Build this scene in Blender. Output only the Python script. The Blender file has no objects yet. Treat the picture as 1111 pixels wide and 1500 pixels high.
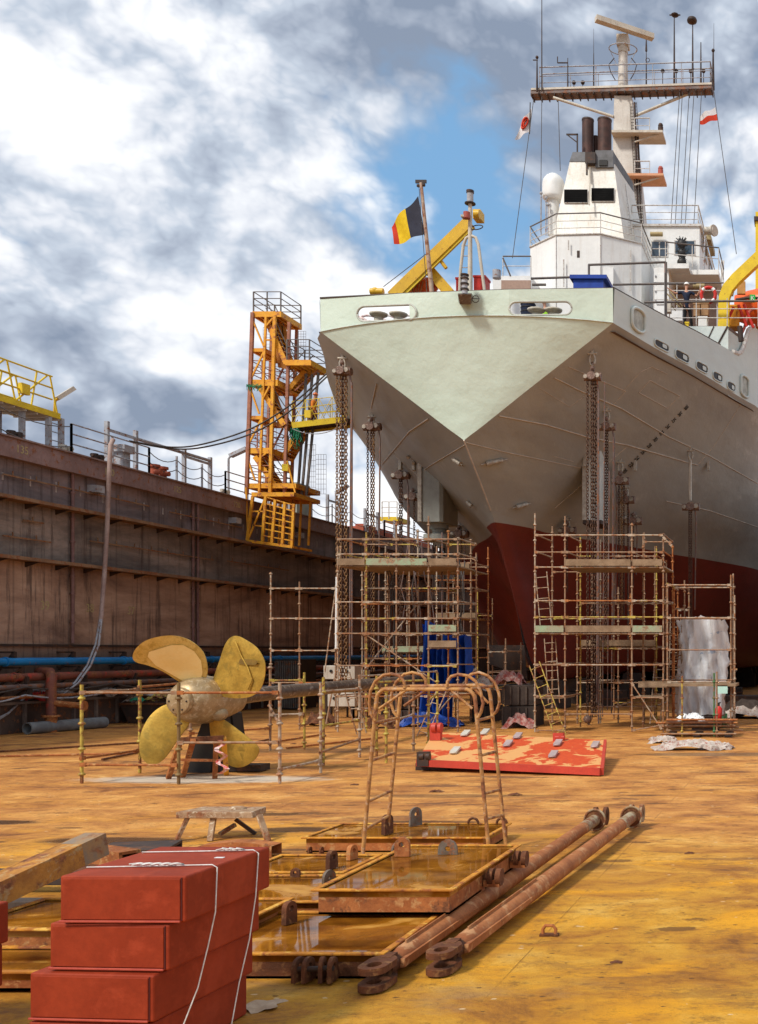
import bpy, math, random
import numpy as np
from mathutils import Vector, Matrix, Quaternion
from mathutils.geometry import tessellate_polygon
from mathutils.bvhtree import BVHTree
random.seed(7)
R = math.radians
H, F, PX, PY = 2.6, 1500.0, 1190.0, 955.0
scene = bpy.context.scene
COL = scene.collection

def P(px, py, D): return Vector(((px-PX)/F*D, D, H+(PY-py)/F*D))
def G(px, py, z=0.0):
    D = (H-z)*F/(py-PY); return Vector(((px-PX)/F*D, D, z))
def XD(px, D): return (px-PX)/F*D
def ZD(py, D): return H+(PY-py)/F*D
V = Vector

class MB:
    def __init__(s): s.v=[]; s.f=[]; s.sm=[]
    def add(s, vs, fs, smooth=False):
        o=len(s.v); s.v += [tuple(v) for v in vs]
        for f in fs: s.f.append(tuple(i+o for i in f)); s.sm.append(smooth)
        return s
    def box(s,x0,x1,y0,y1,z0,z1):
        vs=[(x,y,z) for z in (z0,z1) for y in (y0,y1) for x in (x0,x1)]
        return s.add(vs,[(0,2,3,1),(4,5,7,6),(0,1,5,4),(2,6,7,3),(0,4,6,2),(1,3,7,5)])
    def hexa(s,b,t):   # bottom quad (ccw from above), top quad
        return s.add(list(b)+list(t),[(3,2,1,0),(4,5,6,7),(0,1,5,4),(1,2,6,5),(2,3,7,6),(3,0,4,7)])
    def prism(s,poly,ext):
        n=len(poly); e=V(ext); p=[V(q) for q in poly]
        s.add(p+[q+e for q in p],[tuple(range(n-1,-1,-1)),tuple(range(n,2*n))]); 
        return s.add(p+[q+e for q in p],[(i,(i+1)%n,(i+1)%n+n,i+n) for i in range(n)])
    def beam(s,p,q,w,h=None,up=(0,0,1)):
        p=V(p);q=V(q);h=h or w; d=(q-p).normalized(); u=V(up)
        if abs(d.dot(u))>.98: u=V((0,1,0))
        a=d.cross(u).normalized()*w/2; b=a.cross(d).normalized()*h/2
        vs=[p-a-b,p+a-b,p+a+b,p-a+b,q-a-b,q+a-b,q+a+b,q-a+b]
        return s.add(vs,[(0,1,2,3),(7,6,5,4),(0,4,5,1),(1,5,6,2),(2,6,7,3),(3,7,4,0)])
    def tube(s,p,q,r,n=8,r2=None,caps=True): return s.path([p,q],r,n,caps,[r,r2 if r2 is not None else r])
    def path(s,pts,r,n=8,caps=True,rs=None,closed=False):
        pts=[V(p) for p in pts]; m=len(pts)
        if rs is None: rs=[r]*m
        T=[]
        for i in range(m):
            if closed: t=pts[(i+1)%m]-pts[i-1]
            else: t=pts[min(i+1,m-1)]-pts[max(i-1,0)]
            T.append(t.normalized() if t.length>1e-9 else V((0,0,1)))
        u=V((0,0,1)) if abs(T[0].z)<.9 else V((0,1,0))
        a=T[0].cross(u).normalized(); vs=[]
        for i in range(m):
            a=(a-T[i]*a.dot(T[i])); a=a.normalized() if a.length>1e-6 else T[i].orthogonal().normalized()
            b=T[i].cross(a)
            for k in range(n):
                an=2*math.pi*k/n; vs.append(pts[i]+(a*math.cos(an)+b*math.sin(an))*rs[i])
        fs=[]
        for i in range(m if closed else m-1):
            j=(i+1)%m
            for k in range(n): fs.append((i*n+k,i*n+(k+1)%n,j*n+(k+1)%n,j*n+k))
        s.add(vs,fs,True)
        if caps and not closed:
            s.add(vs[:n],[tuple(range(n-1,-1,-1))]); s.add(vs[-n:],[tuple(range(n))])
        return s
    def lathe(s,o,ax,prof,n=16,smooth=True):   # prof list of (t,r)
        o=V(o);ax=V(ax).normalized(); a=ax.orthogonal().normalized(); b=ax.cross(a); vs=[]
        for t,r in prof:
            for k in range(n):
                an=2*math.pi*k/n; vs.append(o+ax*t+(a*math.cos(an)+b*math.sin(an))*r)
        fs=[]
        for i in range(len(prof)-1):
            for k in range(n): fs.append((i*n+k,i*n+(k+1)%n,(i+1)*n+(k+1)%n,(i+1)*n+k))
        s.add(vs,fs,smooth)
        s.add(vs[:n],[tuple(range(n-1,-1,-1))]); s.add(vs[-n:],[tuple(range(n))])
        return s
    def sphere(s,c,r,n=12,sc=(1,1,1)):
        c=V(c); vs=[];m=n//2
        for i in range(m+1):
            th=math.pi*i/m
            for k in range(n):
                ph=2*math.pi*k/n
                vs.append(c+V((r*sc[0]*math.sin(th)*math.cos(ph),r*sc[1]*math.sin(th)*math.sin(ph),r*sc[2]*math.cos(th))))
        fs=[(i*n+k,(i+1)*n+k,(i+1)*n+(k+1)%n,i*n+(k+1)%n) for i in range(m) for k in range(n)]
        return s.add(vs,fs,True)
    def grid(s,rows,smooth=True,flip=False):
        n=len(rows[0]); vs=[p for r in rows for p in r]; fs=[]
        for i in range(len(rows)-1):
            for k in range(n-1):
                f=(i*n+k,i*n+k+1,(i+1)*n+k+1,(i+1)*n+k); fs.append(f[::-1] if flip else f)
        return s.add(vs,fs,smooth)
    def chain(s,p,q,L=.12,r=.014,w=.03):
        p=V(p);q=V(q);d=(q-p); n=max(1,int(d.length/(L*.72))); d.normalize()
        a=d.orthogonal().normalized(); b=d.cross(a); step=(q-p)/n
        for i in range(n):
            c=p+step*(i+.5); u=a if i%2 else b; h=L/2-w
            pts=[]
            for k in range(4): 
                an=math.pi*k/3; pts.append(c+d*(h+w*math.sin(an))+u*w*math.cos(an))
            for k in range(4):
                an=math.pi+math.pi*k/3; pts.append(c+d*(-h+w*math.sin(an))+u*w*math.cos(an))
            s.path(pts,r,4,False,closed=True)
        return s
    def build(s,name,mat,parent=None,bevel=0,label=None,seg=2):
        root=parent
        while root is not None and root.parent: root=root.parent
        if root is not None: base=V(root.location)
        else:
            a=np.array(s.v); base=V(((a[:,0].min()+a[:,0].max())/2,(a[:,1].min()+a[:,1].max())/2,a[:,2].min()))
        me=bpy.data.meshes.new(name)
        me.from_pydata([(x-base.x,y-base.y,z-base.z) for x,y,z in s.v],[],s.f)
        me.polygons.foreach_set('use_smooth',s.sm); me.materials.append(mat); me.update()
        o=bpy.data.objects.new(name,me); COL.objects.link(o)
        if parent is None: o.location=base
        else: o.parent=parent
        if bevel:
            b=o.modifiers.new('b','BEVEL'); b.width=bevel; b.segments=seg; b.limit_method='ANGLE'; b.angle_limit=R(40)
            o.data.shade_smooth() if False else None
        if label: o['label']=label
        return o

def T(name,label,cat,loc,group=None):
    o=bpy.data.objects.new(name,None); COL.objects.link(o); o.location=loc; o.empty_display_size=.3
    o['label']=label; o['category']=cat
    if group: o['group']=group
    return o
def tag(o,label,cat,group=None,kind=None):
    if label: o['label']=label
    if cat: o['category']=cat
    if group: o['group']=group
    if kind: o['kind']=kind
    return o
def structure(o): o['kind']='structure'; return o
def text(name,s,size,mat,M,parent,ext=.004):
    cu=bpy.data.curves.new(name,'FONT'); cu.body=s; cu.size=size; cu.extrude=ext; cu.align_x='CENTER'; cu.align_y='CENTER'
    t=bpy.data.objects.new(name,cu); COL.objects.link(t)
    me=bpy.data.meshes.new_from_object(t.evaluated_get(bpy.context.evaluated_depsgraph_get()))
    bpy.data.objects.remove(t)
    mb=MB(); mb.add([M@v.co for v in me.vertices],[tuple(p.vertices) for p in me.polygons])
    return mb.build(name,mat,parent)
def arc(c,r,a0,a1,n,ux,uz):
    c=V(c);ux=V(ux);uz=V(uz)
    return [c+ux*r*math.cos(a0+(a1-a0)*i/n)+uz*r*math.sin(a0+(a1-a0)*i/n) for i in range(n+1)]
def sag(p,q,d,n=10):
    p=V(p);q=V(q); return [p.lerp(q,i/n)-V((0,0,4*d*(i/n)*(1-i/n))) for i in range(n+1)]

# ---------------------------------------------------------------- materials
MATS={}
def mat(name,c,c2=None,s=2.0,rough=.6,metal=0,bump=.0,bs=30,rust=0,rc=(.16,.06,.025),rs=4,st=(1,1,1),spec=.3,streak=0,sc=(.05,.03,.02),fine=.25,c3=None,rough2=None,alpha=None):
    if name in MATS: return MATS[name]
    m=bpy.data.materials.new(name); m.use_nodes=True; N=m.node_tree.nodes; L=m.node_tree.links
    bs_=N['Principled BSDF']; MATS[name]=m
    tc=N.new('ShaderNodeTexCoord'); mp=N.new('ShaderNodeMapping'); L.new(tc.outputs['Object'],mp.inputs['Vector'])
    mp.inputs['Scale'].default_value=st
    def noise(scale,det=8,ro=.6,vec=None,off=0,dist=0):
        n=N.new('ShaderNodeTexNoise'); n.inputs['Scale'].default_value=scale; n.inputs['Detail'].default_value=det
        n.inputs['Roughness'].default_value=ro; n.inputs['Distortion'].default_value=dist
        L.new(vec or mp.outputs['Vector'],n.inputs['Vector']); return n.outputs['Fac']
    def mr(x,a,b,c0=0,c1=1):
        n=N.new('ShaderNodeMapRange'); n.interpolation_type='SMOOTHSTEP'
        L.new(x,n.inputs[0]); n.inputs[1].default_value=a;n.inputs[2].default_value=b;n.inputs[3].default_value=c0;n.inputs[4].default_value=c1
        return n.outputs[0]
    def mix(f,a,b,mode='MIX'):
        n=N.new('ShaderNodeMix'); n.data_type='RGBA'; n.blend_type=mode
        if isinstance(f,(int,float)): n.inputs[0].default_value=f
        else: L.new(f,n.inputs[0])
        for sock,v in ((n.inputs[6],a),(n.inputs[7],b)):
            if isinstance(v,tuple): sock.default_value=(*v[:3],1)
            else: L.new(v,sock)
        return n.outputs[2]
    c2=c2 or tuple(x*.75 for x in c)
    col=mix(mr(noise(s),.35,.65),c,c2)
    if c3: col=mix(mr(noise(s*2.7,6,.6,None,0,.5),.52,.66),col,c3)
    if fine: col=mix(fine,col,mix(mr(noise(s*14,4),.3,.7),(.35,.35,.35),(1.3,1.3,1.3)),'MULTIPLY') if False else mix(mr(noise(s*11,5,.7),.35,.75,0,fine),col,(c2[0]*.4,c2[1]*.4,c2[2]*.4))
    if streak:
        m2=N.new('ShaderNodeMapping'); L.new(tc.outputs['Object'],m2.inputs['Vector']); m2.inputs['Scale'].default_value=(5,5,.35)
        col=mix(mr(noise(1.2,7,.7,m2.outputs['Vector']),.5,.75,0,streak),col,sc)
    rf=None
    if rust:
        rf=mr(noise(rs,9,.68,None,0,.3),.62-rust*.3,.72-rust*.3)
        col=mix(rf,col,mix(mr(noise(rs*5,5),.35,.65),rc,tuple(x*1.9 for x in rc)))
    L.new(col,bs_.inputs['Base Color']); bs_.inputs['Metallic'].default_value=metal; bs_.inputs['Roughness'].default_value=rough
    bs_.inputs['Specular IOR Level'].default_value=spec
    if rough2 is not None: L.new(mr(noise(s*3),.35,.65,rough,rough2),bs_.inputs['Roughness'])
    if rf is not None and metal: L.new(mr(rf,0,1,metal,0),bs_.inputs['Metallic'])
    if bump:
        b=N.new('ShaderNodeBump'); b.inputs['Strength'].default_value=bump; b.inputs['Distance'].default_value=.02
        L.new(noise(bs,5,.65,tc.outputs['Object']),b.inputs['Height']); L.new(b.outputs[0],bs_.inputs['Normal'])
    if alpha is not None: bs_.inputs['Alpha'].default_value=alpha
    return m
RC=(.17,.06,.02)
M_scaf=mat('scaffold_steel',(.36,.24,.15),(.25,.14,.08),s=6,rough=.6,metal=.05,rust=.45,rs=5,rc=(.2,.085,.035))
M_scafy=mat('scaffold_yellow',(.56,.44,.08),(.38,.26,.05),s=5,rough=.5,rust=.5,rs=6)
M_scafg=mat('scaffold_grey',(.50,.41,.31),(.36,.25,.16),s=5,rough=.6,metal=.05,rust=.45,rs=6,rc=(.22,.10,.045))
M_plankg=mat('plank_green',(.30,.42,.26),(.33,.30,.20),s=3,rough=.8,rust=.4,rc=(.2,.12,.07))
M_plank=mat('plank_wood',(.34,.23,.14),(.22,.14,.08),s=3,rough=.85,fine=.5)
M_dark=mat('dark_steel',(.035,.025,.022),(.06,.035,.025),s=3,rough=.6,rust=.3,rs=4,rc=(.07,.03,.015))
M_black=mat('black_paint',(.015,.015,.017),(.03,.025,.02),rough=.5)
M_rustpipe=mat('rust_brown',(.46,.16,.045),(.27,.08,.022),s=4,rough=.8,bump=.35,bs=40,c3=(.50,.26,.10),rust=.25,rc=(.12,.045,.018),rs=6)
M_rusttray=mat('rust_orange',(.66,.28,.025),(.40,.14,.016),s=3.5,rough=.7,bump=.35,bs=35,c3=(.74,.44,.08),rust=.36,rc=(.17,.05,.015),rs=5)
M_strut=mat('strut_rust',(.42,.155,.05),(.30,.095,.028),s=2.5,rough=.7,bump=.3,bs=30,c3=(.50,.25,.11),rust=.12,rc=(.14,.05,.02),rs=5,fine=.35)
M_rustdark=mat('rust_dark',(.17,.056,.02),(.085,.03,.013),s=5,rough=.8,bump=.5,bs=40,c3=(.24,.11,.04))
M_paleend=mat('pale_steel_end',(.42,.34,.22),(.28,.18,.09),s=7,rough=.7,bump=.4,rust=.5,rs=8)
M_redbox=mat('red_primer',(.31,.042,.014),(.24,.030,.010),s=1.6,rough=.6,fine=.22,bump=.12,bs=9,spec=.15,c3=(.325,.046,.017),rough2=.6)
M_string=mat('white_string',(.78,.76,.72),(.6,.55,.5),s=20,rough=.8)
M_white=mat('white_paint',(.80,.80,.78),(.72,.72,.70),s=.6,rough=.45,fine=.1,streak=.22,sc=(.42,.30,.2))
M_whitec=mat('white_clean',(.80,.80,.78),(.70,.70,.68),s=2,rough=.4,fine=.1)
M_cream=mat('cream_paint',(.62,.57,.48),(.50,.44,.36),s=1.2,rough=.5,streak=.35,sc=(.2,.13,.08))
M_lugg=mat('lug_grey',(.20,.17,.14),(.12,.08,.05),s=6,rough=.6,rust=.3,rs=8)
M_greysoot=mat('soot_grey',(.16,.16,.17),(.10,.10,.10),s=2,rough=.6)
M_exh=mat('exhaust_steel',(.06,.035,.03),(.10,.05,.04),s=2.5,rough=.6,metal=.3,streak=.5,sc=(.015,.012,.012))
M_yellow=mat('crane_yellow',(.72,.44,.03),(.60,.36,.03),s=2,rough=.4,fine=.1,rust=.12,rs=6)
M_yellowb=mat('bright_yellow',(.80,.58,.03),(.66,.46,.03),s=2,rough=.4,fine=.1,rust=.1,rs=6)
M_orange=mat('tower_orange',(.82,.40,.03),(.72,.30,.02),s=2,rough=.5,fine=.25,rust=.3,rs=4,rc=(.22,.07,.03))
M_towpink=mat('tower_column',(.42,.17,.09),(.30,.12,.08),s=2,rough=.6,rust=.3)
M_lifeboat=mat('lifeboat_orange',(.80,.13,.02),(.68,.10,.015),s=1,rough=.3,fine=.1)
M_glass=mat('window_glass',(.03,.05,.07),(.05,.07,.1),rough=.08,spec=.8,fine=0)
M_railw=mat('rail_white',(.66,.64,.60),(.5,.46,.42),s=6,rough=.5,rust=.2,rs=9)
M_raild=mat('rail_dark',(.10,.09,.09),(.16,.13,.11),s=6,rough=.5)
M_railg=mat('rail_grey',(.42,.43,.46),(.32,.32,.34),s=4,rough=.5,rust=.3,rs=6)
M_wire=mat('wire_rope',(.05,.045,.04),(.09,.07,.06),s=6,rough=.6)
M_blue=mat('blue_pipe',(.015,.22,.52),(.012,.17,.42),s=1,rough=.4,fine=.15,rust=.06,rs=3)
M_tarp=mat('blue_tarp',(.010,.075,.40),(.008,.045,.27),s=3,rough=.45,bump=.5,bs=8)
M_bluebox=mat('blue_box',(.015,.06,.36),(.01,.04,.26),s=3,rough=.4)
M_red=mat('bright_red',(.62,.03,.02),(.5,.03,.02),rough=.4)
M_chain=mat('chain_rust',(.15,.075,.045),(.09,.05,.035),s=9,rough=.55,metal=.4)
M_chainl=mat('chain_ochre',(.34,.19,.08),(.2,.1,.05),s=9,rough=.55,metal=.3)
M_shack=mat('shackle_galv',(.50,.45,.37),(.34,.28,.22),s=9,rough=.5,metal=.3)
M_hoist=mat('hoist_body',(.22,.13,.10),(.13,.08,.06),s=8,rough=.55,c3=(.4,.3,.24))
M_bronze=mat('propeller_bronze',(.60,.38,.07),(.40,.24,.04),s=2.2,rough=.42,metal=.6,bump=.12,bs=12,c3=(.38,.25,.05),rough2=.55,fine=.3)
M_bronzeb=mat('polished_bronze_glint',(.99,.82,.40),(.95,.74,.30),s=2.0,rough=.28,metal=.35,bump=.04,bs=9,fine=.08,st=(1,1,1.6),spec=.6)
M_bronzel=mat('light_bronze',(.80,.58,.18),(.66,.44,.10),s=3,rough=.4,metal=.3,bump=.12,bs=12,c3=(.55,.36,.08),fine=.3)
M_bronzed=mat('dark_bronze_patch',(.22,.14,.04),(.32,.2,.05),s=6,rough=.5,metal=.5)
M_hub=mat('hub_bronze',(.46,.34,.19),(.33,.23,.12),s=4,rough=.45,metal=.35,c3=(.55,.44,.29),fine=.3)
M_shaft=mat('shaft_wrapped',(.16,.12,.09),(.10,.065,.045),s=3,rough=.35,metal=.2,c3=(.35,.28,.22),bump=.3,bs=10)
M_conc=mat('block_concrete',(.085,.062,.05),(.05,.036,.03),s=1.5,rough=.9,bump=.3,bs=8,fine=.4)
M_greypipe=mat('grey_plastic_pipe',(.21,.22,.22),(.15,.15,.15),s=3,rough=.5)
M_skin=mat('skin',(.52,.27,.18),(.48,.24,.15),rough=.5,fine=0)
M_navy=mat('navy_cloth',(.015,.022,.05),(.01,.015,.035),s=8,rough=.85)
M_trous=mat('black_cloth',(.012,.012,.015),(.02,.02,.022),s=8,rough=.85)
M_helm=mat('white_helmet',(.80,.80,.78),(.75,.75,.73),rough=.3,fine=0)
M_ohelm=mat('orange_helmet',(.62,.16,.05),(.55,.14,.04),rough=.35,fine=0)
M_over=mat('orange_overalls',(.72,.22,.02),(.55,.15,.015),s=6,rough=.8)
M_overd=mat('brown_trousers',(.20,.07,.03),(.13,.05,.03),s=6,rough=.85)
M_hiviz=mat('hi_vis_green',(.42,.80,.02),(.34,.66,.02),rough=.7,fine=0)
M_cardb=mat('cardboard',(.38,.22,.11),(.32,.18,.09),s=2,rough=.85)
M_net=mat('green_net',(.02,.17,.09),(.03,.26,.13),s=20,rough=.9)
M_podg=mat('pod_grey',(.33,.34,.30),(.27,.27,.24),s=1.3,rough=.45,fine=.1,streak=.2)
M_podl=mat('pod_pale',(.62,.63,.58),(.52,.53,.48),s=1.3,rough=.45,fine=.1,streak=.2)
M_weld=mat('weld_line',(.66,.56,.46),(.52,.43,.35),s=4,rough=.6)
M_cloth=mat('pale_cloth',(.58,.52,.46),(.42,.34,.28),s=6,rough=.9,c3=(.35,.12,.09),bump=.6,bs=14)
M_card=mat('floor_paper',(.50,.36,.24),(.40,.27,.17),s=6,rough=.9)
M_numy=mat('number_paint',(.50,.42,.22),(.4,.32,.16),s=9,rough=.8,fine=.5)
M_brass=mat('yellow_brown_lamp',(.42,.33,.16),(.35,.26,.12),rough=.5)
# ---------------------------------------------------------------- special materials
def nodes_mat(name):
    m=bpy.data.materials.new(name); m.use_nodes=True; return m,m.node_tree.nodes,m.node_tree.links,m.node_tree.nodes['Principled BSDF']
class NB:
    def __init__(s,nt): s.N=nt.nodes; s.L=nt.links
    def inp(s,sock,v):
        if isinstance(v,(int,float)): sock.default_value=v
        elif isinstance(v,tuple): sock.default_value=(*v[:3],1) if len(sock.default_value)==4 else v[:3]
        else: s.L.new(v,sock)
    def noise(s,vec,scale,det=8,ro=.6,dist=0):
        n=s.N.new('ShaderNodeTexNoise'); s.inp(n.inputs['Vector'],vec); n.inputs['Scale'].default_value=scale
        n.inputs['Detail'].default_value=det; n.inputs['Roughness'].default_value=ro; n.inputs['Distortion'].default_value=dist
        return n.outputs['Fac']
    def map(s,vec,sc=(1,1,1),loc=(0,0,0),rot=(0,0,0)):
        n=s.N.new('ShaderNodeMapping'); s.inp(n.inputs['Vector'],vec); n.inputs['Scale'].default_value=sc; n.inputs['Location'].default_value=loc; n.inputs['Rotation'].default_value=rot
        return n.outputs[0]
    def mr(s,x,a,b,c=0,d=1,mode='SMOOTHSTEP'):
        n=s.N.new('ShaderNodeMapRange'); n.interpolation_type=mode; s.inp(n.inputs[0],x)
        for i,v in enumerate((a,b,c,d)): s.inp(n.inputs[i+1],v)
        return n.outputs[0]
    def math(s,op,a,b=0):
        n=s.N.new('ShaderNodeMath'); n.operation=op; s.inp(n.inputs[0],a); s.inp(n.inputs[1],b); return n.outputs[0]
    def mix(s,f,a,b,mode='MIX'):
        n=s.N.new('ShaderNodeMix'); n.data_type='RGBA'; n.blend_type=mode; s.inp(n.inputs[0],f); s.inp(n.inputs[6],a); s.inp(n.inputs[7],b); return n.outputs[2]
    def sep(s,vec):
        n=s.N.new('ShaderNodeSeparateXYZ'); s.inp(n.inputs[0],vec); return n.outputs
    def ramp(s,x,stops):
        n=s.N.new('ShaderNodeValToRGB'); s.inp(n.inputs[0],x); e=n.color_ramp.elements
        while len(e)<len(stops): e.new(.5)
        for i,(p,c) in enumerate(stops): e[i].position=p; e[i].color=(*c,1)
        return n.outputs[0]
    def bump(s,h,st=.5,d=.02):
        n=s.N.new('ShaderNodeBump'); n.inputs['Strength'].default_value=st; n.inputs['Distance'].default_value=d; s.inp(n.inputs['Height'],h); return n.outputs[0]

def ground_mat():
    m,N,L,B=nodes_mat('dock_floor'); b=NB(m.node_tree)
    g=N.new('ShaderNodeNewGeometry').outputs['Position']
    x,y,z=b.sep(g)[:3]
    big=b.noise(b.map(g,(.09,.22,1)),1,8,.62)
    med=b.noise(b.map(g,(.7,.95,1)),1,12,.74,.5)
    fin=b.noise(b.map(g,(3.2,4.2,1)),1,13,.84)
    grit=b.noise(g,38,4,.7)
    far=b.ramp(med,[(.32,(.18,.062,.02)),(.43,(.42,.165,.042)),(.55,(.60,.27,.068)),(.68,(.76,.41,.13))])
    near=b.ramp(med,[(.32,(.18,.065,.014)),(.42,(.42,.17,.02)),(.55,(.60,.29,.03)),(.68,(.74,.42,.08))])
    nf=b.mr(b.math('ADD',y,b.math('MULTIPLY',b.math('SUBTRACT',big,.5),14)),9.5,16.5)
    c=b.mix(nf,near,far)
    # orange yellow rust blooms
    o=b.noise(b.map(g,(.28,.7,1),(3,1,0)),1,7,.6,.8)
    om=b.mr(o,.50,.64); om=b.math('MULTIPLY',om,b.mr(y,12,17,.75,.12))
    c=b.mix(om,c,(.82,.36,.012))
    # grey worn patches foreground
    gw=b.mr(b.noise(b.map(g,(.5,1.1,1),(9,4,0)),1,8,.7),.53,.68,0,.55); gw=b.math('MULTIPLY',gw,b.mr(y,7,11,1,.25))
    c=b.mix(gw,c,(.36,.22,.10))
    # dark damp streaks
    ds=b.mr(b.noise(b.map(g,(.35,1.1,1),(0,7,0)),1,12,.78,.4),.56,.61)
    c=b.mix(b.math('MULTIPLY',ds,b.mr(y,9,16,.35,.75)),c,(.14,.062,.033))
    c=b.mix(b.mr(fin,.5,.66,0,.6),c,(.15,.06,.02))
    c=b.mix(b.mr(fin,.42,.25,0,.35),c,(.62,.42,.24))
    sp=b.mr(b.noise(b.map(g,(1.3,1.8,1),(5,5,0)),2.2,12,.85),.53,.63,0,.65); c=b.mix(sp,c,(.16,.075,.02))
    c=b.mix(b.mr(grit,.58,.74,0,.65),c,(.09,.045,.02))
    c=b.mix(b.mr(grit,.36,.22,0,.35),c,(.62,.46,.28))
    vo=N.new('ShaderNodeTexVoronoi'); vo.inputs['Scale'].default_value=5.5; L.new(b.map(g,(1,1.7,1)),vo.inputs['Vector'])
    vc=b.sep(vo.outputs['Color'])
    pit=b.math('MULTIPLY',b.mr(b.math('ADD',vo.outputs['Distance'],b.math('MULTIPLY',b.math('SUBTRACT',grit,.5),.35)),.16,.11),b.mr(vc[0],.60,.66))
    c=b.mix(b.math('MULTIPLY',pit,.8),c,b.mix(b.mr(vc[1],.6,.65),(.09,.04,.016),(.70,.52,.30)))
    vo2=N.new('ShaderNodeTexVoronoi'); vo2.inputs['Scale'].default_value=1.3; L.new(b.map(g,(.7,1.9,1)),vo2.inputs['Vector']); vd=b.sep(vo2.outputs['Color'])
    flk=b.math('MULTIPLY',b.mr(b.math('ADD',vo2.outputs['Distance'],b.math('MULTIPLY',b.math('SUBTRACT',fin,.5),1.1)),.20,.15),b.mr(vd[0],.55,.6))
    c=b.mix(b.math('MULTIPLY',flk,.75),c,(.12,.05,.018))
    # pale chalky spill round the propeller and a near-black patch under it
    def spot(cx,cy,rx,ry,w):
        dx=b.math('DIVIDE',b.math('SUBTRACT',x,cx),rx); dy=b.math('DIVIDE',b.math('SUBTRACT',y,cy),ry)
        d=b.math('SQRT',b.math('ADD',b.math('MULTIPLY',dx,dx),b.math('MULTIPLY',dy,dy)))
        d=b.math('ADD',d,b.math('MULTIPLY',b.math('SUBTRACT',fin,.5),1.3))
        return b.mr(d,1,.55,0,w)
    c=b.mix(spot(-12.4,20.9,2.9,.8,.8),c,(.60,.54,.44))
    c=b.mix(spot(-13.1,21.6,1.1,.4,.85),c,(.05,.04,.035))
    # oil / water patches
    wet=spot(-7.55,15.0,.75,.28,1)
    for a in ((-14.2,15.2,2.2,.35,.9),(-12.6,15.6,1.0,.3,1),(-8.8,16.4,.9,.2,.9),(-3.7,9.9,.42,.13,.95),(-3.0,12.4,1.0,.3,.5),(-16,17.5,1.8,.3,.8),(-2.2,26,3,.6,.7),(-9.6,14.1,1.3,.35,.9),(-15.5,14.6,3.2,.5,.9),(-5.9,15.6,1.0,.25,.9),(-11.2,12.6,1.6,.4,.6),(-6.5,18.5,2.2,.3,.5),(-13,27,5,.8,.6)):
        wet=b.math('MAXIMUM',wet,spot(*a))
    c=b.mix(b.math('MULTIPLY',wet,.82),c,(.045,.022,.015))
    # plate joints in the floor
    def joint(v,per,off,w):
        f=b.math('ABSOLUTE',b.math('SUBTRACT',b.math('FRACT',b.math('DIVIDE',b.math('ADD',v,off),per)),.5))
        return b.mr(f,w,w*.3)
    jx=b.math('MULTIPLY',joint(x,3.1,.9,.0035),b.mr(med,.45,.62,0,.35)); jy=b.math('MULTIPLY',joint(y,4.7,2.6,.0028),b.mr(big,.4,.6,.1,.8))
    jj=b.math('MAXIMUM',jx,jy); c=b.mix(jj,c,(.09,.04,.018))
    # dimmer and browner far inside the dock
    L.new(c,B.inputs['Base Color'])
    r=b.mix(wet,b.mr(med,.3,.7,.62,.9),(.12,.12,.12)); L.new(r,B.inputs['Roughness'])
    B.inputs['Specular IOR Level'].default_value=.22
    hh=b.math('ADD',b.math('MULTIPLY',fin,1.3),b.math('MULTIPLY',grit,.35)); hh=b.math('SUBTRACT',hh,b.math('MULTIPLY',jj,1.5))
    L.new(b.bump(hh,.8,.03),B.inputs['Normal']); return m
def hull_mat(name,upper,upper2,zb=None,red=(.21,.028,.017),stn=.3):
    m,N,L,B=nodes_mat(name); b=NB(m.node_tree)
    g=N.new('ShaderNodeNewGeometry').outputs['Position']; x,y,z=b.sep(g)[:3]
    n1=b.noise(b.map(g,(.35,.12,.5)),1,8,.6); n2=b.noise(b.map(g,(1.1,.5,1.6)),1,8,.7); n3=b.noise(b.map(g,(6,6,.5)),1,6,.7)
    c=b.mix(b.mr(n1,.35,.65),upper,upper2)
    c=b.mix(b.mr(n2,.5,.75,0,stn),c,tuple(q*.62 for q in upper2))
    c=b.mix(b.mr(n3,.58,.8,0,stn*.7),c,tuple(q*.6 for q in upper))
    sp=b.mr(b.noise(g,7,10,.8),.64,.70,0,.5 if zb is None else .35); c=b.mix(sp,c,(.34,.22,.13))
    sm=b.mr(b.noise(b.map(g,(1.6,.7,.9),(3,3,3)),1.0,9,.75),.58,.68,0,stn*.8); c=b.mix(sm,c,(.72,.70,.62))
    if zb is not None:
        rr=b.mix(b.mr(n1,.3,.7),red,tuple(q*.72 for q in red)); rr=b.mix(b.mr(n2,.5,.75,0,.5),rr,(red[0]*.45,red[1]*.9,red[2]*.9))
        c=b.mix(b.mr(z,zb+.012,zb-.012),c,rr)
    L.new(c,B.inputs['Base Color']); B.inputs['Roughness'].default_value=.5
    # slightly uneven plating
    pl=b.noise(b.map(g,(.9,.5,.9)),1,3,.5); pn=b.noise(b.map(g,(12,12,12)),1,3,.6)
    L.new(b.bump(b.math('ADD',b.math('MULTIPLY',pl,1.0),b.math('MULTIPLY',pn,.10)),.7,.10),B.inputs['Normal']); return m
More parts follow.
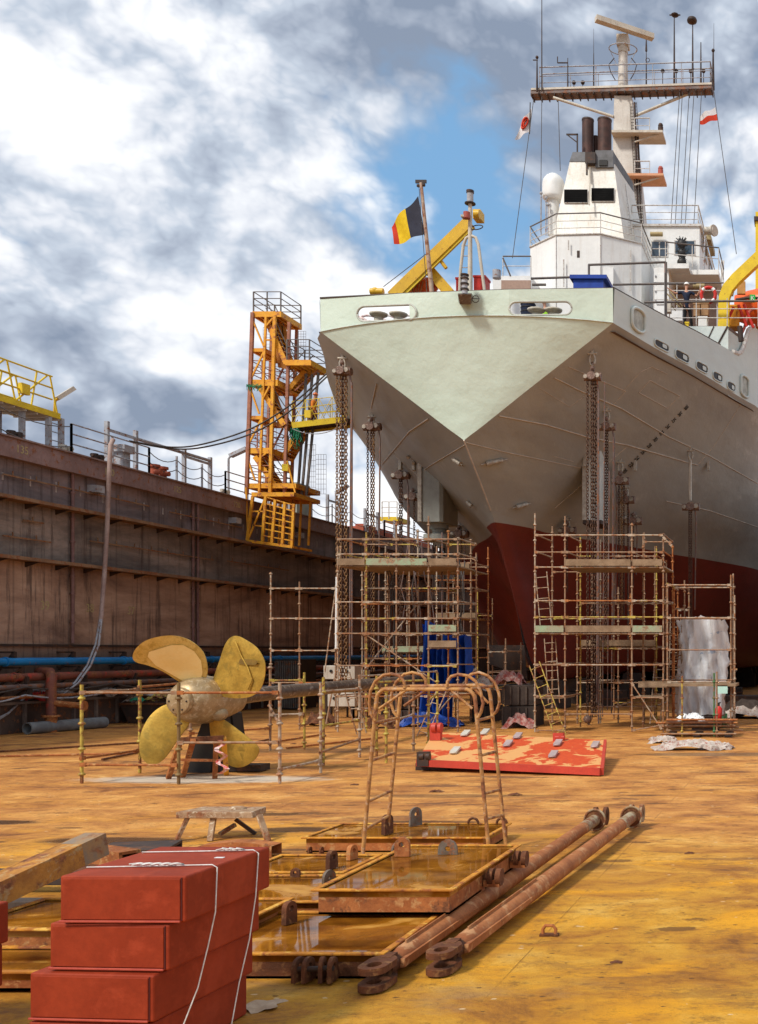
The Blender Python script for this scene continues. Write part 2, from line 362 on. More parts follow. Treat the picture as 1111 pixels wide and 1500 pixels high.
def wall_mat():
    m,N,L,B=nodes_mat('dock_wall_steel'); b=NB(m.node_tree)
    g=N.new('ShaderNodeNewGeometry').outputs['Position']; x,y,z=b.sep(g)[:3]
    n1=b.noise(b.map(g,(.3,.22,.9)),1,12,.72,.3); n2=b.noise(b.map(g,(1,1.2,3.0)),1,12,.78); n3=b.noise(b.map(g,(2,3.2,.22)),1,12,.8); n4=b.noise(g,5,6,.7)
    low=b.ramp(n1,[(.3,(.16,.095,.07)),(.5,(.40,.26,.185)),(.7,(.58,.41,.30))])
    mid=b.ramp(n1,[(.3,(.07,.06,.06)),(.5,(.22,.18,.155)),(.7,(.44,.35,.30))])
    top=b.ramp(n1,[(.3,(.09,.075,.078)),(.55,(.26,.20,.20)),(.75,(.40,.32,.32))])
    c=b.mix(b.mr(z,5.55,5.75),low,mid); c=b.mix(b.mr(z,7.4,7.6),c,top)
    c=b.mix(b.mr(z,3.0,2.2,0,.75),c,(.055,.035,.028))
    c=b.mix(b.mr(n3,.50,.62,0,.75),c,(.06,.04,.035))
    c=b.mix(b.mr(n3,.44,.28,0,.35),c,(.30,.17,.11))
    c=b.mix(b.mr(n2,.55,.75,0,.6),c,(.20,.085,.045))
    c=b.mix(b.mr(n4,.62,.8,0,.5),c,(.05,.03,.025))
    f=b.math('ABSOLUTE',b.math('SUBTRACT',b.math('FRACT',b.math('DIVIDE',y,2.45)),.5))
    c=b.mix(b.mr(f,.03,.0,0,.4),c,(.05,.035,.03))
    L.new(c,B.inputs['Base Color']); B.inputs['Roughness'].default_value=.55; B.inputs['Metallic'].default_value=.1
    L.new(b.bump(b.math('ADD',b.math('MULTIPLY',n2,.6),b.noise(b.map(g,(.4,1.2,1.2)),1,2)),.5,.06),B.inputs['Normal']); return m
def panel_mat():
    m,N,L,B=nodes_mat('hatch_panel_paint'); b=NB(m.node_tree)
    g=N.new('ShaderNodeTexCoord').outputs['Object']
    n1=b.noise(b.map(g,(1.0,.9,1),(1.7,.6,0)),1.7,9,.62,.5); n2=b.noise(g,9,6,.7)
    c=b.mix(b.mr(n2,.3,.7),(.62,.08,.012),(.52,.05,.01)); c=b.mix(b.mr(n1,.505,.52),c,b.mix(n2,(.72,.38,.13),(.66,.30,.10)))
    c=b.mix(b.mr(n2,.62,.72,0,.7),c,(.55,.10,.04))
    L.new(c,B.inputs['Base Color']); B.inputs['Roughness'].default_value=.5; L.new(b.bump(n2,.2),B.inputs['Normal']); return m
def water_mat():
    m,N,L,B=nodes_mat('rusty_water'); b=NB(m.node_tree)
    g=N.new('ShaderNodeNewGeometry').outputs['Position']
    n1=b.noise(b.map(g,(1.3,1.7,1)),1,7,.6,.6)
    c=b.ramp(n1,[(.30,(.06,.018,.004)),(.45,(.17,.058,.006)),(.58,(.32,.12,.010)),(.74,(.62,.33,.07))])
    L.new(c,B.inputs['Base Color']); L.new(b.mr(n1,.56,.64,.03,.5),B.inputs['Roughness']); B.inputs['IOR'].default_value=1.33
    L.new(b.bump(b.noise(g,3,2,.5),.012,.02),B.inputs['Normal']); return m
def plastic_mat():
    m,N,L,B=nodes_mat('clear_plastic_sheet'); b=NB(m.node_tree)
    g=N.new('ShaderNodeTexCoord').outputs['Object']; n1=b.noise(b.map(g,(2,2,.9)),1.6,8,.7,1); n2=b.noise(b.map(g,(1,1,3)),1.1,4,.6)
    c=b.mix(b.mr(n1,.3,.7),(.66,.66,.67),(.82,.82,.82)); 
    c=b.mix(b.mr(n2,.64,.68,0,.6),c,(.08,.22,.42))
    L.new(c,B.inputs['Base Color']); B.inputs['Roughness'].default_value=.22
    B.inputs['Alpha'].default_value=.9
    L.new(b.bump(n1,.8,.10),B.inputs['Normal']); return m
M_ground=ground_mat()
M_hull=hull_mat('hull_side_paint',(.385,.385,.35),(.315,.31,.285),7.6)
M_trans=hull_mat('transom_paint',(.61,.71,.60),(.55,.65,.54),None,stn=.13)
M_bulw=hull_mat('bulwark_paint',(.58,.64,.60),(.52,.57,.54),None,stn=.2)
M_wall=wall_mat(); M_panel=panel_mat(); M_water=water_mat(); M_plastic=plastic_mat()

# ---------------------------------------------------------------- world, sun, camera
SUN_DIR=V((.42,.60,-.80)).normalized()
def make_world():
    w=bpy.data.worlds.new('World'); scene.world=w; w.use_nodes=True; nt=w.node_tree; b=NB(nt)
    bg=nt.nodes['Background']; 
    sky=nt.nodes.new('ShaderNodeTexSky'); sky.sky_type='NISHITA'; sky.sun_disc=False
    el=math.asin(-SUN_DIR.z); sky.sun_elevation=el; sky.sun_rotation=math.atan2(-SUN_DIR.x,-SUN_DIR.y); sky.air_density=1.2; sky.dust_density=.6
    d=nt.nodes.new('ShaderNodeTexCoord').outputs['Generated']
    def blob(px,py,r,wt):
        v=V(((px-PX)/F,1,(PY-py)/F)).normalized()
        n=nt.nodes.new('ShaderNodeVectorMath'); n.operation='DOT_PRODUCT'; nt.links.new(d,n.inputs[0]); n.inputs[1].default_value=v
        return b.mr(n.outputs['Value'],math.cos(math.atan(r/F)),1,0,wt)
    def total(L_):
        t=None
        for a in L_: t=blob(*a) if t is None else b.math('ADD',t,blob(*a))
        return t
    wv=nt.nodes.new('ShaderNodeVectorMath'); wv.operation='SCALE'; wn=nt.nodes.new('ShaderNodeTexNoise'); wn.inputs['Scale'].default_value=5; wn.inputs['Detail'].default_value=4
    nt.links.new(d,wn.inputs['Vector']); nt.links.new(wn.outputs['Color'],wv.inputs[0]); wv.inputs['Scale'].default_value=.05
    dv=nt.nodes.new('ShaderNodeVectorMath'); dv.operation='ADD'; nt.links.new(d,dv.inputs[0]); nt.links.new(wv.outputs[0],dv.inputs[1]); dd=dv.outputs[0]
    def dens(vec):
        base=b.noise(b.map(vec,(1,1,1.45),(.3,.1,.2)),3.6,5,.5)
        t=b.math('MULTIPLY',b.math('SUBTRACT',base,.5),1.7)
        for k,(sc,w) in enumerate(((5.2,.55),(11,.32),(23,.19),(48,.11),(100,.06))):
            n=b.noise(b.map(vec,(1,1,1.3),(1.7*k,2.3+k,k)),sc,1,.5)
            t=b.math('ADD',t,b.math('MULTIPLY',b.math('SUBTRACT',b.math('ABSOLUTE',b.math('SUBTRACT',n,.5)),.10),2.2*w))
        return t
    off=nt.nodes.new('ShaderNodeVectorMath'); off.operation='ADD'; nt.links.new(dd,off.inputs[0]); off.inputs[1].default_value=(-.010,0,.022)
    d1=dens(dd); d2=dens(off.outputs[0]); n2=b.noise(b.map(dd,(1,1,1.4),(4,2,1)),3.0,8,.55)
    form=b.math('SUBTRACT',d1,d2)
    bright=total([(60,90,200,.26),(30,230,170,.10),(430,225,200,.16),(330,420,220,.06),(90,480,150,.20),(230,450,150,.16),(660,720,280,.20),(470,400,200,.10),(640,330,160,.10),(1090,330,180,.14),(300,640,120,.16),(980,360,160,.16),
        (430,50,330,-.30),(740,70,320,-.26),(160,30,60,-.1),(100,585,200,-.30),(300,545,200,-.16),(200,330,200,-.16),(740,240,180,-.06),(1000,60,280,-.10),(330,330,120,-.08),(470,560,150,-.10),(900,200,180,.04)])
    br=b.math('ADD',b.math('MULTIPLY',b.math("SUBTRACT",n2,.5),1.5),bright)
    br=b.math('ADD',br,b.math('MULTIPLY',d1,.75))
    br=b.math('ADD',br,b.math("MULTIPLY",form,1.25))
    br=b.math('ADD',br,.58)
    cl=b.ramp(br,[(0.0,(.22,.27,.36)),(.24,(.34,.39,.48)),(.46,(.47,.53,.62)),(.64,(.66,.69,.75)),(.80,(.80,.82,.85)),(1.0,(.90,.90,.90))])
    cover=b.math('ADD',b.math('ADD',b.math('MULTIPLY',d1,.55),.55),total([(600,220,200,-.14),(520,150,150,-.06),(1060,230,120,.06),(640,280,150,-.10),(420,190,110,-.08),(840,190,180,.05),(980,60,250,.15),(260,610,120,.0),(90,600,150,.05),(740,60,200,.1),(60,60,200,.2),(420,60,200,.2),(600,600,300,.1)]))
    cm=b.mr(cover,.33,.53)
    s10=b.mix(1.0,sky.outputs[0],(.085,.085,.085),'MULTIPLY')
    s10=b.mix(.7,s10,(.20,.42,.70))
    col=b.mix(cm,s10,cl)
    # dimmer ground hemisphere below the horizon
    z=b.sep(d)[2]; col=b.mix(b.mr(z,-.01,-.08),col,(.12,.09,.06))
    nt.links.new(col,bg.inputs['Color']); bg.inputs['Strength'].default_value=1.24
make_world()
sd=bpy.data.lights.new('sun','SUN'); sd.energy=3.5; sd.angle=R(9.0); sd.color=(1,.95,.87)
so=bpy.data.objects.new('sun',sd); COL.objects.link(so); so.rotation_euler=SUN_DIR.to_track_quat('-Z','Y').to_euler(); so.location=(-30,-20,50)
cd=bpy.data.cameras.new('camera'); cam=bpy.data.objects.new('camera',cd); COL.objects.link(cam); scene.camera=cam
cam.location=(0,0,H); cam.rotation_euler=(R(90),0,0)
cd.sensor_fit='VERTICAL'; cd.sensor_height=36; cd.sensor_width=36; cd.lens=36; cd.clip_end=2000; cd.clip_start=.05
cd.shift_x=(555.5-PX)/1500; cd.shift_y=(PY-750)/1500
scene.view_settings.view_transform='Standard'; scene.view_settings.look='None'; scene.view_settings.exposure=0
scene.cycles.max_bounces=6; scene.cycles.transparent_max_bounces=8

g=MB(); g.add([(-700,-40,0),(700,-40,0),(700,900,0),(-700,900,0)],[(0,1,2,3)]); structure(g.build('ground',M_ground))
# ================================================================ DOCK WALLS
WX=-25.8
wt=T('dock_wall','tall rusty steel side wall of the floating dock with two ledges, behind the propeller','dock wall',(WX,60,0))
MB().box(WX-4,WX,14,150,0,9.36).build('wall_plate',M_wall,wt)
MB().box(WX-.3,WX+.28,14,150,8.80,9.43).build('top_girder',mat('girder_purple',(.30,.20,.19),(.22,.14,.13),s=1.2,rough=.6,rust=.25,streak=.3),wt)
MB().box(WX-.3,WX+.36,14,150,9.43,9.48).build('top_lip',mat('lip',(.30,.21,.19),(.2,.13,.12),s=1.5,rough=.7),wt)
Mledge=mat('ledge_rust',(.30,.18,.10),(.20,.11,.06),s=1.5,rough=.8,rust=.4,bump=.4)
for z in (7.56,5.66):
    l=MB().box(WX,WX+.55,14,150,z-.11,z).build('ledge',Mledge,wt)
    mb=MB(); y=16
    while y<110:
        mb.hexa([V((WX,y,z-.28)),V((WX+.02,y,z-.28)),V((WX+.02,y+.03,z-.28)),V((WX,y+.03,z-.28))],[V((WX,y,z-.11)),V((WX+.5,y,z-.11)),V((WX+.5,y+.04,z-.11)),V((WX,y+.04,z-.11))]); y+=1.35
    mb.build('ledge_bracket',M_dark,l)
for px in (103,280,287,620):
    D=-WX*1500/(PX-px); mb=MB().tube((WX+.09,D,2.9),(WX+.09,D,8.8),.055)
    for z in (3.6,4.6,5.2,6.4,7.2,8.1): mb.tube((WX+.09,D,z),(WX+.09,D,z+.06),.085)
    mb.build('riser_pipe',mat('riser',(.26,.15,.13),(.18,.09,.08),s=3,rough=.6),wt)
# horizontal conduit runs with little lit pegs
for (pa,pb,z) in ((0,215,8.25),(245,352,8.2),(0,70,6.3),(128,310,6.55),(330,420,6.6),(30,60,6.9)):
    Da=-WX*1500/(PX-pa);Db=-WX*1500/(PX-pb)
    mb=MB().beam((WX+.1,Da,z),(WX+.1,Db,z),.04,.05)
    y=Da+.4
    while y<Db: mb.beam((WX+.1,y,z-.02),(WX+.1,y,z+.16),.03); y+=1.0
    mb.build('conduit_run',Mledge,wt)
y=28
sw=MB()
while y<80:
    if random.random()<.8: sw.box(WX,WX+.02,y,y+.05,8.0+random.random()*.1,8.3+random.random()*.1)
    y+=1.15
sw.build('weld_stub',mat('weld_stub',(.5,.42,.38),rough=.7),wt)
for px in (128,335,430):
    D=-WX*1500/(PX-px); MB().box(WX,WX+.35,D,D+.4,8.3,8.55).build('flood_lamp',M_railg,wt)
def wall_text(s,px,z,sz):
    D=-WX*1500/(PX-px)
    M=Matrix(((0,0,1,WX+.286),(1,0,0,D),(0,1,0,z),(0,0,0,1)))
    text('frame_number',s,sz,M_numy,M,wt)
wall_text('135',20,9.12,.36); wall_text('130',149,9.12,.36); wall_text('125',250,9.12,.34); wall_text('120',338,9.12,.34)
def wall_text2(s,px,z,sz,X=WX+.006):
    D=-WX*1500/(PX-px); text('frame_number',s,sz,M_numy,Matrix(((0,0,1,X),(1,0,0,D),(0,1,0,z),(0,0,0,1))),wt)
for s,px in (('39',66),('38',132),('37',192)): wall_text2(s,px,4.15,.42)
# wall foot: kerb box with ribs
MB().box(WX,WX+.35,18,120,0,1.02).build('wall_foot',mat('wall_foot',(.12,.075,.055),(.07,.045,.035),s=1,rough=.85,rust=.3,bump=.4),wt)
mb=MB(); y=22
while y<100: mb.box(WX+.35,WX+.43,y,y+.09,0.02,.98); y+=1.1
mb.box(WX+.35,WX+.47,22,100,.92,1.0)
mb.build('foot_rib',mat('foot_rib',(.26,.20,.16),(.16,.11,.09),s=2,rough=.8),wt)
MB().box(WX-.0,WX+.12,18,110,2.78,2.86).build('low_rail',M_dark,wt)
# other side wall of the dock (right of the frame)
wr=T('dock_wall','rusty steel side wall on the other side of the dock, right of the ship','dock wall',(3,80,0))
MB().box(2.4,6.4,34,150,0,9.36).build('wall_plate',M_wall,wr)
MB().box(2.15,2.4,34,150,8.8,9.43).build('top_girder',MATS['girder_purple'],wr)

# pipes along the wall foot
def longpipe(name,label,X,z,r,y0,y1,m,cl=None,group=None,n=12):
    t=T(name,label,'pipe',(X,(y0+y1)/2,0),group)
    mb=MB().tube((X,y0,z),(X,y1,z),r,n)
    y=y0+1
    while y<y1-1: mb.tube((X,y,z),(X,y+.08,z),r*1.22,n); y+=5.5
    mb.build('pipe_run',m,t)
    y=y0+2
    while y<y1-1:
        MB().beam((WX,y,z+.3),(X,y,z+.3),.1,.06).beam((X,y,z+r),(X,y,z+.32),.1,.1).beam((WX+.05,y,z-.3),(X,y,z+.3),.06,.06).build('bracket',M_dark,t); y+=2.6
    return t
longpipe('water_pipe','bright blue pipe running along the foot of the dock wall',WX+.55,2.29,.125,20,66,M_blue)
M_p2=mat('pipe_redbrown',(.24,.075,.045),(.15,.05,.035),s=1.2,rough=.6,rust=.4,c3=(.45,.05,.03))
M_p3=mat('pipe_greybrown',(.20,.14,.12),(.13,.08,.07),s=1.2,rough=.5,rust=.4)
longpipe('service_pipe','thick red brown pipe below the blue pipe on the dock wall',WX+.8,1.80,.13,20,60,M_p2)
longpipe('service_pipe','thin grey brown pipe below the thick red brown pipe on the dock wall',WX+.95,1.50,.085,20,60,M_p3)
longpipe('service_pipe','thin rusty pipe lowest on the dock wall just above its foot',WX+1.05,1.18,.05,20,52,M_rustpipe)
# big elbow
t=T('pipe_elbow','rusty red elbow pipe standing at the foot of the dock wall at far left','pipe',P(36,1060,32.5))
a=G(30,1062); a=V((a.x,a.y,0)); 
MB().path([V((-24.6,33.1,.5)),V((-24.6,33.1,1.6)),V((-24.62,33.15,1.82)),V((-24.75,33.25,1.95)),V((-25.3,33.5,1.95))],.15,12).build('elbow',M_p2,t)
mb=MB().tube((-24.6,33.1,.0),(-24.6,33.1,.55),.17).tube((-24.6,33.1,.5),(-24.6,33.1,.56),.27)
mb.tube((-24.6,33.1,.95),(-23.7,33.3,.85),.1).tube((-23.75,33.3,.85),(-23.65,33.3,.85),.17); mb.build('flange',M_rustpipe,t)
# cables / hoses sagging on the wall foot
for i,(z,d,lab) in enumerate(((1.5,.25,'upper sagging black cable along the foot of the dock wall'),(1.25,.32,'lower sagging grey hose along the foot of the dock wall'))):
    pts=[]
    for k in range(7): pts+=sag((WX+1.2,24+k*4,z),(WX+1.2,28+k*4,z),d*(.5+random.random()*.6),6)[:-1]
    tag(MB().path(pts,.03,6).build('cable',[M_wire,M_railg][i]),lab,'cable')
# junk on the wall foot
def rag(c,sx,sy,h,seed,n=12):
    random.seed(seed); mb=MB(); rows=[]
    for i in range(n+1):
        r=[]
        for k in range(n+1):
            u=i/n*2-1;v=k/n*2-1; e=max(0,1-(abs(u)**2.5+abs(v)**2.5)*.8)
            j=.85+.3*random.random()
            r.append(V((c[0]+u*sx*j,c[1]+v*sy*j,c[2]+h*e**.5*(.45+.7*random.random()))))
        rows.append(r)
    mb.grid(rows,False); return mb
random.seed(3)
for i,(px,D,w,m,lab) in enumerate(((62,34.5,.6,M_cloth,'pale crumpled plastic sheeting heaped on the wall foot beneath the elbow pipe'),(150,37,.5,M_cloth,'white stained sack slumped on the wall foot right of the hanging hose'),(40,33.6,.3,M_red,'bright red bundle tucked under the pipes at far left'))):
    tag(rag((WX+.45,D,1.0),.35,w,.3,i+11).build('sheeting_heap',m),lab,'rubbish')
# grey plastic pipe on the floor
a=G(40,1076);b_=G(153,1066)
mb=MB(); 
mb.tube(a+V((0,0,.19)),b_+V((0,0,.19)),.19,16,caps=False).tube(a+V((0,0,.19)),b_+V((0,0,.19)),.155,16,caps=False)
d=(b_-a).normalized(); 
for q in (a,b_):
    pts=[q+V((0,0,.19))+ (d.orthogonal()) *0 for _ in range(1)]
u=d.cross(V((0,0,1))).normalized()
for q in (a,b_):
    rows=[[q+V((0,0,.19))+(u*math.cos(k*math.pi/8)+V((0,0,1))*math.sin(k*math.pi/8))*r for k in range(17)] for r in (.155,.19)]
    mb.grid(rows)
tag(mb.build('plastic_pipe',M_greypipe),'short thick grey pipe lying on the dock floor at the left near the wall','pipe')
# skip with debris
t=T('skip_bin','low dark steel skip full of scrap behind the propeller fence at left','skip',G(215,1060))
def skip(x0,x1,y0,y1,h,o=.25):
    b0=[V((x0+o,y0+o*.4,.02)),V((x1-o,y0+o*.4,.02)),V((x1-o,y1,.02)),V((x0+o,y1,.02))]; t0=[V((x0,y0,h)),V((x1,y0,h)),V((x1,y1,h)),V((x0,y1,h))]
    return MB().hexa(b0,t0)
c=G(222,1060); sk=skip(c.x-1.15,c.x+1.35,c.y,c.y+1.3,.72); sk.build('bin',M_dark,t)
MB().beam((c.x-1.15,c.y-.03,.72),(c.x+1.35,c.y-.03,.72),.07,.07).beam((c.x-1.15,c.y,.72),(c.x-1.15,c.y+1.3,.72),.07,.07).build('rim',M_rustdark,t)
random.seed(5)
for i in range(16):
    q=V((c.x-.9+random.random()*2.0,c.y+.1+random.random()*1.0,.75+random.random()*.28)); m=random.choice([M_cloth,M_rustpipe,M_greypipe,M_plank,M_net,M_scafy,M_whitec,M_rustdark])
    if i%3==0:
        mb=MB().tube(q,q+V((random.uniform(-.5,.5),random.uniform(-.4,.2),random.uniform(-.1,.2))),.07,8)
        nm,lb='scrap_pipe','short scrap pipe end in the heap on the dark skip'
    else: mb=rag(q,.22,.18,.16,i+40,6); nm,lb='scrap_piece','crumpled scrap in the heap on the dark skip'
    tag(mb.build(nm,m),lb,'scrap','scrap heaped in the skip')
for x in (0,1):
    pass
# ribbed dark container right of propeller
t=T('ribbed_radiator','dark ribbed steel unit standing by the wall right of the propeller','container',G(418,1042))
D=2.6*1500/(1040-955); x0=XD(403,D);x1=XD(438,D)
MB().box(x0,x1,D,D+1.6,.05,ZD(966,D)).build('casing',M_black,t)
for i in range(13):
    x=x0+(x1-x0)*(i+.5)/13; MB().box(x-.02,x+.02,D-.06,D,.08,ZD(968,D)).build('rib',mat('rib_dull',(.16,.14,.12),(.09,.07,.06),s=4,rust=.3),t)
# white control boxes
for px,py,w,h,D,lab in ((497,985,46,20,40,'cream control box with small gauges behind the fence right of the propeller'),(519,994,28,24,41,'second cream box half hidden behind the scaffold posts'),(500,1025,40,20,40,'low white crate below the cream control box')):
    x0=XD(px-w/2,D);x1=XD(px+w/2,D);z0=ZD(py+h/2,D);z1=ZD(py-h/2,D)
    t=T('control_box',lab,'box',((x0+x1)/2,D,0))
    MB().box(x0,x1,D,D+.6,z0,z1).build('cabinet',M_cream,t,bevel=.02)
    mb=MB()
    for k in (.25,.75): mb.tube((x0+(x1-x0)*k,D-.01,z0+(z1-z0)*.6),(x0+(x1-x0)*k,D-.04,z0+(z1-z0)*.6),.06,8)
    mb.build('gauge',M_black,t)
    mb=MB()
    for x in (x0+.08,x1-.08):
        for y in (D+.08,D+.5): mb.beam((x,y,0),(x,y,z0),.06)
    mb.build('leg',M_dark,t)

# hanging hose from the wall top
t=T('hanging_hose','pale pipe and hose hanging from the wall top down to the floor at left','hose',P(160,650,37))
Dh=36.2
top=[P(335,705,46),P(300,690,44.5),P(250,672,41.5),P(205,652,39),P(178,644,37.3),P(166,644,36.6),P(162,652,36.2)]
MB().path([P(166,644,36.4),P(162,652,36.2),P(160,700,36.2),P(157,780,36.2),P(154,830,36.2),P(149,900,35.8),P(145,925,35.6)],.075,8).build('pipe_drop',mat('hose_pale',(.42,.31,.27),(.3,.2,.17),s=2,rough=.6),t)
for o in (0,5):
    MB().path([P(147+o*.4,908,35.6),P(140+o,945,35.2),P(128+o,975,34.8),P(110+o,1000,34.4),P(90,1014+o,34),P(50,1010,33.7),P(28,1030,33),P(12,1045,32),P(-20,1060+o,31)],.035,6).build('hose_tail',M_railg,t)

# ---------------------------------------------------------------- dock top
TZ=9.48
def rail(name,label,D0,D1,X=WX-.1,step=2.0,levels=(.4,.75,1.1),m=M_railg,chainy=False,group='railings along the top of the dock wall'):
    t=T(name,label,'railing',(X,D0,TZ),group); n=max(1,round((D1-D0)/step))
    for i in range(n+1):
        y=D0+(D1-D0)*i/n; MB().beam((X,y,TZ),(X,y,TZ+1.1),.06).build('post',m,t)
    for z in levels:
        if chainy:
            pts=[]
            for i in range(n): pts+=sag((X,D0+(D1-D0)*i/n,TZ+z),(X,D0+(D1-D0)*(i+1)/n,TZ+z),.22,6)[:-1]
            pts.append(V((X,D1,TZ+z))); MB().path(pts,.018,5).build('chain_swag',M_raild,t)
        else: MB().tube((X,D0,TZ+z),(X,D1,TZ+z),.028,6).build('rail_bar',m,t)
    return t
g_='railings along the top of the dock wall'
rail('railing','grey three bar railing on the wall top, nearest the yellow gangway',35.8,40.0)
rail('railing','chain railing on the wall top between the two tall frames',40.0,45.2,chainy=True,levels=(.55,.95))
rail('railing','grey railing on the wall top just before the yellow stair tower',45.2,50.5)
rail('railing','chain railing on the wall top right of the stair tower',53,62,chainy=True,levels=(.55,1.0))
rail('railing','far grey railing on the wall top beside the ship',62,95,step=2.5)
rail('railing','chain railing hanging below the yellow gangway',29,35.8,chainy=True,levels=(.3,1.0),step=3.3)
# pipe frames on the wall top
for (pa,pb,top,lab) in ((157,199,11.05,'tall grey pipe frame on the wall top above the railing near the hose'),(270,308,10.95,'second tall grey pipe frame on the wall top'),(535,553,10.9,'third pipe frame on the wall top right of the stair tower'),(480,497,11.0,'fourth pipe frame on the wall top left of the long chains')):
    X=WX-.5; Da=-X*1500/(PX-pa);Db=-X*1500/(PX-pb); t=T('pipe_gantry',lab,'gantry',(X,Da,TZ))
    for y in (Da,Db):
        MB().beam((X,y,TZ),(X,y,top+.15),.13,.13).build('post',M_railg,t)
    MB().beam((X,Da,top-.15),(X,Db,top-.15),.09,.09).build('crossbar',M_railg,t)
X=WX-.5
tag(MB().tube((X,-X*1500/(PX-200),10.9),(X,-X*1500/(PX-308),10.95),.07,8).build('pipe_span',M_railg),'long grey pipe spanning between the two tall frames on the wall top','pipe')
# two long cables from frames to the ship
for o,lab in ((0,'upper of the two long black cables from the dock to the ship'),(.35,'lower of the two long black cables from the dock to the ship')):
    pts=[P(190,646,38.6),P(250,655+o*6,41),P(300,650+o*14,44),P(370,627+o*22,45.3),P(430,590+o*24,45.0),P(478,548+o*14,45),P(520,512+o*20,45.2)]
    # smooth
    q=[]
    for i in range(len(pts)-1):
        p0=pts[max(i-1,0)];p1=pts[i];p2=pts[i+1];p3=pts[min(i+2,len(pts)-1)]
        for k in range(5):
            u=k/5; q.append(.5*((2*p1)+(p2-p0)*u+(2*p0-5*p1+4*p2-p3)*u*u+(3*p1-p0-3*p2+p3)*u**3))
    q.append(pts[-1]); tag(MB().path(q,.035,6).build('cable',M_wire),lab,'cable')
# small gear on the wall top
def vent(px,D0,h,lab,m=M_railg):
    X=WX-.4; D=-X*1500/(PX-px); t=T('ventilator',lab,'vent',(X,D,TZ))
    MB().box(X-.2,X+.2,D,D+.4,TZ,TZ+h*.7).build('stem',m,t); MB().box(X-.32,X+.32,D-.1,D+.5,TZ+h*.7,TZ+h).build('hood',m,t,bevel=.02)
vent(173,0,.95,'grey box shaped ventilator on the wall top by the hanging hose')
for px,lab in ((226,'left orange red valve on the wall top'),(238,'right orange red valve on the wall top')):
    X=WX-.3;D=-X*1500/(PX-px); t=T('valve',lab,'valve',(X,D,TZ)); mr_=mat('valve_red',(.45,.10,.05),(.35,.08,.04),rough=.6)
    MB().tube((X,D,TZ),(X,D,TZ+.45),.16,10).tube((X,D,TZ+.45),(X,D,TZ+.55),.22,10).build('body',mr_,t)
    MB().tube((X+.1,D-.1,TZ+.25),(X+.35,D-.1,TZ+.25),.1,8).build('outlet',mr_,t)
for px,lab in ((143,'low dark bollard on the wall top left of the ventilator'),(97,'low brown bollard on the wall top at left'),(330,'low cream box on the wall top before the stair tower'),(22,'dark red mooring roller on the wall top at far left')):
    X=WX-.35;D=-X*1500/(PX-px); m=M_dark if 'dark' in lab else M_cream
    t=T('bollard',lab,'bollard',(X,D,TZ)); MB().box(X-.35,X+.35,D-.3,D+.3,TZ,TZ+.1).build('base',m,t)
    MB().tube((X,D-.15,TZ+.1),(X,D-.15,TZ+.35),.12,10).tube((X,D+.15,TZ+.1),(X,D+.15,TZ+.35),.12,10).tube((X,D-.3,TZ+.28),(X,D+.3,TZ+.28),.07,8).build('posts',m,t)
# pale cabinet behind the tower
t=T('steel_cabinet','pale green grey cabinet on the wall top just right of the stair tower','cabinet',(WX-1,52,TZ))
X0=WX-1.6;X1=WX-.35; D=-X1*1500/(PX-455)
MB().box(X0,X1,D-1.4,D,TZ,TZ+1.75).build('cabinet_body',mat('cab',(.42,.45,.38),(.35,.38,.32),s=2,streak=.4),t,bevel=.03)
MB().box(X0+.2,X1-.2,D-1.42,D-1.4,TZ+.2,TZ+1.5).build('door',M_railg,t)
# lamps
for (pts,tip,lab) in (([P(335,725,46.5),P(335,672,46.5),P(340,666,46.5)],[P(338,668,46.5),P(362,657,46.5)],'slim lamp post with a tilted tube lamp left of the stair tower'),([P(492,790,58),P(492,722,58),P(494,718,58)],[P(493,722,58),P(510,711,58)],'lamp post with a tilted tube lamp behind the long chains')):
    t=T('lamp_post',lab,'lamp post',pts[0]); MB().path(pts,.05,8).build('pole',M_railg,t); MB().beam(tip[0],tip[1],.3,.14).build('lamp_head',M_railg,t)
# yellow gangway top left
t=T('gangway','yellow railed gangway on grey legs above the wall top at far left','gangway',(-27,33,TZ))
zg=10.95; xa,xb=-27.7,-26.5; y0,y1=28.5,36.05
gd=MB().box(xa,xb,y0,y1,zg-.08,zg).build('deck',M_dark,t)
MB().box(xb-.02,xb+.04,y0,y1,zg-.16,zg+.04).box(xa-.04,xa+.02,y0,y1,zg-.16,zg+.04).box(xa,xb,y1,y1+.06,zg-.16,zg+.04).build('side_beam',M_yellowb,t)
mb=MB(); y=y0
while y<y1: mb.box(xa,xb,y,y+.05,zg-.22,zg-.08); y+=.5
mb.build('cross_beam',M_cream,gd)
for X in (xb,xa):
    for z in (.45,.85,1.25): MB().tube((X,y0,zg+z),(X,y1-.35-(1.25-z)*-.0,zg+z),.03,6).build('rail_bar',M_yellowb,t)
    y=y1-.1; 
    for k in range(4):
        yy=y1-.1-k*1.9
        MB().tube((X,yy,zg),(X,yy-.35,zg+1.25),.03,6).build('post',M_yellowb,t)
        MB().tube((X,yy-1.9,zg),(X,yy-.45,zg+1.25),.03,6).tube((X,yy-1.2,zg),(X,yy-.95,zg+1.25),.03,6).build('brace',M_yellowb,t)
for (y,X) in ((34.6,-26.7),(33.5,-26.7),(36.2,-26.55),(35.6,-26.55),(34.6,-27.5)):
    MB().beam((X,y,TZ-.1),(X,y,zg-.1),.14).build('leg',M_railg,t)
mb=MB()
for k in range(4): mb.tube((-26.55,35.6,9.7+k*.3),(-26.55,36.2,9.7+k*.3),.02,5)
mb.build('ladder',M_railg,t)
MB().box(xb-.02,xb+.12,34.2,34.55,zg+.3,zg+.65).build('junction_box',M_yellowb,t)
t=T('tube_lamp','tilted tube lamp on a bent arm at the end of the yellow gangway','lamp',P(82,590,36))
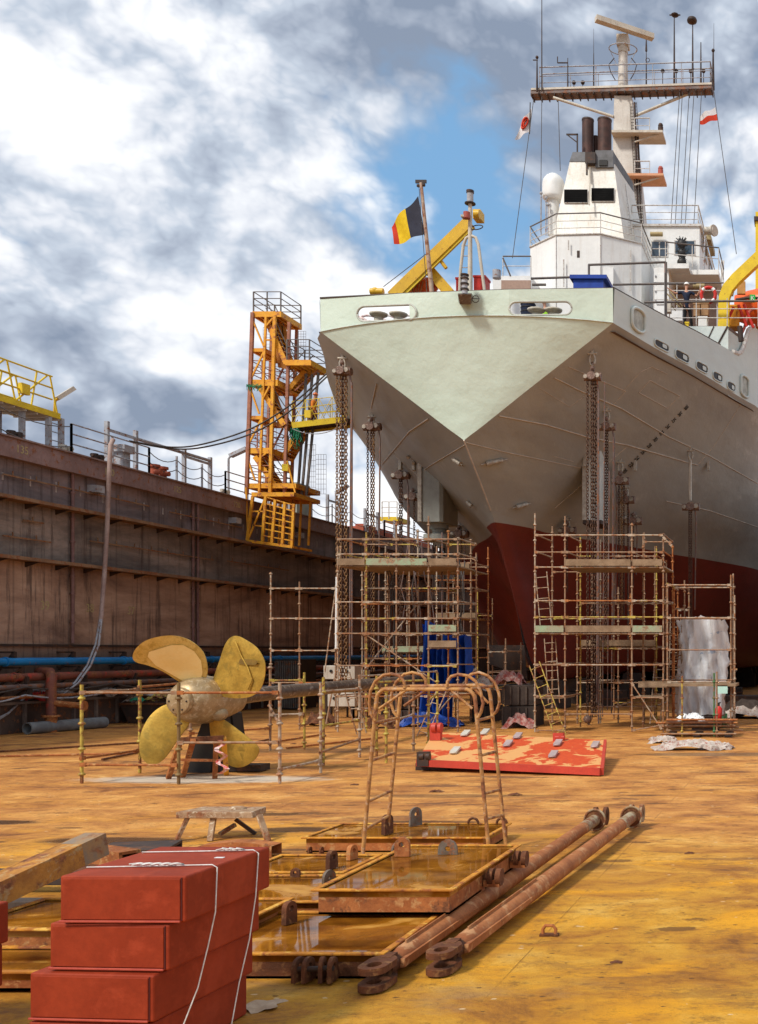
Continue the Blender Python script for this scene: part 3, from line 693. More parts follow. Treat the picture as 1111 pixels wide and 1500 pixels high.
MB().path([P(80,605,36),P(81,588,36),P(86,582,36)],.04,8).build('arm',M_yellow,t); MB().beam(P(84,584,36),P(108,569,36.4),.28,.14).build('lamp_head',M_cream,t)
# small far yellow platform & ladder cages
t=T('platform','small yellow railed platform on the far wall top just left of the hull','platform',P(572,770,66))
D=64; a=P(558,760,D); b2=P(584,768,D+3)
MB().box(XD(557,D),XD(583,D),D,D+2,ZD(763,D),ZD(757,D)).build('deck',M_yellowb,t)
for px in (560,570,582): MB().beam(P(px,760,D),P(px,735,D),.05).build('post',M_railw,t)
for py in (735,743,751): MB().tube(P(560,py,D),P(582,py,D),.025,5).build('rail_bar',M_railw,t)
for px in (563,578): MB().beam(P(px,762,D),P(px,790,D),.12).build('leg',M_railg,t)
tag(MB().box(WX-1.4,WX-.5,60,72,TZ,TZ+.5).box(WX-1.2,WX-.7,60.5,71,TZ+.5,TZ+.7).build('pipe_casing',mat('valve_red',(0,0,0))),'long orange red casing on the far wall top beside the hull','casing')

# ================================================================ STAIR TOWER
t=T('stair_tower','orange steel stair tower hanging on the dock wall left of the ship','stair tower',P(395,800,46.6))
D0,D1=46.4,48.3
def FR(px,py,k=0.0):   # front plane point, k=1 same X,Z on back plane
    p=P(px,py,D0); return V((p.x,D0+(D1-D0)*k,p.z))
def col(a,b,k,w,m=M_towpink,nm='column'): MB().beam(FR(*a,k),FR(*b,k),w,w).build(nm,m,t)
col((370.5,458),(361.5,724),0,.14); col((403,462),(396,724),0,.13,M_orange); col((390,464),(380,724),0,.09,M_orange)
col((366,462),(357,714),1,.11); col((404,462),(396,714),1,.11); col((421,470),(414,724),.1,.12)
for a,b in (((455,539),(437,722)),((446,541),(430,722)),((437,541),(424,722))): col(a,b,.4,.09,M_raild,'tie_rod')
def plat(px0,px1,py,h,k0=0,k1=1,m=M_orange):
    a=FR(px0,py);b=FR(px1,py+h)
    y0=D0+(D1-D0)*k0;y1=D0+(D1-D0)*k1
    o=MB().box(a.x,b.x,y0,y0+.09,b.z,a.z).box(a.x,b.x,y1-.09,y1,b.z,a.z).box(a.x-.003,a.x+.09,y0+.09,y1-.09,b.z,a.z).box(b.x-.09,b.x+.003,y0+.09,y1-.09,b.z,a.z).box(a.x+.09,b.x-.09,y0+.09,y1-.09,a.z-.06,a.z-.01).build('platform',m,t)
    for x in np.linspace(a.x+.3,b.x-.3,3): 
        MB().box(x-.03,x+.03,y0+.1,y1-.1,b.z,a.z-.07).build('joist',M_orange,o)
    return o
def hrail(px0,px1,py,k0=0,k1=1,h=29,m=M_raild,sides=(1,1,1,1)):
    z0=FR(0,py).z; z1=FR(0,py-h).z; xa=FR(px0,py).x; xb=FR(px1,py).x; y0=D0+(D1-D0)*k0+.04;y1=D0+(D1-D0)*k1-.04
    C=[(xa,y0),(xb,y0),(xb,y1),(xa,y1)]
    for x,y in C: MB().beam((x,y,z0),(x,y,z1),.05).build('rail_post',m,t)
    MB().beam(((xa+xb)/2,y0,z0),((xa+xb)/2,y0,z1),.045).build('rail_post',m,t)
    for f in (1,.66,.33):
        z=z0+(z1-z0)*f
        for i in range(4):
            if sides[i]: MB().tube((*C[i],z),(*C[(i+1)%4],z),.022,5).build('rail_bar',m,t)
plat(370,412,456,8); hrail(371,411,456)
plat(418,456,527,8,.0,.9); hrail(420,453,527,0,.9,30)
plat(366,407,556,9); hrail(367,400,556,0,1,28,M_towpink)
plat(367,389,510,5); plat(363,384,609,5)
plat(360.5,397,656,8); hrail(361,392,656,0,1,28,M_towpink)
plat(360,434,708,7,0,1.2); plat(372,434,722,6,-.1,1.2)
hrail(362,395,708,0,1,26,M_towpink)
# stair flights (soffit plates with treads and stringers)
def flight(a,b,w,k0,k1,plate=True,n=9):
    A=FR(*a,k0);B=FR(*b,k1); d=(B-A)
    Ay=V((0,1,0))*w
    s=None
    for q in (V((0,0,0)),Ay): 
        o=MB().beam(A+q,B+q,.05,.22).build('stringer',M_orange,t); s=s or o
    for i in range(n):
        c=A.lerp(B,(i+.5)/n); MB().box(c.x-.17,c.x+.17,c.y+.05,c.y+w-.05,c.z-.02,c.z+.02).build('tread',M_orange,s)
    if plate:
        MB().hexa([A+V((0,.05,-.2)),B+V((0,.05,-.2)),B+Ay+V((0,-.05,-.2)),A+Ay+V((0,-.05,-.2))],[A+V((0,.05,-.16)),B+V((0,.05,-.16)),B+Ay+V((0,-.05,-.16)),A+Ay+V((0,-.05,-.16))]).build('soffit',mat('tower_ochre',(.50,.19,.02),(.38,.14,.015),s=2,rough=.6),s)
    for q in (V((0,0,0)),Ay):
        MB().tube(A+q+V((0,0,.9)),B+q+V((0,0,.9)),.022,5).tube(A+q+V((0,0,.5)),B+q+V((0,0,.5)),.018,5).build('handrail',M_raild,t)
flight((388,466),(418,532),.75,.05,.05); flight((432,534),(404,566),.75,.5,.5,False)
flight((380,568),(415,622),.75,.05,.05); flight((421,624),(398,666),.75,.5,.5,False); flight((372,668),(402,712),.75,.05,.05)
# wide soffit plates of the covered flights
for poly in ([(388,468),(404,468),(413,536),(398,533)],[(403,470),(409,473),(421,532),(411,536)],[(383,570),(396,572),(411,618),(399,622)],[(376,668),(391,668),(394,704),(381,703)]):
    pts=[FR(x,y,.3) for x,y in poly]; MB().prism(pts,(0,.04,0)).build('stair_casing',mat('tower_ochre',(0,0,0)),t)
for a,b,k in (((390,478),(400,466),0),((371,470),(387,508),0),((387,515),(369,553),0),((385,585),(395,566),0),((366,566),(380,606),0),((383,614),(364,652),0),((380,672),(390,664),0),((362,668),(374,704),0),((433,722),(421,675),0),((455,535),(420,566),.4),((371,470),(387,508),1),((387,515),(369,553),1),((366,566),(380,606),1),((383,614),(364,652),1),((403,498),(390,498),0)):
    MB().beam(FR(*a,k),FR(*b,k),.065).build('brace',M_orange if k==0 else M_towpink,t)
# mesh guards (thin wires)
for (x0,x1,ya,yb,k) in ((366,386,468,508,.6),(366,384,566,606,.6),(364,386,614,654,.6),(362,380,668,704,.6),(424,436,640,705,.9),(436,452,655,715,.9),(403,418,466,500,1),(366,389,515,555,1)):
    mb=MB()
    for i in range(9):
        f=i/8; mb.tube(FR(x0,ya+(yb-ya)*f,k),FR(x1,ya+(yb-ya)*f,k),.008,4)
    for i in range(5):
        f=i/4; mb.tube(FR(x0+(x1-x0)*f,ya,k),FR(x0+(x1-x0)*f,yb,k),.008,4)
    mb.build('mesh_guard',M_railg,t)
# bottom cage
ca=[(372,726),(366,793),(433,801),(434,738)]
for a,b in (((374,728),(366,792)),((393,728),(388,795)),((407,733),(402,797)),((421,737),(417,799)),((434,739),(431,802))): MB().beam(FR(*a,-.1),FR(*b,-.1),.11).build('cage_bar',M_orange,t)
for f in (0,.14,.28,.42,.56,.70,.85,1): 
    MB().beam(FR(393-5*f,729+66*f,-.1),FR(434-3*f,741+61*f,-.1),.05).build('cage_rung',M_orange,t)
MB().beam(FR(366,793,-.1),FR(389,796,-.1),.12).beam(FR(389,796,-.1),FR(432,802,-.1),.12).beam(FR(366,793,-.1),FR(366,793,.8),.1).beam(FR(432,802,-.1),FR(432,802,.8),.1).build('cage_sill',M_orange,t)
for a,b in (((392,730),(367,792)),((374,770),(390,772)),((372,750),(392,750)),((364,715),(367,785))): MB().beam(FR(*a,-.1),FR(*b,-.1),.06).build('cage_brace',M_orange,t)
for px in (371,386,402,417,431): MB().beam(FR(px,728,.8),FR(px-3,794,.8),.08).build('cage_bar',M_orange,t)
MB().box(FR(414,0).x,FR(423,0).x,D0-.05,D0+.2,FR(0,690).z,FR(0,680).z).build('warning_sign',M_yellowb,t)
MB().box(FR(447,0).x,FR(456,0).x,D0-.05,D0+.03,FR(0,612).z,FR(0,601).z).build('warning_sign',M_yellowb,t)
# green net bundle
random.seed(9); mb=MB()
for i in range(70):
    a=FR(420+random.random()*14,620+random.random()*20,.2); q=a+V((random.uniform(-.12,.12),random.uniform(-.2,.2),random.uniform(-.5,-.15)))
    mb.path([a,(a+q)/2+V((random.uniform(-.1,.1),0,0)),q],.018,4)
tag(mb.build('safety_net',M_net),'bunched green safety net tied to the stair tower beside the gangway','net'); mb=MB()
for i in range(40):
    a=FR(363+random.random()*22,563+random.random()*4,-.05); mb.tube(a,a+V((random.uniform(-.15,.15),0,random.uniform(-.35,0))),.012,4)
tag(mb.build('safety_net',M_net),'fringe of green net hanging from a left landing of the stair tower','net')
# gangway from the tower to the ship with person
t=T('boarding_gangway','yellow railed gangway from the stair tower to the ship','gangway',P(470,630,46.6))
A=P(437,627,46.8); B=P(514,618,47.4)
MB().beam(A,B,1.1,.09,up=(0,0,1)).build('deck',M_dark,t)
up=V((0,0,1)); d=(B-A).normalized(); sd_=V((0,1,0))
for q in (-.55,.55):
    MB().beam(A+sd_*q,B+sd_*q,.06,.26).build('side_beam',M_yellowb,t)
    for z in (.4,.75,1.08): MB().tube(A+sd_*q+up*z,B+sd_*q+up*z,.017,5).build('rail_bar',M_yellowb,t)
    for i in range(5):
        p=A.lerp(B,i/4)+sd_*q; MB().tube(p,p+up*1.08,.019,5).build('post',M_yellowb,t)
        if i<4:
            p2=A.lerp(B,(i+1)/4)+sd_*q; MB().tube(p,p2+up*1.08,.013,5).tube(p+up*1.08,p2,.013,5).build('brace',M_yellowb,t)
mb=MB().path(sag(A-sd_*.55-up*.15,B-sd_*.55-up*.2,.35,8),.02,5)
mb.build('net_rope',M_railg,t)
# ================================================================ SHIP
CX,SY=-12.24,36.0
ship=T('ship','large ship with pale green stern, brown hull and dark red underside, propped in the dock','ship',(CX,SY,0))
def S3(s,lat,z): return V((CX+lat,SY+s,z))
ST=[0,3.5,6,8.8,10.9,12.6,16.4,19,26.5,40,95,112]
TB={0:[(5.24,14.17),(3.55,12.84),(2.2,11.78),(1.2,10.98),(.6,10.5),(.2,10.2),(0,10.04)],
3.5:[(6.45,14.17),(4.55,12.2),(2.6,10.15),(1.2,8.8),(.5,8.12),(.18,7.78),(0,7.6)],
6:[(7.45,14.17),(5.45,12.1),(3.15,9.95),(.95,7.6),(.4,6.6),(.2,5.6),(0,4.9)],
8.8:[(8.4,14.17),(6.35,12.0),(4.25,9.85),(1.85,7.6),(.55,5.5),(.26,3),(.12,1.85)],
10.9:[(9.1,14.17),(7.2,12),(5.2,9.8),(2.86,7.6),(.8,4.8),(.38,2.4),(.2,1.32)],
12.6:[(9.7,14.17),(8.0,11.95),(6.1,9.8),(3.6,7.6),(1.2,4.6),(.5,1.9),(.2,1.3)],
16.4:[(10.2,14.17),(9.3,11.85),(7.9,9.8),(5.05,7.6),(2.2,4.4),(.9,1.8),(.2,1.3)],
19:[(10.4,14.17),(9.9,11.8),(8.9,9.8),(6.3,7.6),(3.6,4.2),(2,1.8),(.2,1.3)],
26.5:[(10.5,14.17),(10.45,11.8),(10.2,9.8),(8.95,7.6),(7.2,4.2),(5,1.75),(.2,1.3)],
40:[(10.5,14.17),(10.5,11.8),(10.5,9.8),(10.3,7.6),(9.8,4),(8.5,1.6),(.2,1.3)],
95:[(10.5,14.6),(10.5,11.8),(10.4,9.8),(10.3,7.6),(9.8,4),(8.5,1.6),(.2,1.3)],
112:[(1,16.5),(.8,12),(.6,10),(.5,7.6),(.4,4),(.3,1.8),(.1,1.4)]}
arr=np.array([TB[s] for s in ST])   # station,ctrl,2
def interp(s):
    i=max(0,min(len(ST)-2,int(np.searchsorted(ST,s))-1)); u=(s-ST[i])/(ST[i+1]-ST[i]); h=ST[i+1]-ST[i]
    def tan(j):
        if j==0: return (arr[1]-arr[0])/(ST[1]-ST[0])
        if j==len(ST)-1: return (arr[j]-arr[j-1])/(ST[j]-ST[j-1])
        a=(arr[j]-arr[j-1])/(ST[j]-ST[j-1]); b=(arr[j+1]-arr[j])/(ST[j+1]-ST[j]); 
        return np.where(a*b>0,2*a*b/(a+b+1e-12),0)
    m0,m1=tan(i)*h,tan(i+1)*h
    return (2*u**3-3*u**2+1)*arr[i]+(u**3-2*u**2+u)*m0+(-2*u**3+3*u**2)*arr[i+1]+(u**3-u**2)*m1
def section(s,n=5):
    c=interp(s); out=[]
    for i in range(6):
        p0=c[max(i-1,0)];p1=c[i];p2=c[i+1];p3=c[min(i+2,6)]
        for k in range(n):
            u=k/n; out.append(.5*((2*p1)+(p2-p0)*u+(2*p0-5*p1+4*p2-p3)*u*u+(3*p1-p0-3*p2+p3)*u**3))
    out.append(c[6]); return out
SL=list(np.linspace(0,30,41))+[34,38,44,52,62,75,88,95,100,105,109,112]
def LS(side,lat,z,s=0):
    if side<0: return -lat*(1+.045*min(1,s/10))*(.962 if s<.01 else 1), z-.32*max(0,min(1,(z-10)/4.2))
    return lat,z
def hullrows(side):
    return [[S3(s,*LS(side,l,z,s)) for l,z in section(s)] for s in SL]
hb=MB(); hr=hullrows(1); hl=hullrows(-1)
# transom corners nudged to be exact
hb.grid(hr,True); hb.grid(hl,True,flip=True)
hull=hb.build('hull',M_hull,ship)
bvh=BVHTree.FromPolygons([V(p) for p in hb.v],hb.f)
def HS(px,py):
    d=P(px,py,10)-V((0,0,H)); d.normalize()
    loc,nor,idx,dist=bvh.ray_cast(V((0,0,H)),d)
    if loc is None: return None
    if nor.dot(d)>0: nor=-nor
    return loc,nor
# transom: lower face and upper strip
KR=hr[0][0]; KL=hl[0][0]; VV=hr[0][-1]
ktop=[]; n=12
for i in range(n+1):
    u=i/n; p=KL.lerp(KR,u); p.y-=.85*math.sin(math.pi*u)**.8 if 0<u<1 else 0; p.z+=.12*math.sin(math.pi*u); ktop.append(p)
edgeL=[r for r in hl[0]]; edgeR=[r for r in hr[0]]
rows=[]
m=len(edgeL)
for j in range(m):
    w=1-j/(m-1); a=edgeL[j];b_=edgeR[j]; row=[]
    wid=(edgeR[j].x-edgeL[j].x)/(KR.x-KL.x)
    for i in range(n+1):
        u=i/n; p=a.lerp(b_,u)
        off=ktop[i]-KL.lerp(KR,u)
        row.append(p+off*(wid**1.3))
    rows.append(row)
rows[0]=ktop
MB().grid(rows,True,flip=True).build('transom',M_trans,ship)
# knuckle weld + thin line on the transom
MB().path([p+V((0,-.012,0)) for p in ktop],.022,5).build('knuckle_weld',mat('weld_pale',(.60,.62,.54),rough=.5),ship)
# upper strip in three flat facets, with real mooring openings
def zt(px,py,y): return ZD(py,y)
topc=[P(470,437,KL.y),None,None,P(900,422.5,KR.y)]
cut=[0,4,8,12]
def ttop(i):
    k=ktop[i]; px=PX+k.x*F/k.y; py=437+(422.5-437)*(px-470)/430-3.5*math.sin(math.pi*(px-470)/430)
    return V((k.x,k.y-.03,ZD(py,k.y)))
def facet_holes(a0,b0,a1,b1,holes,nm,mt,thick=V((0,.12,0))):
    # a0,b0 bottom; a1,b1 top ; holes lists of (u,v) loops in the facet plane
    outer=[a0,b0,b1,a1]
    polys=[outer]+holes
    tris=tessellate_polygon(polys); flat=[p for q in polys for p in q]
    mb=MB(); mb.add(flat,[tuple(t) for t in tris])
    mb.add([p+thick for p in flat],[tuple(t) for t in tris])
    for h in [outer]+holes:
        k=len(h); mb.add(h+[p+thick for p in h],[(i,(i+1)%k,(i+1)%k+k,i+k) for i in range(k)])
    return mb.build(nm,mt,ship)
def stadium(cx,cy,w,h,nseg=8,r=None):
    r=r or h/2; out=[]
    for (sx,sy,a0) in ((1,-1,-90),(1,1,0),(-1,1,90),(-1,-1,180)):
        for k in range(nseg+1):
            a=R(a0+90*k/nseg); out.append((cx+sx*(w/2-r)+r*math.cos(a),cy+sy*(h/2-r)+r*math.sin(a)))
    return out
def onplane(px,py,p0,nrm):
    o=V((0,0,H)); d=P(px,py,10)-o; t_=(p0-o).dot(nrm)/d.dot(nrm); return o+d*t_
for (i0,i1,hole) in ((0,4,(566,458.5,87,23,-2.2)),(4,8,None),(8,12,(792,451.5,92,20,-.6))):
    a0,b0,a1,b1=ktop[i0],ktop[i1],ttop(i0),ttop(i1)
    nrm=(b0-a0).cross(a1-a0).normalized(); holes=[]
    if hole:
        cx,cy,w,h,tilt=hole; c_,s_=math.cos(R(tilt)),math.sin(R(tilt)); loop=[]
        for (x,y) in stadium(0,0,w,h,6): loop.append(onplane(cx+x*c_-y*s_,cy+x*s_+y*c_,a0,nrm))
        holes=[loop]
        MB().path([p-nrm*(-.03 if nrm.y>0 else .03)*1 for p in loop],.045,6,closed=True).build('opening_rim',mat('rim',(.52,.54,.47),(.42,.42,.37),rough=.5),ship)
    facet_holes(a0,b0,a1,b1,holes,'bulwark',M_trans)
MB().path([ttop(0)]+[ttop(i)+V((0,.04,0)) for i in (4,8,12)],.035,6).build('bulwark_cap',mat('cap_brown',(.10,.075,.06),rough=.6),ship)
# side bulwark (right)
ZT=15.42
Y0=KR.y; rb=[];rt=[]
for s in np.linspace(0,12.2,20):
    l,z=section(s)[0]; rb.append(S3(s,l,z)); zz=ttop(12).z+(15.95-ttop(12).z)*min(1,s/9.6); rt.append(S3(s,l+.05,zz))
# sweep up to the upper deck level
sB=[];sT=[]
for s,dz in ((9.7,0),(10.2,.05),(10.6,.25),(10.9,.6),(11.15,1.05),(11.4,1.5),(11.9,1.85),(13,1.95)):
    l,z=interp(s)[0]; sB.append(S3(s,l,z)); sT.append(S3(s,l+.05,15.95+dz))
rb=[p for p in rb if p.y-SY<9.6]+sB; rt=[p for p in rt if p.y-SY<9.6]+sT
for s in (18,26,40,60,80,95):
    l,z=interp(s)[0]; rb.append(S3(s,l,z)); rt.append(S3(s,l+.02,17.95))
MB().grid([rb,rt],True).grid([[p+V((-.1,0,0)) for p in rt],[p+V((-.1,0,0)) for p in rb]],True).build('bulwark',M_bulw,ship)
MB().path([p+V((-.05,0,.02)) for p in rt[:14]],.045,6).build('bulwark_cap',M_dark,ship)
fl=[p+V((-.05,0,.05)) for p in rt if 9.5<p.y-SY<12.5]
MB().path(fl,.11,8).build('sheer_flange',M_railw,ship)
MB().path([p+V((0,.5,1.0)) for p in fl[2:]],.07,8).build('red_handrail',mat('rail_red',(.45,.10,.07),rough=.5),ship)
# left bulwark
lb=[];lt=[]
for s in (0,3,6,9,12,18,30,60,95):
    l,z=LS(-1,*interp(s)[0],s); lb.append(S3(s,l,z)); lt.append(S3(s,l-.04,ttop(0).z+.02*s))
MB().grid([lt,lb],True).build('bulwark',M_bulw,ship)
# deck
dk=[[S3(s,LS(-1,*interp(s)[0],s)[0]+.1,13.95),S3(s,interp(s)[0][0]-.1,13.95)] for s in (.3,3,6,9,12,18,26,40,95)]
MB().grid(dk,False).build('deck',mat('deck_paint',(.16,.10,.08),(.12,.08,.06),s=1),ship)
# fairleads on the right bulwark: thick rounded rims, flat throats coloured with the hollow's shade
def side_pt(px,py):
    # intersect ray with right bulwark grid
    o=V((0,0,H)); d=(P(px,py,10)-o).normalized(); return bw.ray_cast(o,d)
_m=MB().grid([rb,rt]); bw=BVHTree.FromPolygons([V(p) for p in _m.v],_m.f)
def ring_on(loop_px,r,mt,nm,out=.03):
    pts=[];
    for (x,y) in loop_px:
        q=side_pt(x,y)
        if q[0] is None: continue
        nn=q[1] if q[1].x>0 else -q[1]; pts.append(q[0]+nn*out)
    MB().path(pts,r,8,closed=True).build(nm,mt,ship); return pts
def fill_on(loop_px,mt,nm,out):
    pts=[]
    for (x,y) in loop_px:
        q=side_pt(x,y)
        if q[0] is None: return
        nn=q[1] if q[1].x>0 else -q[1]; pts.append(q[0]+nn*out)
    MB().add(pts,[tuple(range(len(pts)))]).build(nm,mt,ship)
def skew(cx,cy,w,h,sh,n=5,r=None): return [(x,y+(x-cx)*sh) for x,y in stadium(cx,cy,w,h,n,r)]
ring_on(skew(934,469,19,33,.55,6,8.5),.06,M_bulw,'fairlead_rim',.05); fill_on(skew(934,469,18,31,.55,6,8),mat('fairlead_throat',(.30,.31,.27),(.50,.52,.46),s=3,rough=.5),'fairlead_throat',.02)
ring_on(skew(1090,566,11,30,.6,6,5),.06,M_bulw,'fairlead_rim',.05); fill_on(skew(1090,566,10,28,.6,6,4.5),MATS['fairlead_throat'],'fairlead_throat',.02)
for (x,y,w,h) in ((969,506,21,11),(999,522,20,13),(1028,538,17,12),(1051,552,14,12),(1071,566,12,12)):
    L_=skew(x,y,w,h,.52,4,4.2)
    fill_on(L_,M_black,'freeing_port',.015); ring_on(L_,.03,M_bulw,'port_rim',.02)  # black plates stand in for the shade inside the ports
    fill_on(skew(x+w*.2,y+h*.12,w*.32,h*.5,.52,3,1.5),M_bulw,'port_baffle',.03)
# weld seams on the hull from where they lie on its surface
def seam(pts,r=.018,nm='weld_seam',mt=None,n=14):
    out=[]
    for i in range(len(pts)-1):
        for k in range(n):
            u=k/n; q=HS(pts[i][0]+(pts[i+1][0]-pts[i][0])*u,pts[i][1]+(pts[i+1][1]-pts[i][1])*u)
            if q: out.append(q[0]+q[1]*.008)
    q=HS(*pts[-1]); 
    if q: out.append(q[0]+q[1]*.008)
    if len(out)>1: MB().path(out,r,4,False).build(nm,mt or M_weld,ship)
seam([(726,608),(800,622),(860,640),(920,652),(1010,678),(1022,681)],.026)
seam([(812,553),(850,572),(910,598),(980,640),(1040,668),(1110,708)],.024)
seam([(683,648),(740,662),(858,687)],.016); seam([(976,734),(1040,748),(1110,772)],.02)
seam([(833,537),(870,553),(917,573)],.014); seam([(917,573),(899,592)],.012)
seam([(1022,681),(1045,655),(1090,585)],.014); seam([(936,575),(952,557),(996,580),(978,598),(936,575)],.014)
seam([(911,575),(938,545),(955,537),(978,548)],.012); seam([(790,568),(835,596),(860,577)],.010)
seam([(628,613),(600,632),(570,668),(560,680)],.024); seam([(684,650),(640,676),(612,694)],.018)
seam([(552,562),(544,598)],.02); seam([(572,660),(640,722),(680,755)],.012); seam([(640,722),(672,745)],.014)
seam([(812,745),(855,708),(918,655)],.012); seam([(810,668),(840,676)],.01)
kl=[hr[i][-1]+V((.0,-.01,-.005)) for i in range(0,5)]
MB().path(kl,.03,5).build('centreline_weld',M_weld,ship)
# draft marks
dm=['38','36','35','34','32','30','28','26','24','22','20']
for i,s in enumerate(dm):
    u=i/10; px=1005+(915-1005)*u; py=597+(690-597)*u
    q=HS(px,py); 
    if not q: continue
    n_=q[1]; xax=V((0,1,0)); xax=(xax-n_*xax.dot(n_)).normalized()
    yax=n_.cross(xax); 
    if yax.z<0: yax=-yax
    M=Matrix.Identity(4)
    for r_ in range(3): M[r_][0]=xax[r_]; M[r_][1]=yax[r_]; M[r_][2]=n_[r_]; M[r_][3]=(q[0]+n_*.015)[r_]
    text('draft_mark',s,.30,M_black,M,ship)
# sacrificial anodes & lugs
for (px,py,L_,a) in ((672,675,.32,-20),(723,675,.62,5),(690,737,.24,-20),(763,739,.5,12),(912,757,.3,20),(600,668,.1,80),(608,676,.1,80)):
    q=HS(px,py)
    if not q: continue
    n_=q[1]; ax=V((math.cos(R(a)),.25,-math.sin(R(a)))); ax=(ax-n_*ax.dot(n_)).normalized(); c=q[0]+n_*.08
    MB().tube(c-ax*L_*.5,c+ax*L_*.5,.085,10).tube(c-ax*L_*.8,c+ax*L_*.8,.025,6).build('anode',M_shack,ship)
for (px,py) in ((607,676),(858,670),(931,677),(1038,678),(587,676)):
    q=HS(px,py)
    if q: c=q[0]; MB().box(c.x-.06,c.x+.06,c.y-.12,c.y+.08,c.z-.38,c.z+.1).build('lifting_lug',M_shack,ship)
# pods / strut housings under the hull
def pod(x0,x1,yt,yb,D,dep,mt,flange):
    a=XD(x0,D);b2=XD(x1,D);z0=ZD(yb,D);z1=ZD(yt,D)+3
    o=MB().prism([V((a+.12,D,z0)),V((b2-.12,D,z0)),V((b2,D+.12,z0)),V((b2,D+dep,z0)),V((a,D+dep,z0)),V((a,D+.12,z0))],(0,0,z1-z0)).build('strut_housing',mt,ship)
    MB().box(a-.06,a+.1,D-.07,D+.1,z0,z1).build('edge_bar',M_shack,o)
    if flange:
        c=V(((a+b2)/2,D+dep/2,z0)); w=(b2-a)/2
        MB().lathe(c,(0,0,-1),[(0,w*.85),(.2,w*.8),(.25,w*.6),(.45,w*.55),(.46,w*1.35),(.75,w*1.35),(.76,w*.6),(1.0,w*.5)],24,False).build('slewing_flange',mt,o)
        for k in range(7):
            an=k*.9; MB().tube(c+V((math.cos(an)*w*.5,math.sin(an)*w*.5,-.9)),c+V((math.cos(an)*w*.5,math.sin(an)*w*.5,-3.2)),.035,6).build('hydraulic_line',M_dark,o)
    else:
        MB().box(a-.05,b2+.05,D-.04,D+dep+.05,z0-.15,z0).build('base_flange',M_dark,o)
pod(615,648,695,764,43.0,1.9,M_podg,True)
pod(856,880,700,762,41.2,1.6,M_podl,False)
# ---- superstructure
sup=MB()
def PZ(px,py,z): # pixel on horizontal plane z
    D=(z-H)*F/(PY-py); return V(((px-PX)/F*D,D,z))
zt_=ZD(345,52.0)
top=[PZ(777,363,zt_),PZ(815,345,zt_),PZ(880,343.5,zt_),PZ(940,358,zt_),V((PZ(940,358,zt_).x,60,zt_)),V((PZ(777,363,zt_).x,60,zt_))]
zb=13.9
sup.prism([V((p.x,p.y,zb)) for p in top],(0,0,zt_-zb)).build('deckhouse',M_white,ship)
MB().path([p+V((0,-.02,.03)) for p in top],.05,6,closed=True).build('deckhouse_edge',M_railw,ship)
for x_,y_ in ((top[1].x,top[1].y),(top[2].x,top[2].y)): MB().tube((x_,y_-.02,zb),(x_,y_-.02,zt_-.05),.02,4).build('corner_weld',M_railw,ship)
for px_,a_,b_ in ((826,380,420),(833,352,366),(905,362,420),(924,366,425)): MB().tube(P(px_,b_,51.8+(.9 if px_>890 else 0)),P(px_,a_,51.8+(.9 if px_>890 else 0)),.035,6).build('service_pipe',M_railw,ship)
MB().box(P(884,0,52).x,P(899,0,52).x,51.95,52.35,P(0,424,52).z,P(0,392,52).z).build('vent_locker',M_white,ship)
# side extension of casing to the right (face with door)
# funnel
zf0=zt_; zf1=ZD(237,54.2); 
b0=[P(808,350,53.0),P(915,352,53.0)]; bl=V((b0[0].x,53.0,zf0)); br_=V((b0[1].x,53.0,zf0))
tl=P(835,238,54.2); tr=P(899,238,54.2)
fun=MB().hexa([bl,br_,V((br_.x+.55,58.5,zf0)),V((bl.x,58.5,zf0))],[V((tl.x,54.2,zf1)),V((tr.x,54.2,zf1)),V((tr.x+.45,57.8,zf1)),V((tl.x,57.8,zf1))]).build('funnel',M_cream if False else mat('funnel_paint',(.78,.76,.70),(.68,.64,.56),s=.8,rough=.45,streak=.5,sc=(.40,.26,.13)),ship)
zc=ZD(222,54.2)
MB().hexa([V((tl.x-.02,54.17,zf1)),V((tr.x+.02,54.17,zf1)),V((tr.x+.45,57.8,zf1)),V((tl.x,57.8,zf1))],[V((tl.x+.14,54.25,zc)),V((tr.x-.0,54.25,zc)),V((tr.x+.4,57.7,zc)),V((tl.x+.14,57.7,zc))]).build('funnel_cap',M_greysoot,fun)
a=P(873,246,54.05);b2=P(899,222,54.05); MB().box(a.x,b2.x,53.95,54.6,a.z,b2.z+.02).build('vent_box',M_greysoot,fun)
a=P(878,242,53.9);b2=P(890,234,53.9); MB().box(a.x,b2.x,53.9,53.96,a.z,b2.z).build('vent_opening',M_black,fun)
a=P(858,240,53.9);b2=P(873,224,53.9); MB().box(a.x,b2.x,53.8,54.3,a.z,b2.z).tube(P(860,238,53.8),P(860,256,53.6),.05).build('flood_lamp',M_dark,fun)
for (px0,px1,ptop,pbot,lean) in ((853,870,177,226,0),(876,896,177,226,0)):
    D=55.2; a=P((px0+px1)/2,pbot+8,D); b2=P((px0+px1)/2,ptop,D); r=(px1-px0)/2/F*D
    o=MB().lathe(a,(0,0,1),[(0,r),(b2.z-a.z,r)],20).build('exhaust_pipe',M_exh,fun)
    MB().lathe(b2+V((0,0,-.02)),(0,0,1),[(0,r*1.05),(.08,r*1.05),(.08,r*.85),(-.4,r*.85)],20).build('pipe_lip',M_dark,o)
D=55.6;a=P(873,226,D); MB().tube(a,P(873,200,D),.16,10).build('exhaust_pipe',M_exh,fun)
for px,py in ((831,196),(846,222)): pass
MB().beam(P(846,223,54.5),P(846,196,54.5),.07).beam(P(830,197,54.5),P(847,197,54.5),.07).beam(P(832,198,54.5),P(845,208,54.5),.05).build('davit_bracket',M_dark,fun)
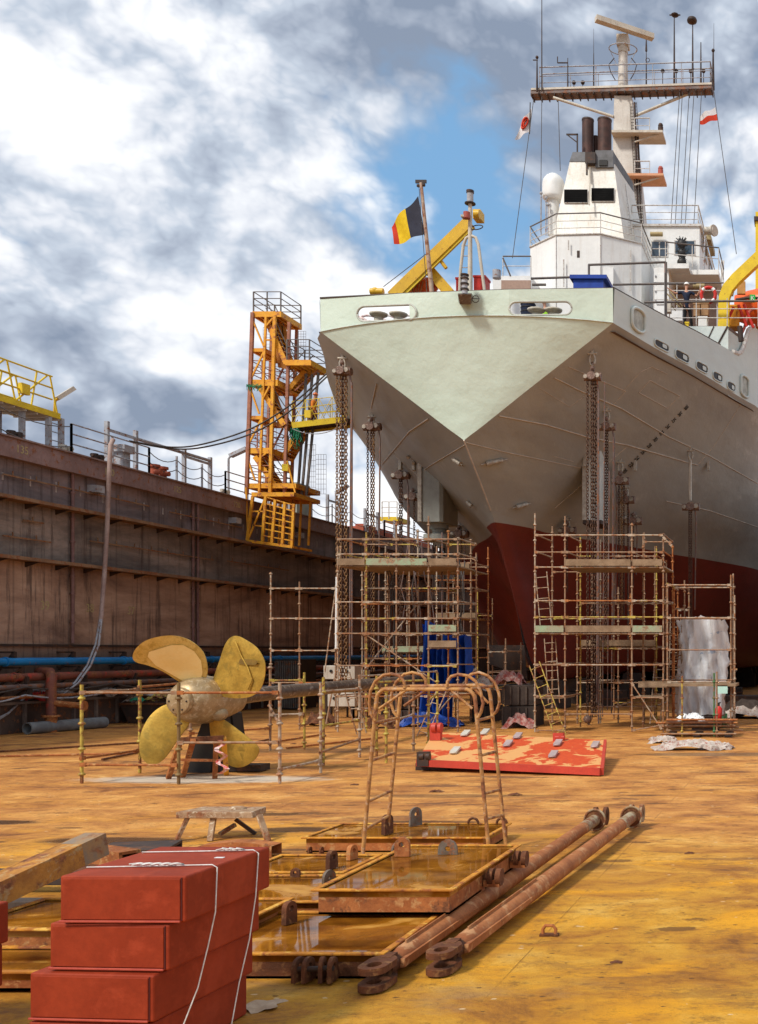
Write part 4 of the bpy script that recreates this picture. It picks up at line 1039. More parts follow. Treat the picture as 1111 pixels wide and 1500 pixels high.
# louvres on the sloping front
def lou(x0,x1,y0,y1):
    def fp(px,py):
        u=(ZD(py,53.5)-zf0)/(zf1-zf0); D=53.0+1.2*u-.05; return P(px,py,D)
    o=MB().prism([fp(x0,y1),fp(x1,y1),fp(x1,y0),fp(x0,y0)],(0,.03,0)).build('louvre_panel',M_black,fun)
    for i in range(7):
        y=y0+(y1-y0)*(i+.5)/7; MB().beam(fp(x0,y)+V((0,-.03,0)),fp(x1,y)+V((0,-.03,0)),.04,.09).build('slat',mat('slat_dark',(.012,.012,.012),rough=.95,spec=.02,fine=0),o)
    MB().path([fp(x0,y1),fp(x1,y1),fp(x1,y0),fp(x0,y0)],.035,4,closed=True).build('frame',M_railw,o)
lou(827,861,278,297); lou(867,900,276,295)
MB().tube(P(863.5,300,53.0),P(864.5,246,53.9),.04).build('drain_pipe',M_cream,fun)
MB().box(P(846,0,52).x,P(850,0,52).x,51.92,52.0,P(0,378,52).z,P(0,368,52).z).build('small_lamp',M_dark,ship)
def ladder(a,b2,w,mt,par,n=14,nm='ladder'):
    a=V(a);b2=V(b2); d=(b2-a).normalized(); sx=V((1,0,0)) if abs(d.x)<.7 else V((0,1,0)); sx=(sx-d*sx.dot(d)).normalized()*w/2
    mb=MB().tube(a-sx,b2-sx,.02,5).tube(a+sx,b2+sx,.02,5)
    for i in range(n): p=a.lerp(b2,(i+.5)/n); mb.tube(p-sx,p+sx,.014,4)
    return mb.build(nm,mt,par)
ladder(P(921,345,54.5),P(911,270,56),.4,M_railw,ship,14)
# rails helper for ship
def srail(pts,h=1.1,levels=(.36,.72,1.0),m=M_railw,topm=None,post=1.6,r=.022,par=None):
    pts=[V(p) for p in pts]; par=par or ship
    for i in range(len(pts)-1):
        a,b3=pts[i],pts[i+1]; n=max(1,round((b3-a).length/post))
        for k in range(n+ (1 if i==len(pts)-2 else 0)):
            q=a.lerp(b3,k/n); MB().tube(q,q+V((0,0,h)),r*1.1,5).build('rail_post',m,par)
    for f in levels:
        MB().path([p+V((0,0,h*f)) for p in pts],r if f<1 else r*1.7,5).build('rail_bar',(topm or m) if f==1 else m,par)
srail([p+V((0,0,0)) for p in (V((top[0].x,58,zt_)),top[0],top[1],top[2],top[3],V((top[3].x,58,zt_)))],1.1,(.33,.66,1.0),M_railw,M_raild,1.9)
# radar dome on its stand
o=MB().tube(P(811,345,55),P(811,292,55),.3,10).build('dome_stand',M_white,ship)
MB().lathe(P(811,294,55),(0,0,1),[(0,.45),(.10,.57),(.2,.59),(.85,.59),(1.08,.54),(1.28,.40),(1.42,.2),(1.47,.02)],20).build('radar_dome',M_whitec,ship)
for px,y0_,y1_ in ((793,345,283),(800,345,290),(803,345,300)): MB().tube(P(px,y0_,54.5),P(px,y1_,54.5),.035,6).sphere(P(px,y1_,54.5),.09,8).build('aerial',M_railg,ship)
# mast
Dm=62
mast=MB().hexa([P(893,420,Dm),P(952,420,Dm),P(952,420,Dm)+V((0,2.0,0)),P(893,420,Dm)+V((0,2.0,0))],[P(900,140,Dm),P(925,140,Dm),P(925,140,Dm)+V((0,1.2,0)),P(900,140,Dm)+V((0,1.2,0))]).build('mast',mat('mast_paint',(.66,.62,.56),(.56,.51,.45),s=1,rough=.5,streak=.45,sc=(.25,.17,.11)),ship)
MB().tube(P(913,142,Dm+.4),P(913,66,Dm+.4),.33,12,r2=.26).build('mast_top',MATS['mast_paint'],mast)
ladder(P(938,330,Dm-.1),P(928,150,Dm-.1),.4,M_dark,mast,40)
MB().tube(P(935,330,Dm-.1),P(930,150,Dm-.1),.06,6).tube(P(940,330,Dm),P(934,190,Dm),.05,6).build('cable_run',M_dark,mast)
yl=P(781,139,62.6);yr=P(1044,131,61.6); yb=V(((yl.x+yr.x)/2,62.1,(yl.z+yr.z)/2))
yard=MB().beam(yl,yr,.8,.28).build('yard_platform',mat('yard_steel',(.20,.15,.13),(.12,.085,.08),s=2,rough=.6,rust=.4),mast)
MB().beam(yl+V((0,-.42,.12)),yr+V((0,-.42,.12)),.05,.12).build('yard_edge',M_cream,yard)
for i in range(24):
    q=yl.lerp(yr,i/23); MB().box(q.x-.03,q.x+.03,q.y-.42,q.y+.42,q.z-.26,q.z-.13).build('yard_stiffener',M_dark,yard)
for q in (-.36,.36):
    a=yl+V((.5,q,.12));b3=yr+V((-.1,q,.12)); srail([a,b3],1.35,(.3,.6,1.0),M_railg,None,1.9,.022,yard)
srail([yr+V((-.1,-.36,.12)),yr+V((-.1,.36,.12))],1.35,(.3,.6,1),M_railg,None,3,.022,yard)
for a,b3 in (((811,143),(899,171)),((1010,137),(930,170))): MB().tube(P(*a,62),P(*b3,62),.09,8).build('strut',M_cream,mast)
# antennas on the yard
def aer(px,y0,y1,r=.03,top=None,par=None):
    D=62; o=MB().tube(P(px,y0,D),P(px,y1,D),r*1.4,6,r2=r*.6)
    if top=='ball': o.sphere(P(px,y1,D),.10,8)
    o=o.build('aerial',M_dark,par or yard); return o
aer(794,134,-40,.03); aer(787,134,84,.05,'ball'); MB().beam(P(781,88,62),P(788,88,62),.05).build('aerial_arm',M_dark,yard)
aer(832,131,85,.035); MB().tube(P(817,92,62),P(832,92,62),.04).tube(P(817,92,62),P(817,83,62),.03).build('wind_vane',M_dark,yard)
aer(870,129,78,.035); aer(870,80,42,.012); aer(947,128,75,.035); aer(947,75,58,.05)
MB().path(arc(P(949,88,62),.12,0,2*math.pi,12,(1,0,0),(0,0,1)),.02,5).build('loop_aerial',M_dark,yard)
o=aer(988,126,26,.05); MB().sphere(P(989,22,62),.16,8,(1.6,1.6,.6)).beam(P(981,22,62),P(997,22,62),.06).build('cross_head',M_dark,yard)
o=aer(1015,125,34,.05); MB().lathe(P(1014,35,62),(0,0,1),[(0,.1),(.1,.28),(.2,.31),(.33,.26),(.38,.05)],14).build('mushroom_head',M_dark,yard)
aer(1027,123,62,.045); aer(1045,132,72,.07); MB().sphere(P(1045,74,62),.11,8).build('aerial_knob',M_dark,yard); aer(1046,72,34,.012)
for px in (841,854,971,991,1012,1031): MB().sphere(P(px,104 if px>960 else 121,62.2),.13,8).tube(P(px,104 if px>960 else 121,62.2),P(px,128,62.2),.025,5).build('lamp',M_dark,yard)
# radar scanner
ra=P(873,27,61);rb_=P(957,64,62.8); rb_.z=ra.z-.05
MB().beam(ra,rb_,.42,.30).build('radar_scanner',M_cream,mast)
c=P(913,62,62.4); MB().tube(P(913,78,62.4),P(913,55,62.4),.30,12).box(c.x-.35,c.x+.35,62.1,62.8,c.z-.3,c.z+.35).tube(c+V((0,0,.3)),V((c.x,c.y,ra.z-.1)),.12,8).build('radar_pedestal',M_cream,mast)
MB().path(arc(P(913,72,62.2),.85,0,2*math.pi,20,(1,0,0),(0,.9,.1)),.03,6,closed=True).tube(P(893,72,62.2),P(905,98,62.2),.02,5).tube(P(933,72,62.2),P(921,98,62.2),.02,5).build('guard_ring',M_railg,mast)
for sx,px in ((-1,900),(1,925)):
    MB().path([P(px,85,62.2),P(px+sx*8,95,62.2),P(px+sx*5,106,62.2),P(px-sx*2,118,62.2)],.03,5).build('cable',M_dark,mast)
# mast side platforms
for (y,x1,red,m_) in ((195,972,False,M_cream),(258,973,True,mat('platform_orange',(.70,.35,.2),(.6,.3,.15),rough=.6))):
    D=61.7; a=P(897,y,D);b3=P(x1,y-1,D); o=MB().box(a.x,b3.x,D-.3,D+1.2,b3.z-.14,b3.z).build('mast_platform',m_,mast)
    srail([P(930,y,D),P(952,y,D)],.9,(.5,1.0),M_railw,None,1,.022,mast)
    MB().tube(P(930,y+13,D),P(966,y+2,D),.05).build('strut',M_cream,o)
    MB().tube(P(968,y-1,D),P(968,y-9,D),.16,10).sphere(P(968,y-11,D),.16,8).build('navigation_lamp',M_dark if not red else MATS['rail_red'],o)
# halyards
for pts in ([(794,142),(792,340)],[(818,147),(821,250)],[(1000,135),(986,392)],[(1010,135),(994,392)],[(1017,135),(1000,390)],[(1028,134),(1013,392)],[(782,146),(751,378)],[(1046,134),(1079,372)],[(996,135),(983,330)]):
    MB().tube(P(*pts[0],61.4),P(*pts[1],57),.02,4).build('halyard',M_wire,mast)
# bridge house
Db=56; xa=P(925,0,Db).x; xb=P(1025,0,Db).x; zbt=ZD(332,Db); zb0=17.0
bh=MB().box(xa,xb,Db,Db+24,zb0,zbt).build('bridge_house',M_white,ship)
MB().box(xa,xb+.1,Db-.1,Db+24.1,zbt,zbt+.12).build('roof_edge',M_railw,bh)
srail([V((xa,Db+.2,zbt+.1)),V((xb-.1,Db+.2,zbt+.1)),V((xb-.1,Db+20,zbt+.1))],1.15,(.33,.66,1),M_railw,None,2.6,.022,bh)
def win(x0,x1,y0,y1,D,mull=False):
    a=P(x0,y1,D);b3=P(x1,y0,D); o=MB().box(a.x,b3.x,D-.03,D+.02,a.z,b3.z).build('window',M_railw,bh)
    k=.06; MB().box(a.x+k,b3.x-k,D-.045,D-.03,a.z+k,b3.z-k).build('pane',M_glass,o)
    if mull: xm=(a.x+b3.x)/2; zm=(a.z+b3.z)/2; MB().box(xm-.03,xm+.03,D-.06,D-.045,a.z+k,b3.z-k).box(a.x+k,b3.x-k,D-.062,D-.046,zm-.02,zm+.02).build('mullion',M_railw,o)
win(954,979,353,377,Db,True); win(988,1019,352,374,Db)
# side windows
for (y0,y1,a,b3) in ((56.8,59.6,357,386),(61,63,0,0),(65,71,0,0)):
    X=xb+.02; z0=P(0,392,60).z;z1=P(0,362,60).z; o=MB().box(X,X+.04,y0,y1,z0,z1).build('window',M_railw,bh); MB().box(X+.04,X+.05,y0+.15,y1-.15,z0+.12,z1-.12).build('pane',M_glass,o)
for (px,py,w) in ((962,343,18),(1024,419,17)):
    D=Db-.3 if py<400 else 52.5; a=P(px-w/2,py,D); MB().tube(a,P(px+w/2,py,D),.13,8).build('tube_light',M_brass,bh)
X=xb+.1; zl=P(1035,352,59).z; MB().beam((X+.15,58.5,zl),(X+.15,61,zl),.25,.3).build('tube_light',M_brass,bh)
sl_=P(1045,338,57.5); MB().tube(sl_+V((-.5,0,0)),sl_,.22,12).tube(sl_,sl_+V((.08,-.06,0)),.32,14).build('search_light',M_cream,bh)
MB().tube(P(1033,346,Db-.1),P(1031,395,Db-.1),.05).build('drain_pipe',M_railg,bh)
# black radar reflector / fender column
random.seed(4)
o=MB()
for (cy,r) in ((357,.42),(370,.36),(384,.42)):
    c=P(999,cy,55.2)
    for k in range(46):
        an=random.random()*6.28; b4=random.random()*3.14; d=V((math.cos(an)*math.sin(b4),.5*math.sin(an)*math.sin(b4),math.cos(b4)))
        o.tube(c,c+d*r*random.uniform(.7,1.05),.022,4)
    o.sphere(c,r*.62,10,(1,.6,1))
o.build('chain_bundle',M_black,ship)
# upper platform in front of bridge (frontal slab + rail) and recess below
Ds=53; a=P(978,402,Ds);b3=P(1053,395,Ds)
sl=MB().box(a.x,b3.x,Ds,Db,a.z,b3.z).build('platform_deck',M_white,ship)
MB().box(a.x,P(1012,0,Ds).x,Ds-.8,Ds,a.z+.02,b3.z+.02).build('platform_deck',M_whitec,ship)
srail([V((a.x,Ds-.7,b3.z)),V((b3.x,Ds+.05,b3.z)),V((b3.x,Ds+3,b3.z))],1.15,(.5,1.0),M_railw,M_raild,1.6)
MB().box(P(978,0,55).x,P(1050,0,55).x,54.9,55.0,17.0,P(0,400,55).z).build('recess_wall',mat('recess_brown',(.40,.27,.21),(.33,.22,.17),s=.8,rough=.7),ship)
dr=MB().box(P(958,0,52.5).x,P(980,0,52.5).x,52.5,54.9,17.0,P(0,392,52.5).z).build('side_casing',M_white,ship)
MB().box(P(962,0,52.5).x,P(974,0,52.5).x,52.45,52.5,P(0,446,52.5).z,P(0,402,52.5).z).build('door',M_whitec,dr)
for py in (404,414,426,440): MB().box(P(960,0,52.5).x,P(962,0,52.5).x,52.4,52.5,P(0,py+2,52.5).z,P(0,py,52.5).z).build('hinge',M_railg,dr)
# upper deck and its aft bulkhead
Du=45.5; zu=ZD(478,Du)
MB().add([S3(s_,lt_,z_) for z_ in (zu-.12,zu) for s_ in (9.55,12.6,16.4,34) for lt_ in (-(interp(s_)[0][0]-.15),interp(s_)[0][0]-.12)],[(0,2,3,1),(2,4,5,3),(4,6,7,5),(8,9,11,10),(10,11,13,12),(12,13,15,14),(0,1,9,8),(1,3,11,9),(3,5,13,11),(5,7,15,13)]).build('upper_deck',mat('deck_paint',(0,0,0)),ship)
MB().box(P(930,0,Du).x,CX+interp(9.5)[0][0]-.12,Du,Du+.05,14.0,zu).build('deck_bulkhead',M_bulw,ship)
_b=[S3(x_,interp(x_)[0][0]-.14,z_) for z_ in (14.0,zu) for x_ in (9.5,10.4,11.3,12.6)]
MB().add(_b,[(0,1,5,4),(1,2,6,5),(2,3,7,6)]).build('deck_bulkhead',M_bulw,ship)
MB().tube(P(1046,478,Du-.02),P(1026,520,Du-.02),.025,4).tube(P(1066,478,Du-.02),P(1038,530,Du-.02),.04,4).tube(P(1084,478,Du-.1),P(1086,500,Du-.1),.12,8).build('bulkhead_stay',M_dark,ship)
# stair to the right
for i in range(7):
    MB().box(P(1057,0,56).x,P(1074,0,56).x,56-i*.0+i*.28,56.3+i*.28,P(0,430-i*5.2,56).z-.05,P(0,430-i*5.2,56).z).build('stair_tread',M_brass,ship)
MB().beam(P(1055,440,56),P(1060,382,56),.1).build('stair_stringer',M_railw,ship)
# left deckhouse wing
D=50; MB().box(P(722,0,D).x,P(778,0,D).x,D,D+3,ZD(470,D),ZD(404,D)).build('deckhouse_wing',M_whitec,ship)
MB().box(P(735,0,D).x,P(778,0,D).x,D-.05,D,ZD(424,D),ZD(411,D)).build('wing_recess',MATS['recess_brown'],ship)
srail([P(737,404,D),P(778,404,D)],.95,(.5,1),M_railw,M_raild,1); MB().tube(P(737,378,D),P(748,404,D),.04).build('rail_brace',M_raild,ship)
MB().tube(P(728,408,49),P(728,396,49),.2,12).build('vent_pot',M_railg,ship)
# dark pipe rails forward of the bulwark
for (a,b3,D) in (((778,408),(838,406),44),((862,388),(976,384),44),((898,417),(1020,415),48),((780,417),(800,417),40)):
    MB().tube(P(*a,D),P(*b3,D),.05,6).build('pipe_rail',M_raild,ship)
for (x,ya,yb) in ((863,388,430),(976,384,480),(975,400,478)): MB().tube(P(x,ya,44),P(x,yb,44),.05,6).build('rail_post',M_raild,ship)
srail([P(975,478,45.6),P(1111,478,45.6)],1.25,(.3,.62),M_railw,None,1.4)
MB().tube(P(944,443,45.6),P(1075,441,45.6),.05,6).tube(P(1075,441,45.6),P(1111,441,45.6),.045,6).build('rail_bar',M_raild,ship)
srail([P(958,452,50),P(1060,452,50)],1.25,(.35,.7,1.0),M_railw,M_raild,1.3)
for a,b3 in (((977,430),(996,450)),((980,424),(1000,449)),((976,437),(990,455))): MB().tube(P(*a,46.5),P(*b3,46.5),.03,5).build('stacked_pole',M_brass,ship)
MB().tube(P(975,384,45),P(976,478,45),.05,6).build('rail_post',MATS['pipe_redbrown'],ship)
# bright clutter on deck: top-level things
D=47.5
def dbox(nm,label,x0,x1,y0,y1,D,dep,m,cat='box'):
    a=P(x0,y1,D);b3=P(x1,y0,D); t=T(nm,label,cat,((a.x+b3.x)/2,D,a.z))
    MB().box(a.x,b3.x,D,D+dep,a.z,b3.z).build('shell',m,t,bevel=.02)
    MB().box(a.x-.02,b3.x+.02,D-.02,D+dep+.02,b3.z-.06,b3.z+.02).build('lid',m,t)
    return t
dbox('cardboard_box','left brown cardboard box behind the man in dark clothes on deck',1016,1026,444,463,47,.5,M_cardb)
dbox('cardboard_box','right brown cardboard box beside the yellow davit foot on deck',1027,1038,443,462,47,.5,M_cardb)
dbox('steel_chest','white deck chest left of the man in dark clothes',982,1000,452,470,48,.8,M_whitec,'chest')
dbox('electric_cabinet','grey box fixed beside the rail post left of the man on deck',974,983,441,457,46.2,.3,M_cream,'cabinet')
dbox('steel_chest','white crate at the feet of the man on deck, under the cardboard boxes',1023,1036,464,478,46.4,.6,M_whitec,'chest')
dbox('orange_crate','orange crate stacked behind the yellow davit foot',1066,1082,447,478,47,.8,M_orange,'crate')
dbox('yellow_pot','small yellow can standing on the deck edge left of the man on deck',1004,1009,472,479,45.9,.2,M_yellowb,'can')
# blue container
a=P(838,406,41); t=T('blue_bin','dark blue steel bin standing on the aft deck behind the bulwark','bin',(P(862,0,41).x,41,14))
x0,x1=P(840,0,41).x,P(884,0,41).x
MB().box(x0,x1,41,42.8,14.2,ZD(409,41)).build('body',M_bluebox,t); MB().box(x0-.12,x1+.15,40.9,42.9,ZD(409,41),ZD(403.5,41)).build('lid',M_bluebox,t)
# life ring
c=P(1038,432,49.5); t=T('life_ring','orange red life ring hung on the rail right of the man on deck','life ring',c)
o=MB().path([c+V((math.cos(k*math.pi/10)*.34,0,math.sin(k*math.pi/10)*.37)) for k in range(20)],.085,8,closed=True).build('ring',M_red,t)
for an in (45,135,225,315): 
    p=c+V((math.cos(R(an))*.34,0,math.sin(R(an))*.37)); q=V((-math.sin(R(an)),0,math.cos(R(an))))*.07; MB().tube(p-q,p+q,.092,8).build('white_band',M_whitec,t)
# davit + lifeboat
t=T('davit','thick curved yellow davit arm leaning over the lifeboat at right','davit',P(1060,478,46))
D=46; pts=[(1060,480),(1060,450),(1061,434),(1066,421),(1078,407),(1095,391),(1113,374),(1140,350)]
q=[P(x,y,D) for x,y in pts]
for o_,m_ in ((0,M_yellowb),):
    mb=MB(); L1=[];L2=[]
    for i,p in enumerate(q):
        tn=(q[min(i+1,len(q)-1)]-q[max(i-1,0)]).normalized(); nn=V((-tn.z,0,tn.x))*.24
        L1.append(p-nn);L2.append(p+nn)
    f=V((0,.4,0)); mb.grid([L1,L2],False).grid([[p+f for p in L2],[p+f for p in L1]],False).grid([L2,[p+f for p in L2]],False).grid([[p+f for p in L1],L1],False); mb.build('arm',m_,t)
MB().box(P(1052,0,D).x,P(1068,0,D).x,D-.1,D+.6,zu,zu+.35).build('foot',M_yellowb,t)
t=T('crane_post','tall yellow square post at the right edge above the lifeboat','crane',P(1110,478,50))
MB().box(P(1107,0,50).x,P(1125,0,50).x,50,50.6,zu,ZD(310,50)).build('post',M_yellowb,t); MB().box(P(1105,0,50).x,P(1127,0,50).x,49.9,50.7,ZD(324,50),ZD(318,50)).build('collar',M_dark,t)
t=T('lifeboat','orange enclosed lifeboat hanging at the right edge of the ship','lifeboat',P(1110,470,48))
mb=MB(); rows=[]
for i in range(13):
    u=i/12; x=XD(1074,48)+u*7; w=1.15*math.sin(math.pi*min(1,.08+u*.9))**.6; row=[]
    for k in range(13):
        an=math.pi*2*k/12; row.append(V((x,49.2+w*math.cos(an)*1.0,ZD(437,48)+(1.05*math.sin(an) if math.sin(an)>0 else 1.25*math.sin(an))*(w/1.15)**.8)))
    rows.append(row)
mb.grid(rows,True).build('canopy',M_lifeboat,t)
MB().path([V((XD(1078,48)+.0,48.2,ZD(437,48))),V((XD(1095,48),47.95,ZD(437,48))),V((XD(1140,48),47.95,ZD(437,48)))],.07,6).build('fender_strip',M_dark,t)
MB().box(XD(1099,48),XD(1107,48),47.85,47.93,ZD(444,48),ZD(433,48)).build('sign_plate',mat('sign_green',(.03,.50,.10),rough=.4,fine=0),t)
text('sign_symbol','K',.28,M_whitec,Matrix(((1,0,0,XD(1103,48)),(0,0,-1,47.84),(0,1,0,ZD(438.5,48)),(0,0,0,1))),t)
MB().box(XD(1080,48),XD(1092,48),48.0,48.2,ZD(430,48),ZD(412,48)).build('hatch',mat('hatch_ochre',(.55,.28,.08),rough=.5),t)
for a,b3 in (((1075,450),(1062,478)),((1082,447),(1094,478)),((1090,446),(1104,480))): MB().tube(P(*a,46.8),P(*b3,46.8),.07).build('cradle_leg',M_red,t)
# left aft: yellow crane, winch, light mast, flag staff
t=T('deck_crane','yellow deck crane with its long boom raised towards the light mast on the stern','crane',P(640,430,39.5))
D=39.5
MB().beam(P(576,436,D),P(689,326,D),.42,.34,up=(0,1,0)).build('boom',M_yellow,t)
MB().beam(P(586,437,D-.1),P(692,333,D-.1),.12,.05,up=(0,1,0)).build('boom_flange',M_yellowb,t)
MB().beam(P(626,392,D+.3),P(668,440,D+.3),.4,.3,up=(0,1,0)).build('support_arm',M_yellow,t)
MB().tube(P(640,374,D),P(654,393,D),.07).build('hydraulic_arm',M_yellow,t)
MB().box(P(694,0,D).x,P(705,0,D).x,D-.1,D+.4,ZD(321,D),ZD(308,D)).tube(P(695,314,D-.2),P(703,314,D-.2),.17,10).build('head_box',M_yellow,t)
MB().tube(P(562,420,D),P(688,323,D),.015,4).build('boom_wire',M_wire,t)
MB().tube(P(543,427,D),P(562,427,D),.12,10).sphere(P(550,426,D),.14,8).build('hook_block',M_yellow,t)
random.seed(21)
t=T('deck_winch','orange winch partly covered behind the bulwark under the crane boom','winch',P(620,432,39))
MB().tube(P(598,420,40),P(636,420,40),.35,14).sphere(P(612,418,40),.36,10,(1.6,1,.8)).sphere(P(630,418,40),.34,10,(1,1,.9)).build('drum',M_lifeboat,t)
for i in range(8): MB().tube(P(600+i*5,412,39.6),P(598+i*5+random.uniform(-4,4),430,39.6),.025,4).build('rope_turn',MATS['rust_brown'],t)
t=T('light_mast','cream A shaped light mast with stern lamps and side hoop on the stern bulwark','mast',P(690,430,38.5))
D=38.5
MB().tube(P(689,440,D),P(689,296,D),.10,10,r2=.07).build('pole',M_cream,t)
MB().path([P(673,440,D),P(675,395,D),P(679,360,D),P(683,349,D),P(690,345,D),P(697,348,D),P(701,358,D),P(706,395,D),P(712,440,D)],.06,8).build('hoop',M_cream,t)
for y in (360,375,392,410): MB().tube(P(676,y,D),P(689,y,D),.02,5).build('step',M_railg,t)
MB().tube(P(689,296,D),P(689,282,D),.12,12).build('lantern',M_railg,t); MB().lathe(P(689,299,D),(0,0,1),[(0,.2),(.04,.2)],14).build('lantern_base',M_dark,t); MB().lathe(P(689,283,D),(0,0,1),[(0,.14),(.1,.14)],14).build('lantern_cap',M_dark,t)
MB().tube(P(684,320,D-.2),P(684,311,D-.2),.13,10).build('red_lamp',MATS['rail_red'],t); MB().box(P(679,0,D).x,P(689,0,D).x,D-.3,D,ZD(322,D),ZD(319,D)).build('lamp_bracket',M_cream,t)
MB().path(arc(P(699,333,D),.22,0,2*math.pi,14,(1,0,.1),(0,.3,.5)),.02,5).build('cable_loop',M_dark,t)
D=38
dbox('red_box','bright red box behind the bulwark right of the light mast',694,711,404,430,39,.6,M_red)
dbox('red_box','small bright red box left of the light mast pole',668,675,407,430,39,.4,M_red)
for i_,(x_,m_) in enumerate(((540,mat('rope_pink',(.60,.34,.30),(.75,.70,.66),s=9,rough=.9)),(568,mat('rope_pink',(0,0,0))),(598,mat('rope_pink',(0,0,0))))):
    q_=P(x_,468,38.2); mb_=MB()
    for k_ in range(7): mb_.path([V((q_.x+.34*math.cos(a_)+random.uniform(-.05,.05),q_.y+.3*math.sin(a_),13.97+k_*.13+.25*(1+math.sin(a_+k_)))) for a_ in np.linspace(0,6.28,12)],.045,5)
    tag(mb_.build('rope_coil',m_),['left pink and white rope coil seen through the left mooring opening','middle pink and white rope coil seen through the left mooring opening','right pink and white rope coil seen through the left mooring opening'][i_],'rope')
# stern light fixture on the transom
t=T('stern_light','stern lamp on a dark bracket bolted to the middle of the transom','lamp',P(681,440,34.6))
D=34.75
MB().hexa([P(674,446,D),P(690,446,D),P(692,442,D+.5),P(672,442,D+.5)],[P(671,431,D-.2),P(691,431,D-.2),P(691,429,D+.5),P(671,429,D+.5)]).build('bracket',M_shaft,t)
MB().tube(P(681,431,D),P(681,405,D),.10,12).build('lamp_body',M_railg,t)
for y in (425,417,409,404): MB().lathe(P(681,y,D),(0,0,1),[(0,.14),(.05,.14)],12).build('lamp_ring',M_dark,t)
MB().path(arc(P(697,438,D+.2),.12,0,2*math.pi,10,(1,0,0),(0,0,1))+[P(686,436,D)],.014,4).build('cable',M_dark,t)
# flag staff and flags
t=T('flag_staff','leaning rusty cream flag staff on the stern, left of the light mast','flag staff',P(633,432,37.5))
D=37.5
MB().tube(P(634,440,D),P(617,268,D),.09,8,r2=.06).build('staff',mat('staff_paint',(.50,.38,.28),(.38,.22,.15),s=2,rust=.35),t)
MB().beam(P(609,266,D),P(625,266,D),.05,.12).build('truck',M_dark,t); MB().sphere(P(613,272,D),.07,6).sphere(P(621,271,D),.07,6).build('pulley',M_dark,t)
MB().tube(P(614,272,D-.1),P(626,432,D-.1),.012,4).build('halyard',M_wire,t)
def flag(label,tl,bl,tr,br,D,cols,wave=.12,horiz=False,group=None,emb=False,cuts=None):
    t=T('flag',label,'flag',P(tl[0],tl[1],D)); n=18
    def pt(u,v):
        x=(tl[0]*(1-u)+tr[0]*u)*(1-v)+(bl[0]*(1-u)+br[0]*u)*v; y=(tl[1]*(1-u)+tr[1]*u)*(1-v)+(bl[1]*(1-u)+br[1]*u)*v
        p=P(x,y+math.sin(u*7+v*1.5)*1.3*u,D); p.y+=wave*math.sin(u*8+v*2.2)*(.3+u); return p
    k=len(cols)
    for j,(nm,m_) in enumerate(cols):
        W_=cuts or [i/k for i in range(k+1)]; a=W_[j];b=W_[j+1]
        if not horiz: rows=[[pt(a+(b-a)*i/8,v/8) for i in range(9)] for v in range(9)]
        else: rows=[[pt(i/16,a+(b-a)*v/5) for i in range(17)] for v in range(6)]
        MB().grid(rows,True).build(nm,m_,t)
    return t,pt
F_k=mat('flag_black',(.035,.038,.06),(.025,.025,.04),rough=.8,fine=0); F_y=mat('flag_yellow',(.78,.54,.015),(.66,.44,.01),rough=.8,fine=0,s=8); F_r=mat('flag_red',(.60,.045,.015),rough=.8,fine=0); F_w=mat('flag_white',(.76,.72,.72),rough=.8,fine=0)
flag('black, yellow and red flag flying from the leaning stern staff',(613,287),(622,343),(572,330),(579,358),37.4,[('black_stripe',F_k),('yellow_stripe',F_y),('red_end_stripe',F_r)],.10,cuts=[0,.45,.86,1])
# let the hoist stripe be wide and the fly end thin as it hangs folded
flag('white and red flag flying at the right end of the mast yard',(1048,157),(1052,176),(1025,169),(1025,182),61,[('white_stripe',F_w),('red_stripe',F_r)],.1,True)
t2,pt=flag('white flag with a red emblem hanging limp at the left end of the mast yard',(779,158),(777,192),(762,182),(755,205),61,[('cloth',F_w)],.12)
pts=[pt(.45+.22*math.cos(a),.45+.26*math.sin(a))+V((0,-.05,0)) for a in np.linspace(0,6.28,14)]
MB().path(pts,.06,4,closed=True).build('emblem',F_r,t2)
MB().path([pt(.45-.1,.3)+V((0,-.06,0)),pt(.5,.45)+V((0,-.06,0)),pt(.45,.65)+V((0,-.06,0))],.05,4).build('emblem',F_r,t2)
MB().tube(P(777,150,61),P(776,196,61),.03,4).build('halyard',M_wire,t2)
# things seen through the mooring openings
for (x0,x1,D,col_,lab,cat) in ((770,778,37.5,M_navy,'dark drum seen through the right hand mooring opening','drum'),):
    a=P(x0-1,461,D); t=T('oil_drum',lab,cat,a); MB().tube(V((P(774,0,D).x,D,13.96)),P(774,445,D),.26,14).build('drum_body',M_navy,t)
    for y in (447,452,458): MB().lathe(P(774,y,D),(0,0,1),[(0,.275),(.03,.275)],14).build('drum_hoop',M_black,t)
for px,lab in ((786,'left double bollard seen through the right hand mooring opening'),(811,'right double bollard seen through the right hand mooring opening'),(555,'left bollard seen through the left hand mooring opening'),(584,'right bollard seen through the left hand mooring opening')):
    D=36.6; yb_=460 if px>700 else 466; c=P(px,yb_,D); t=T('mooring_bollard',lab,'bollard',V((c.x,D,13.96)))
    MB().tube(V((c.x,D,13.96)),c+V((0,0,.1)),.16,12).lathe(c+V((0,0,.02)),(0,0,1),[(0,.16),(.08,.30),(.14,.32),(.18,.2)],14).build('post',M_cream,t)
MB().box(KL.x+.6,KR.x-.6,41.2,41.3,13.96,15.6).build('deck_screen',M_whitec,ship)
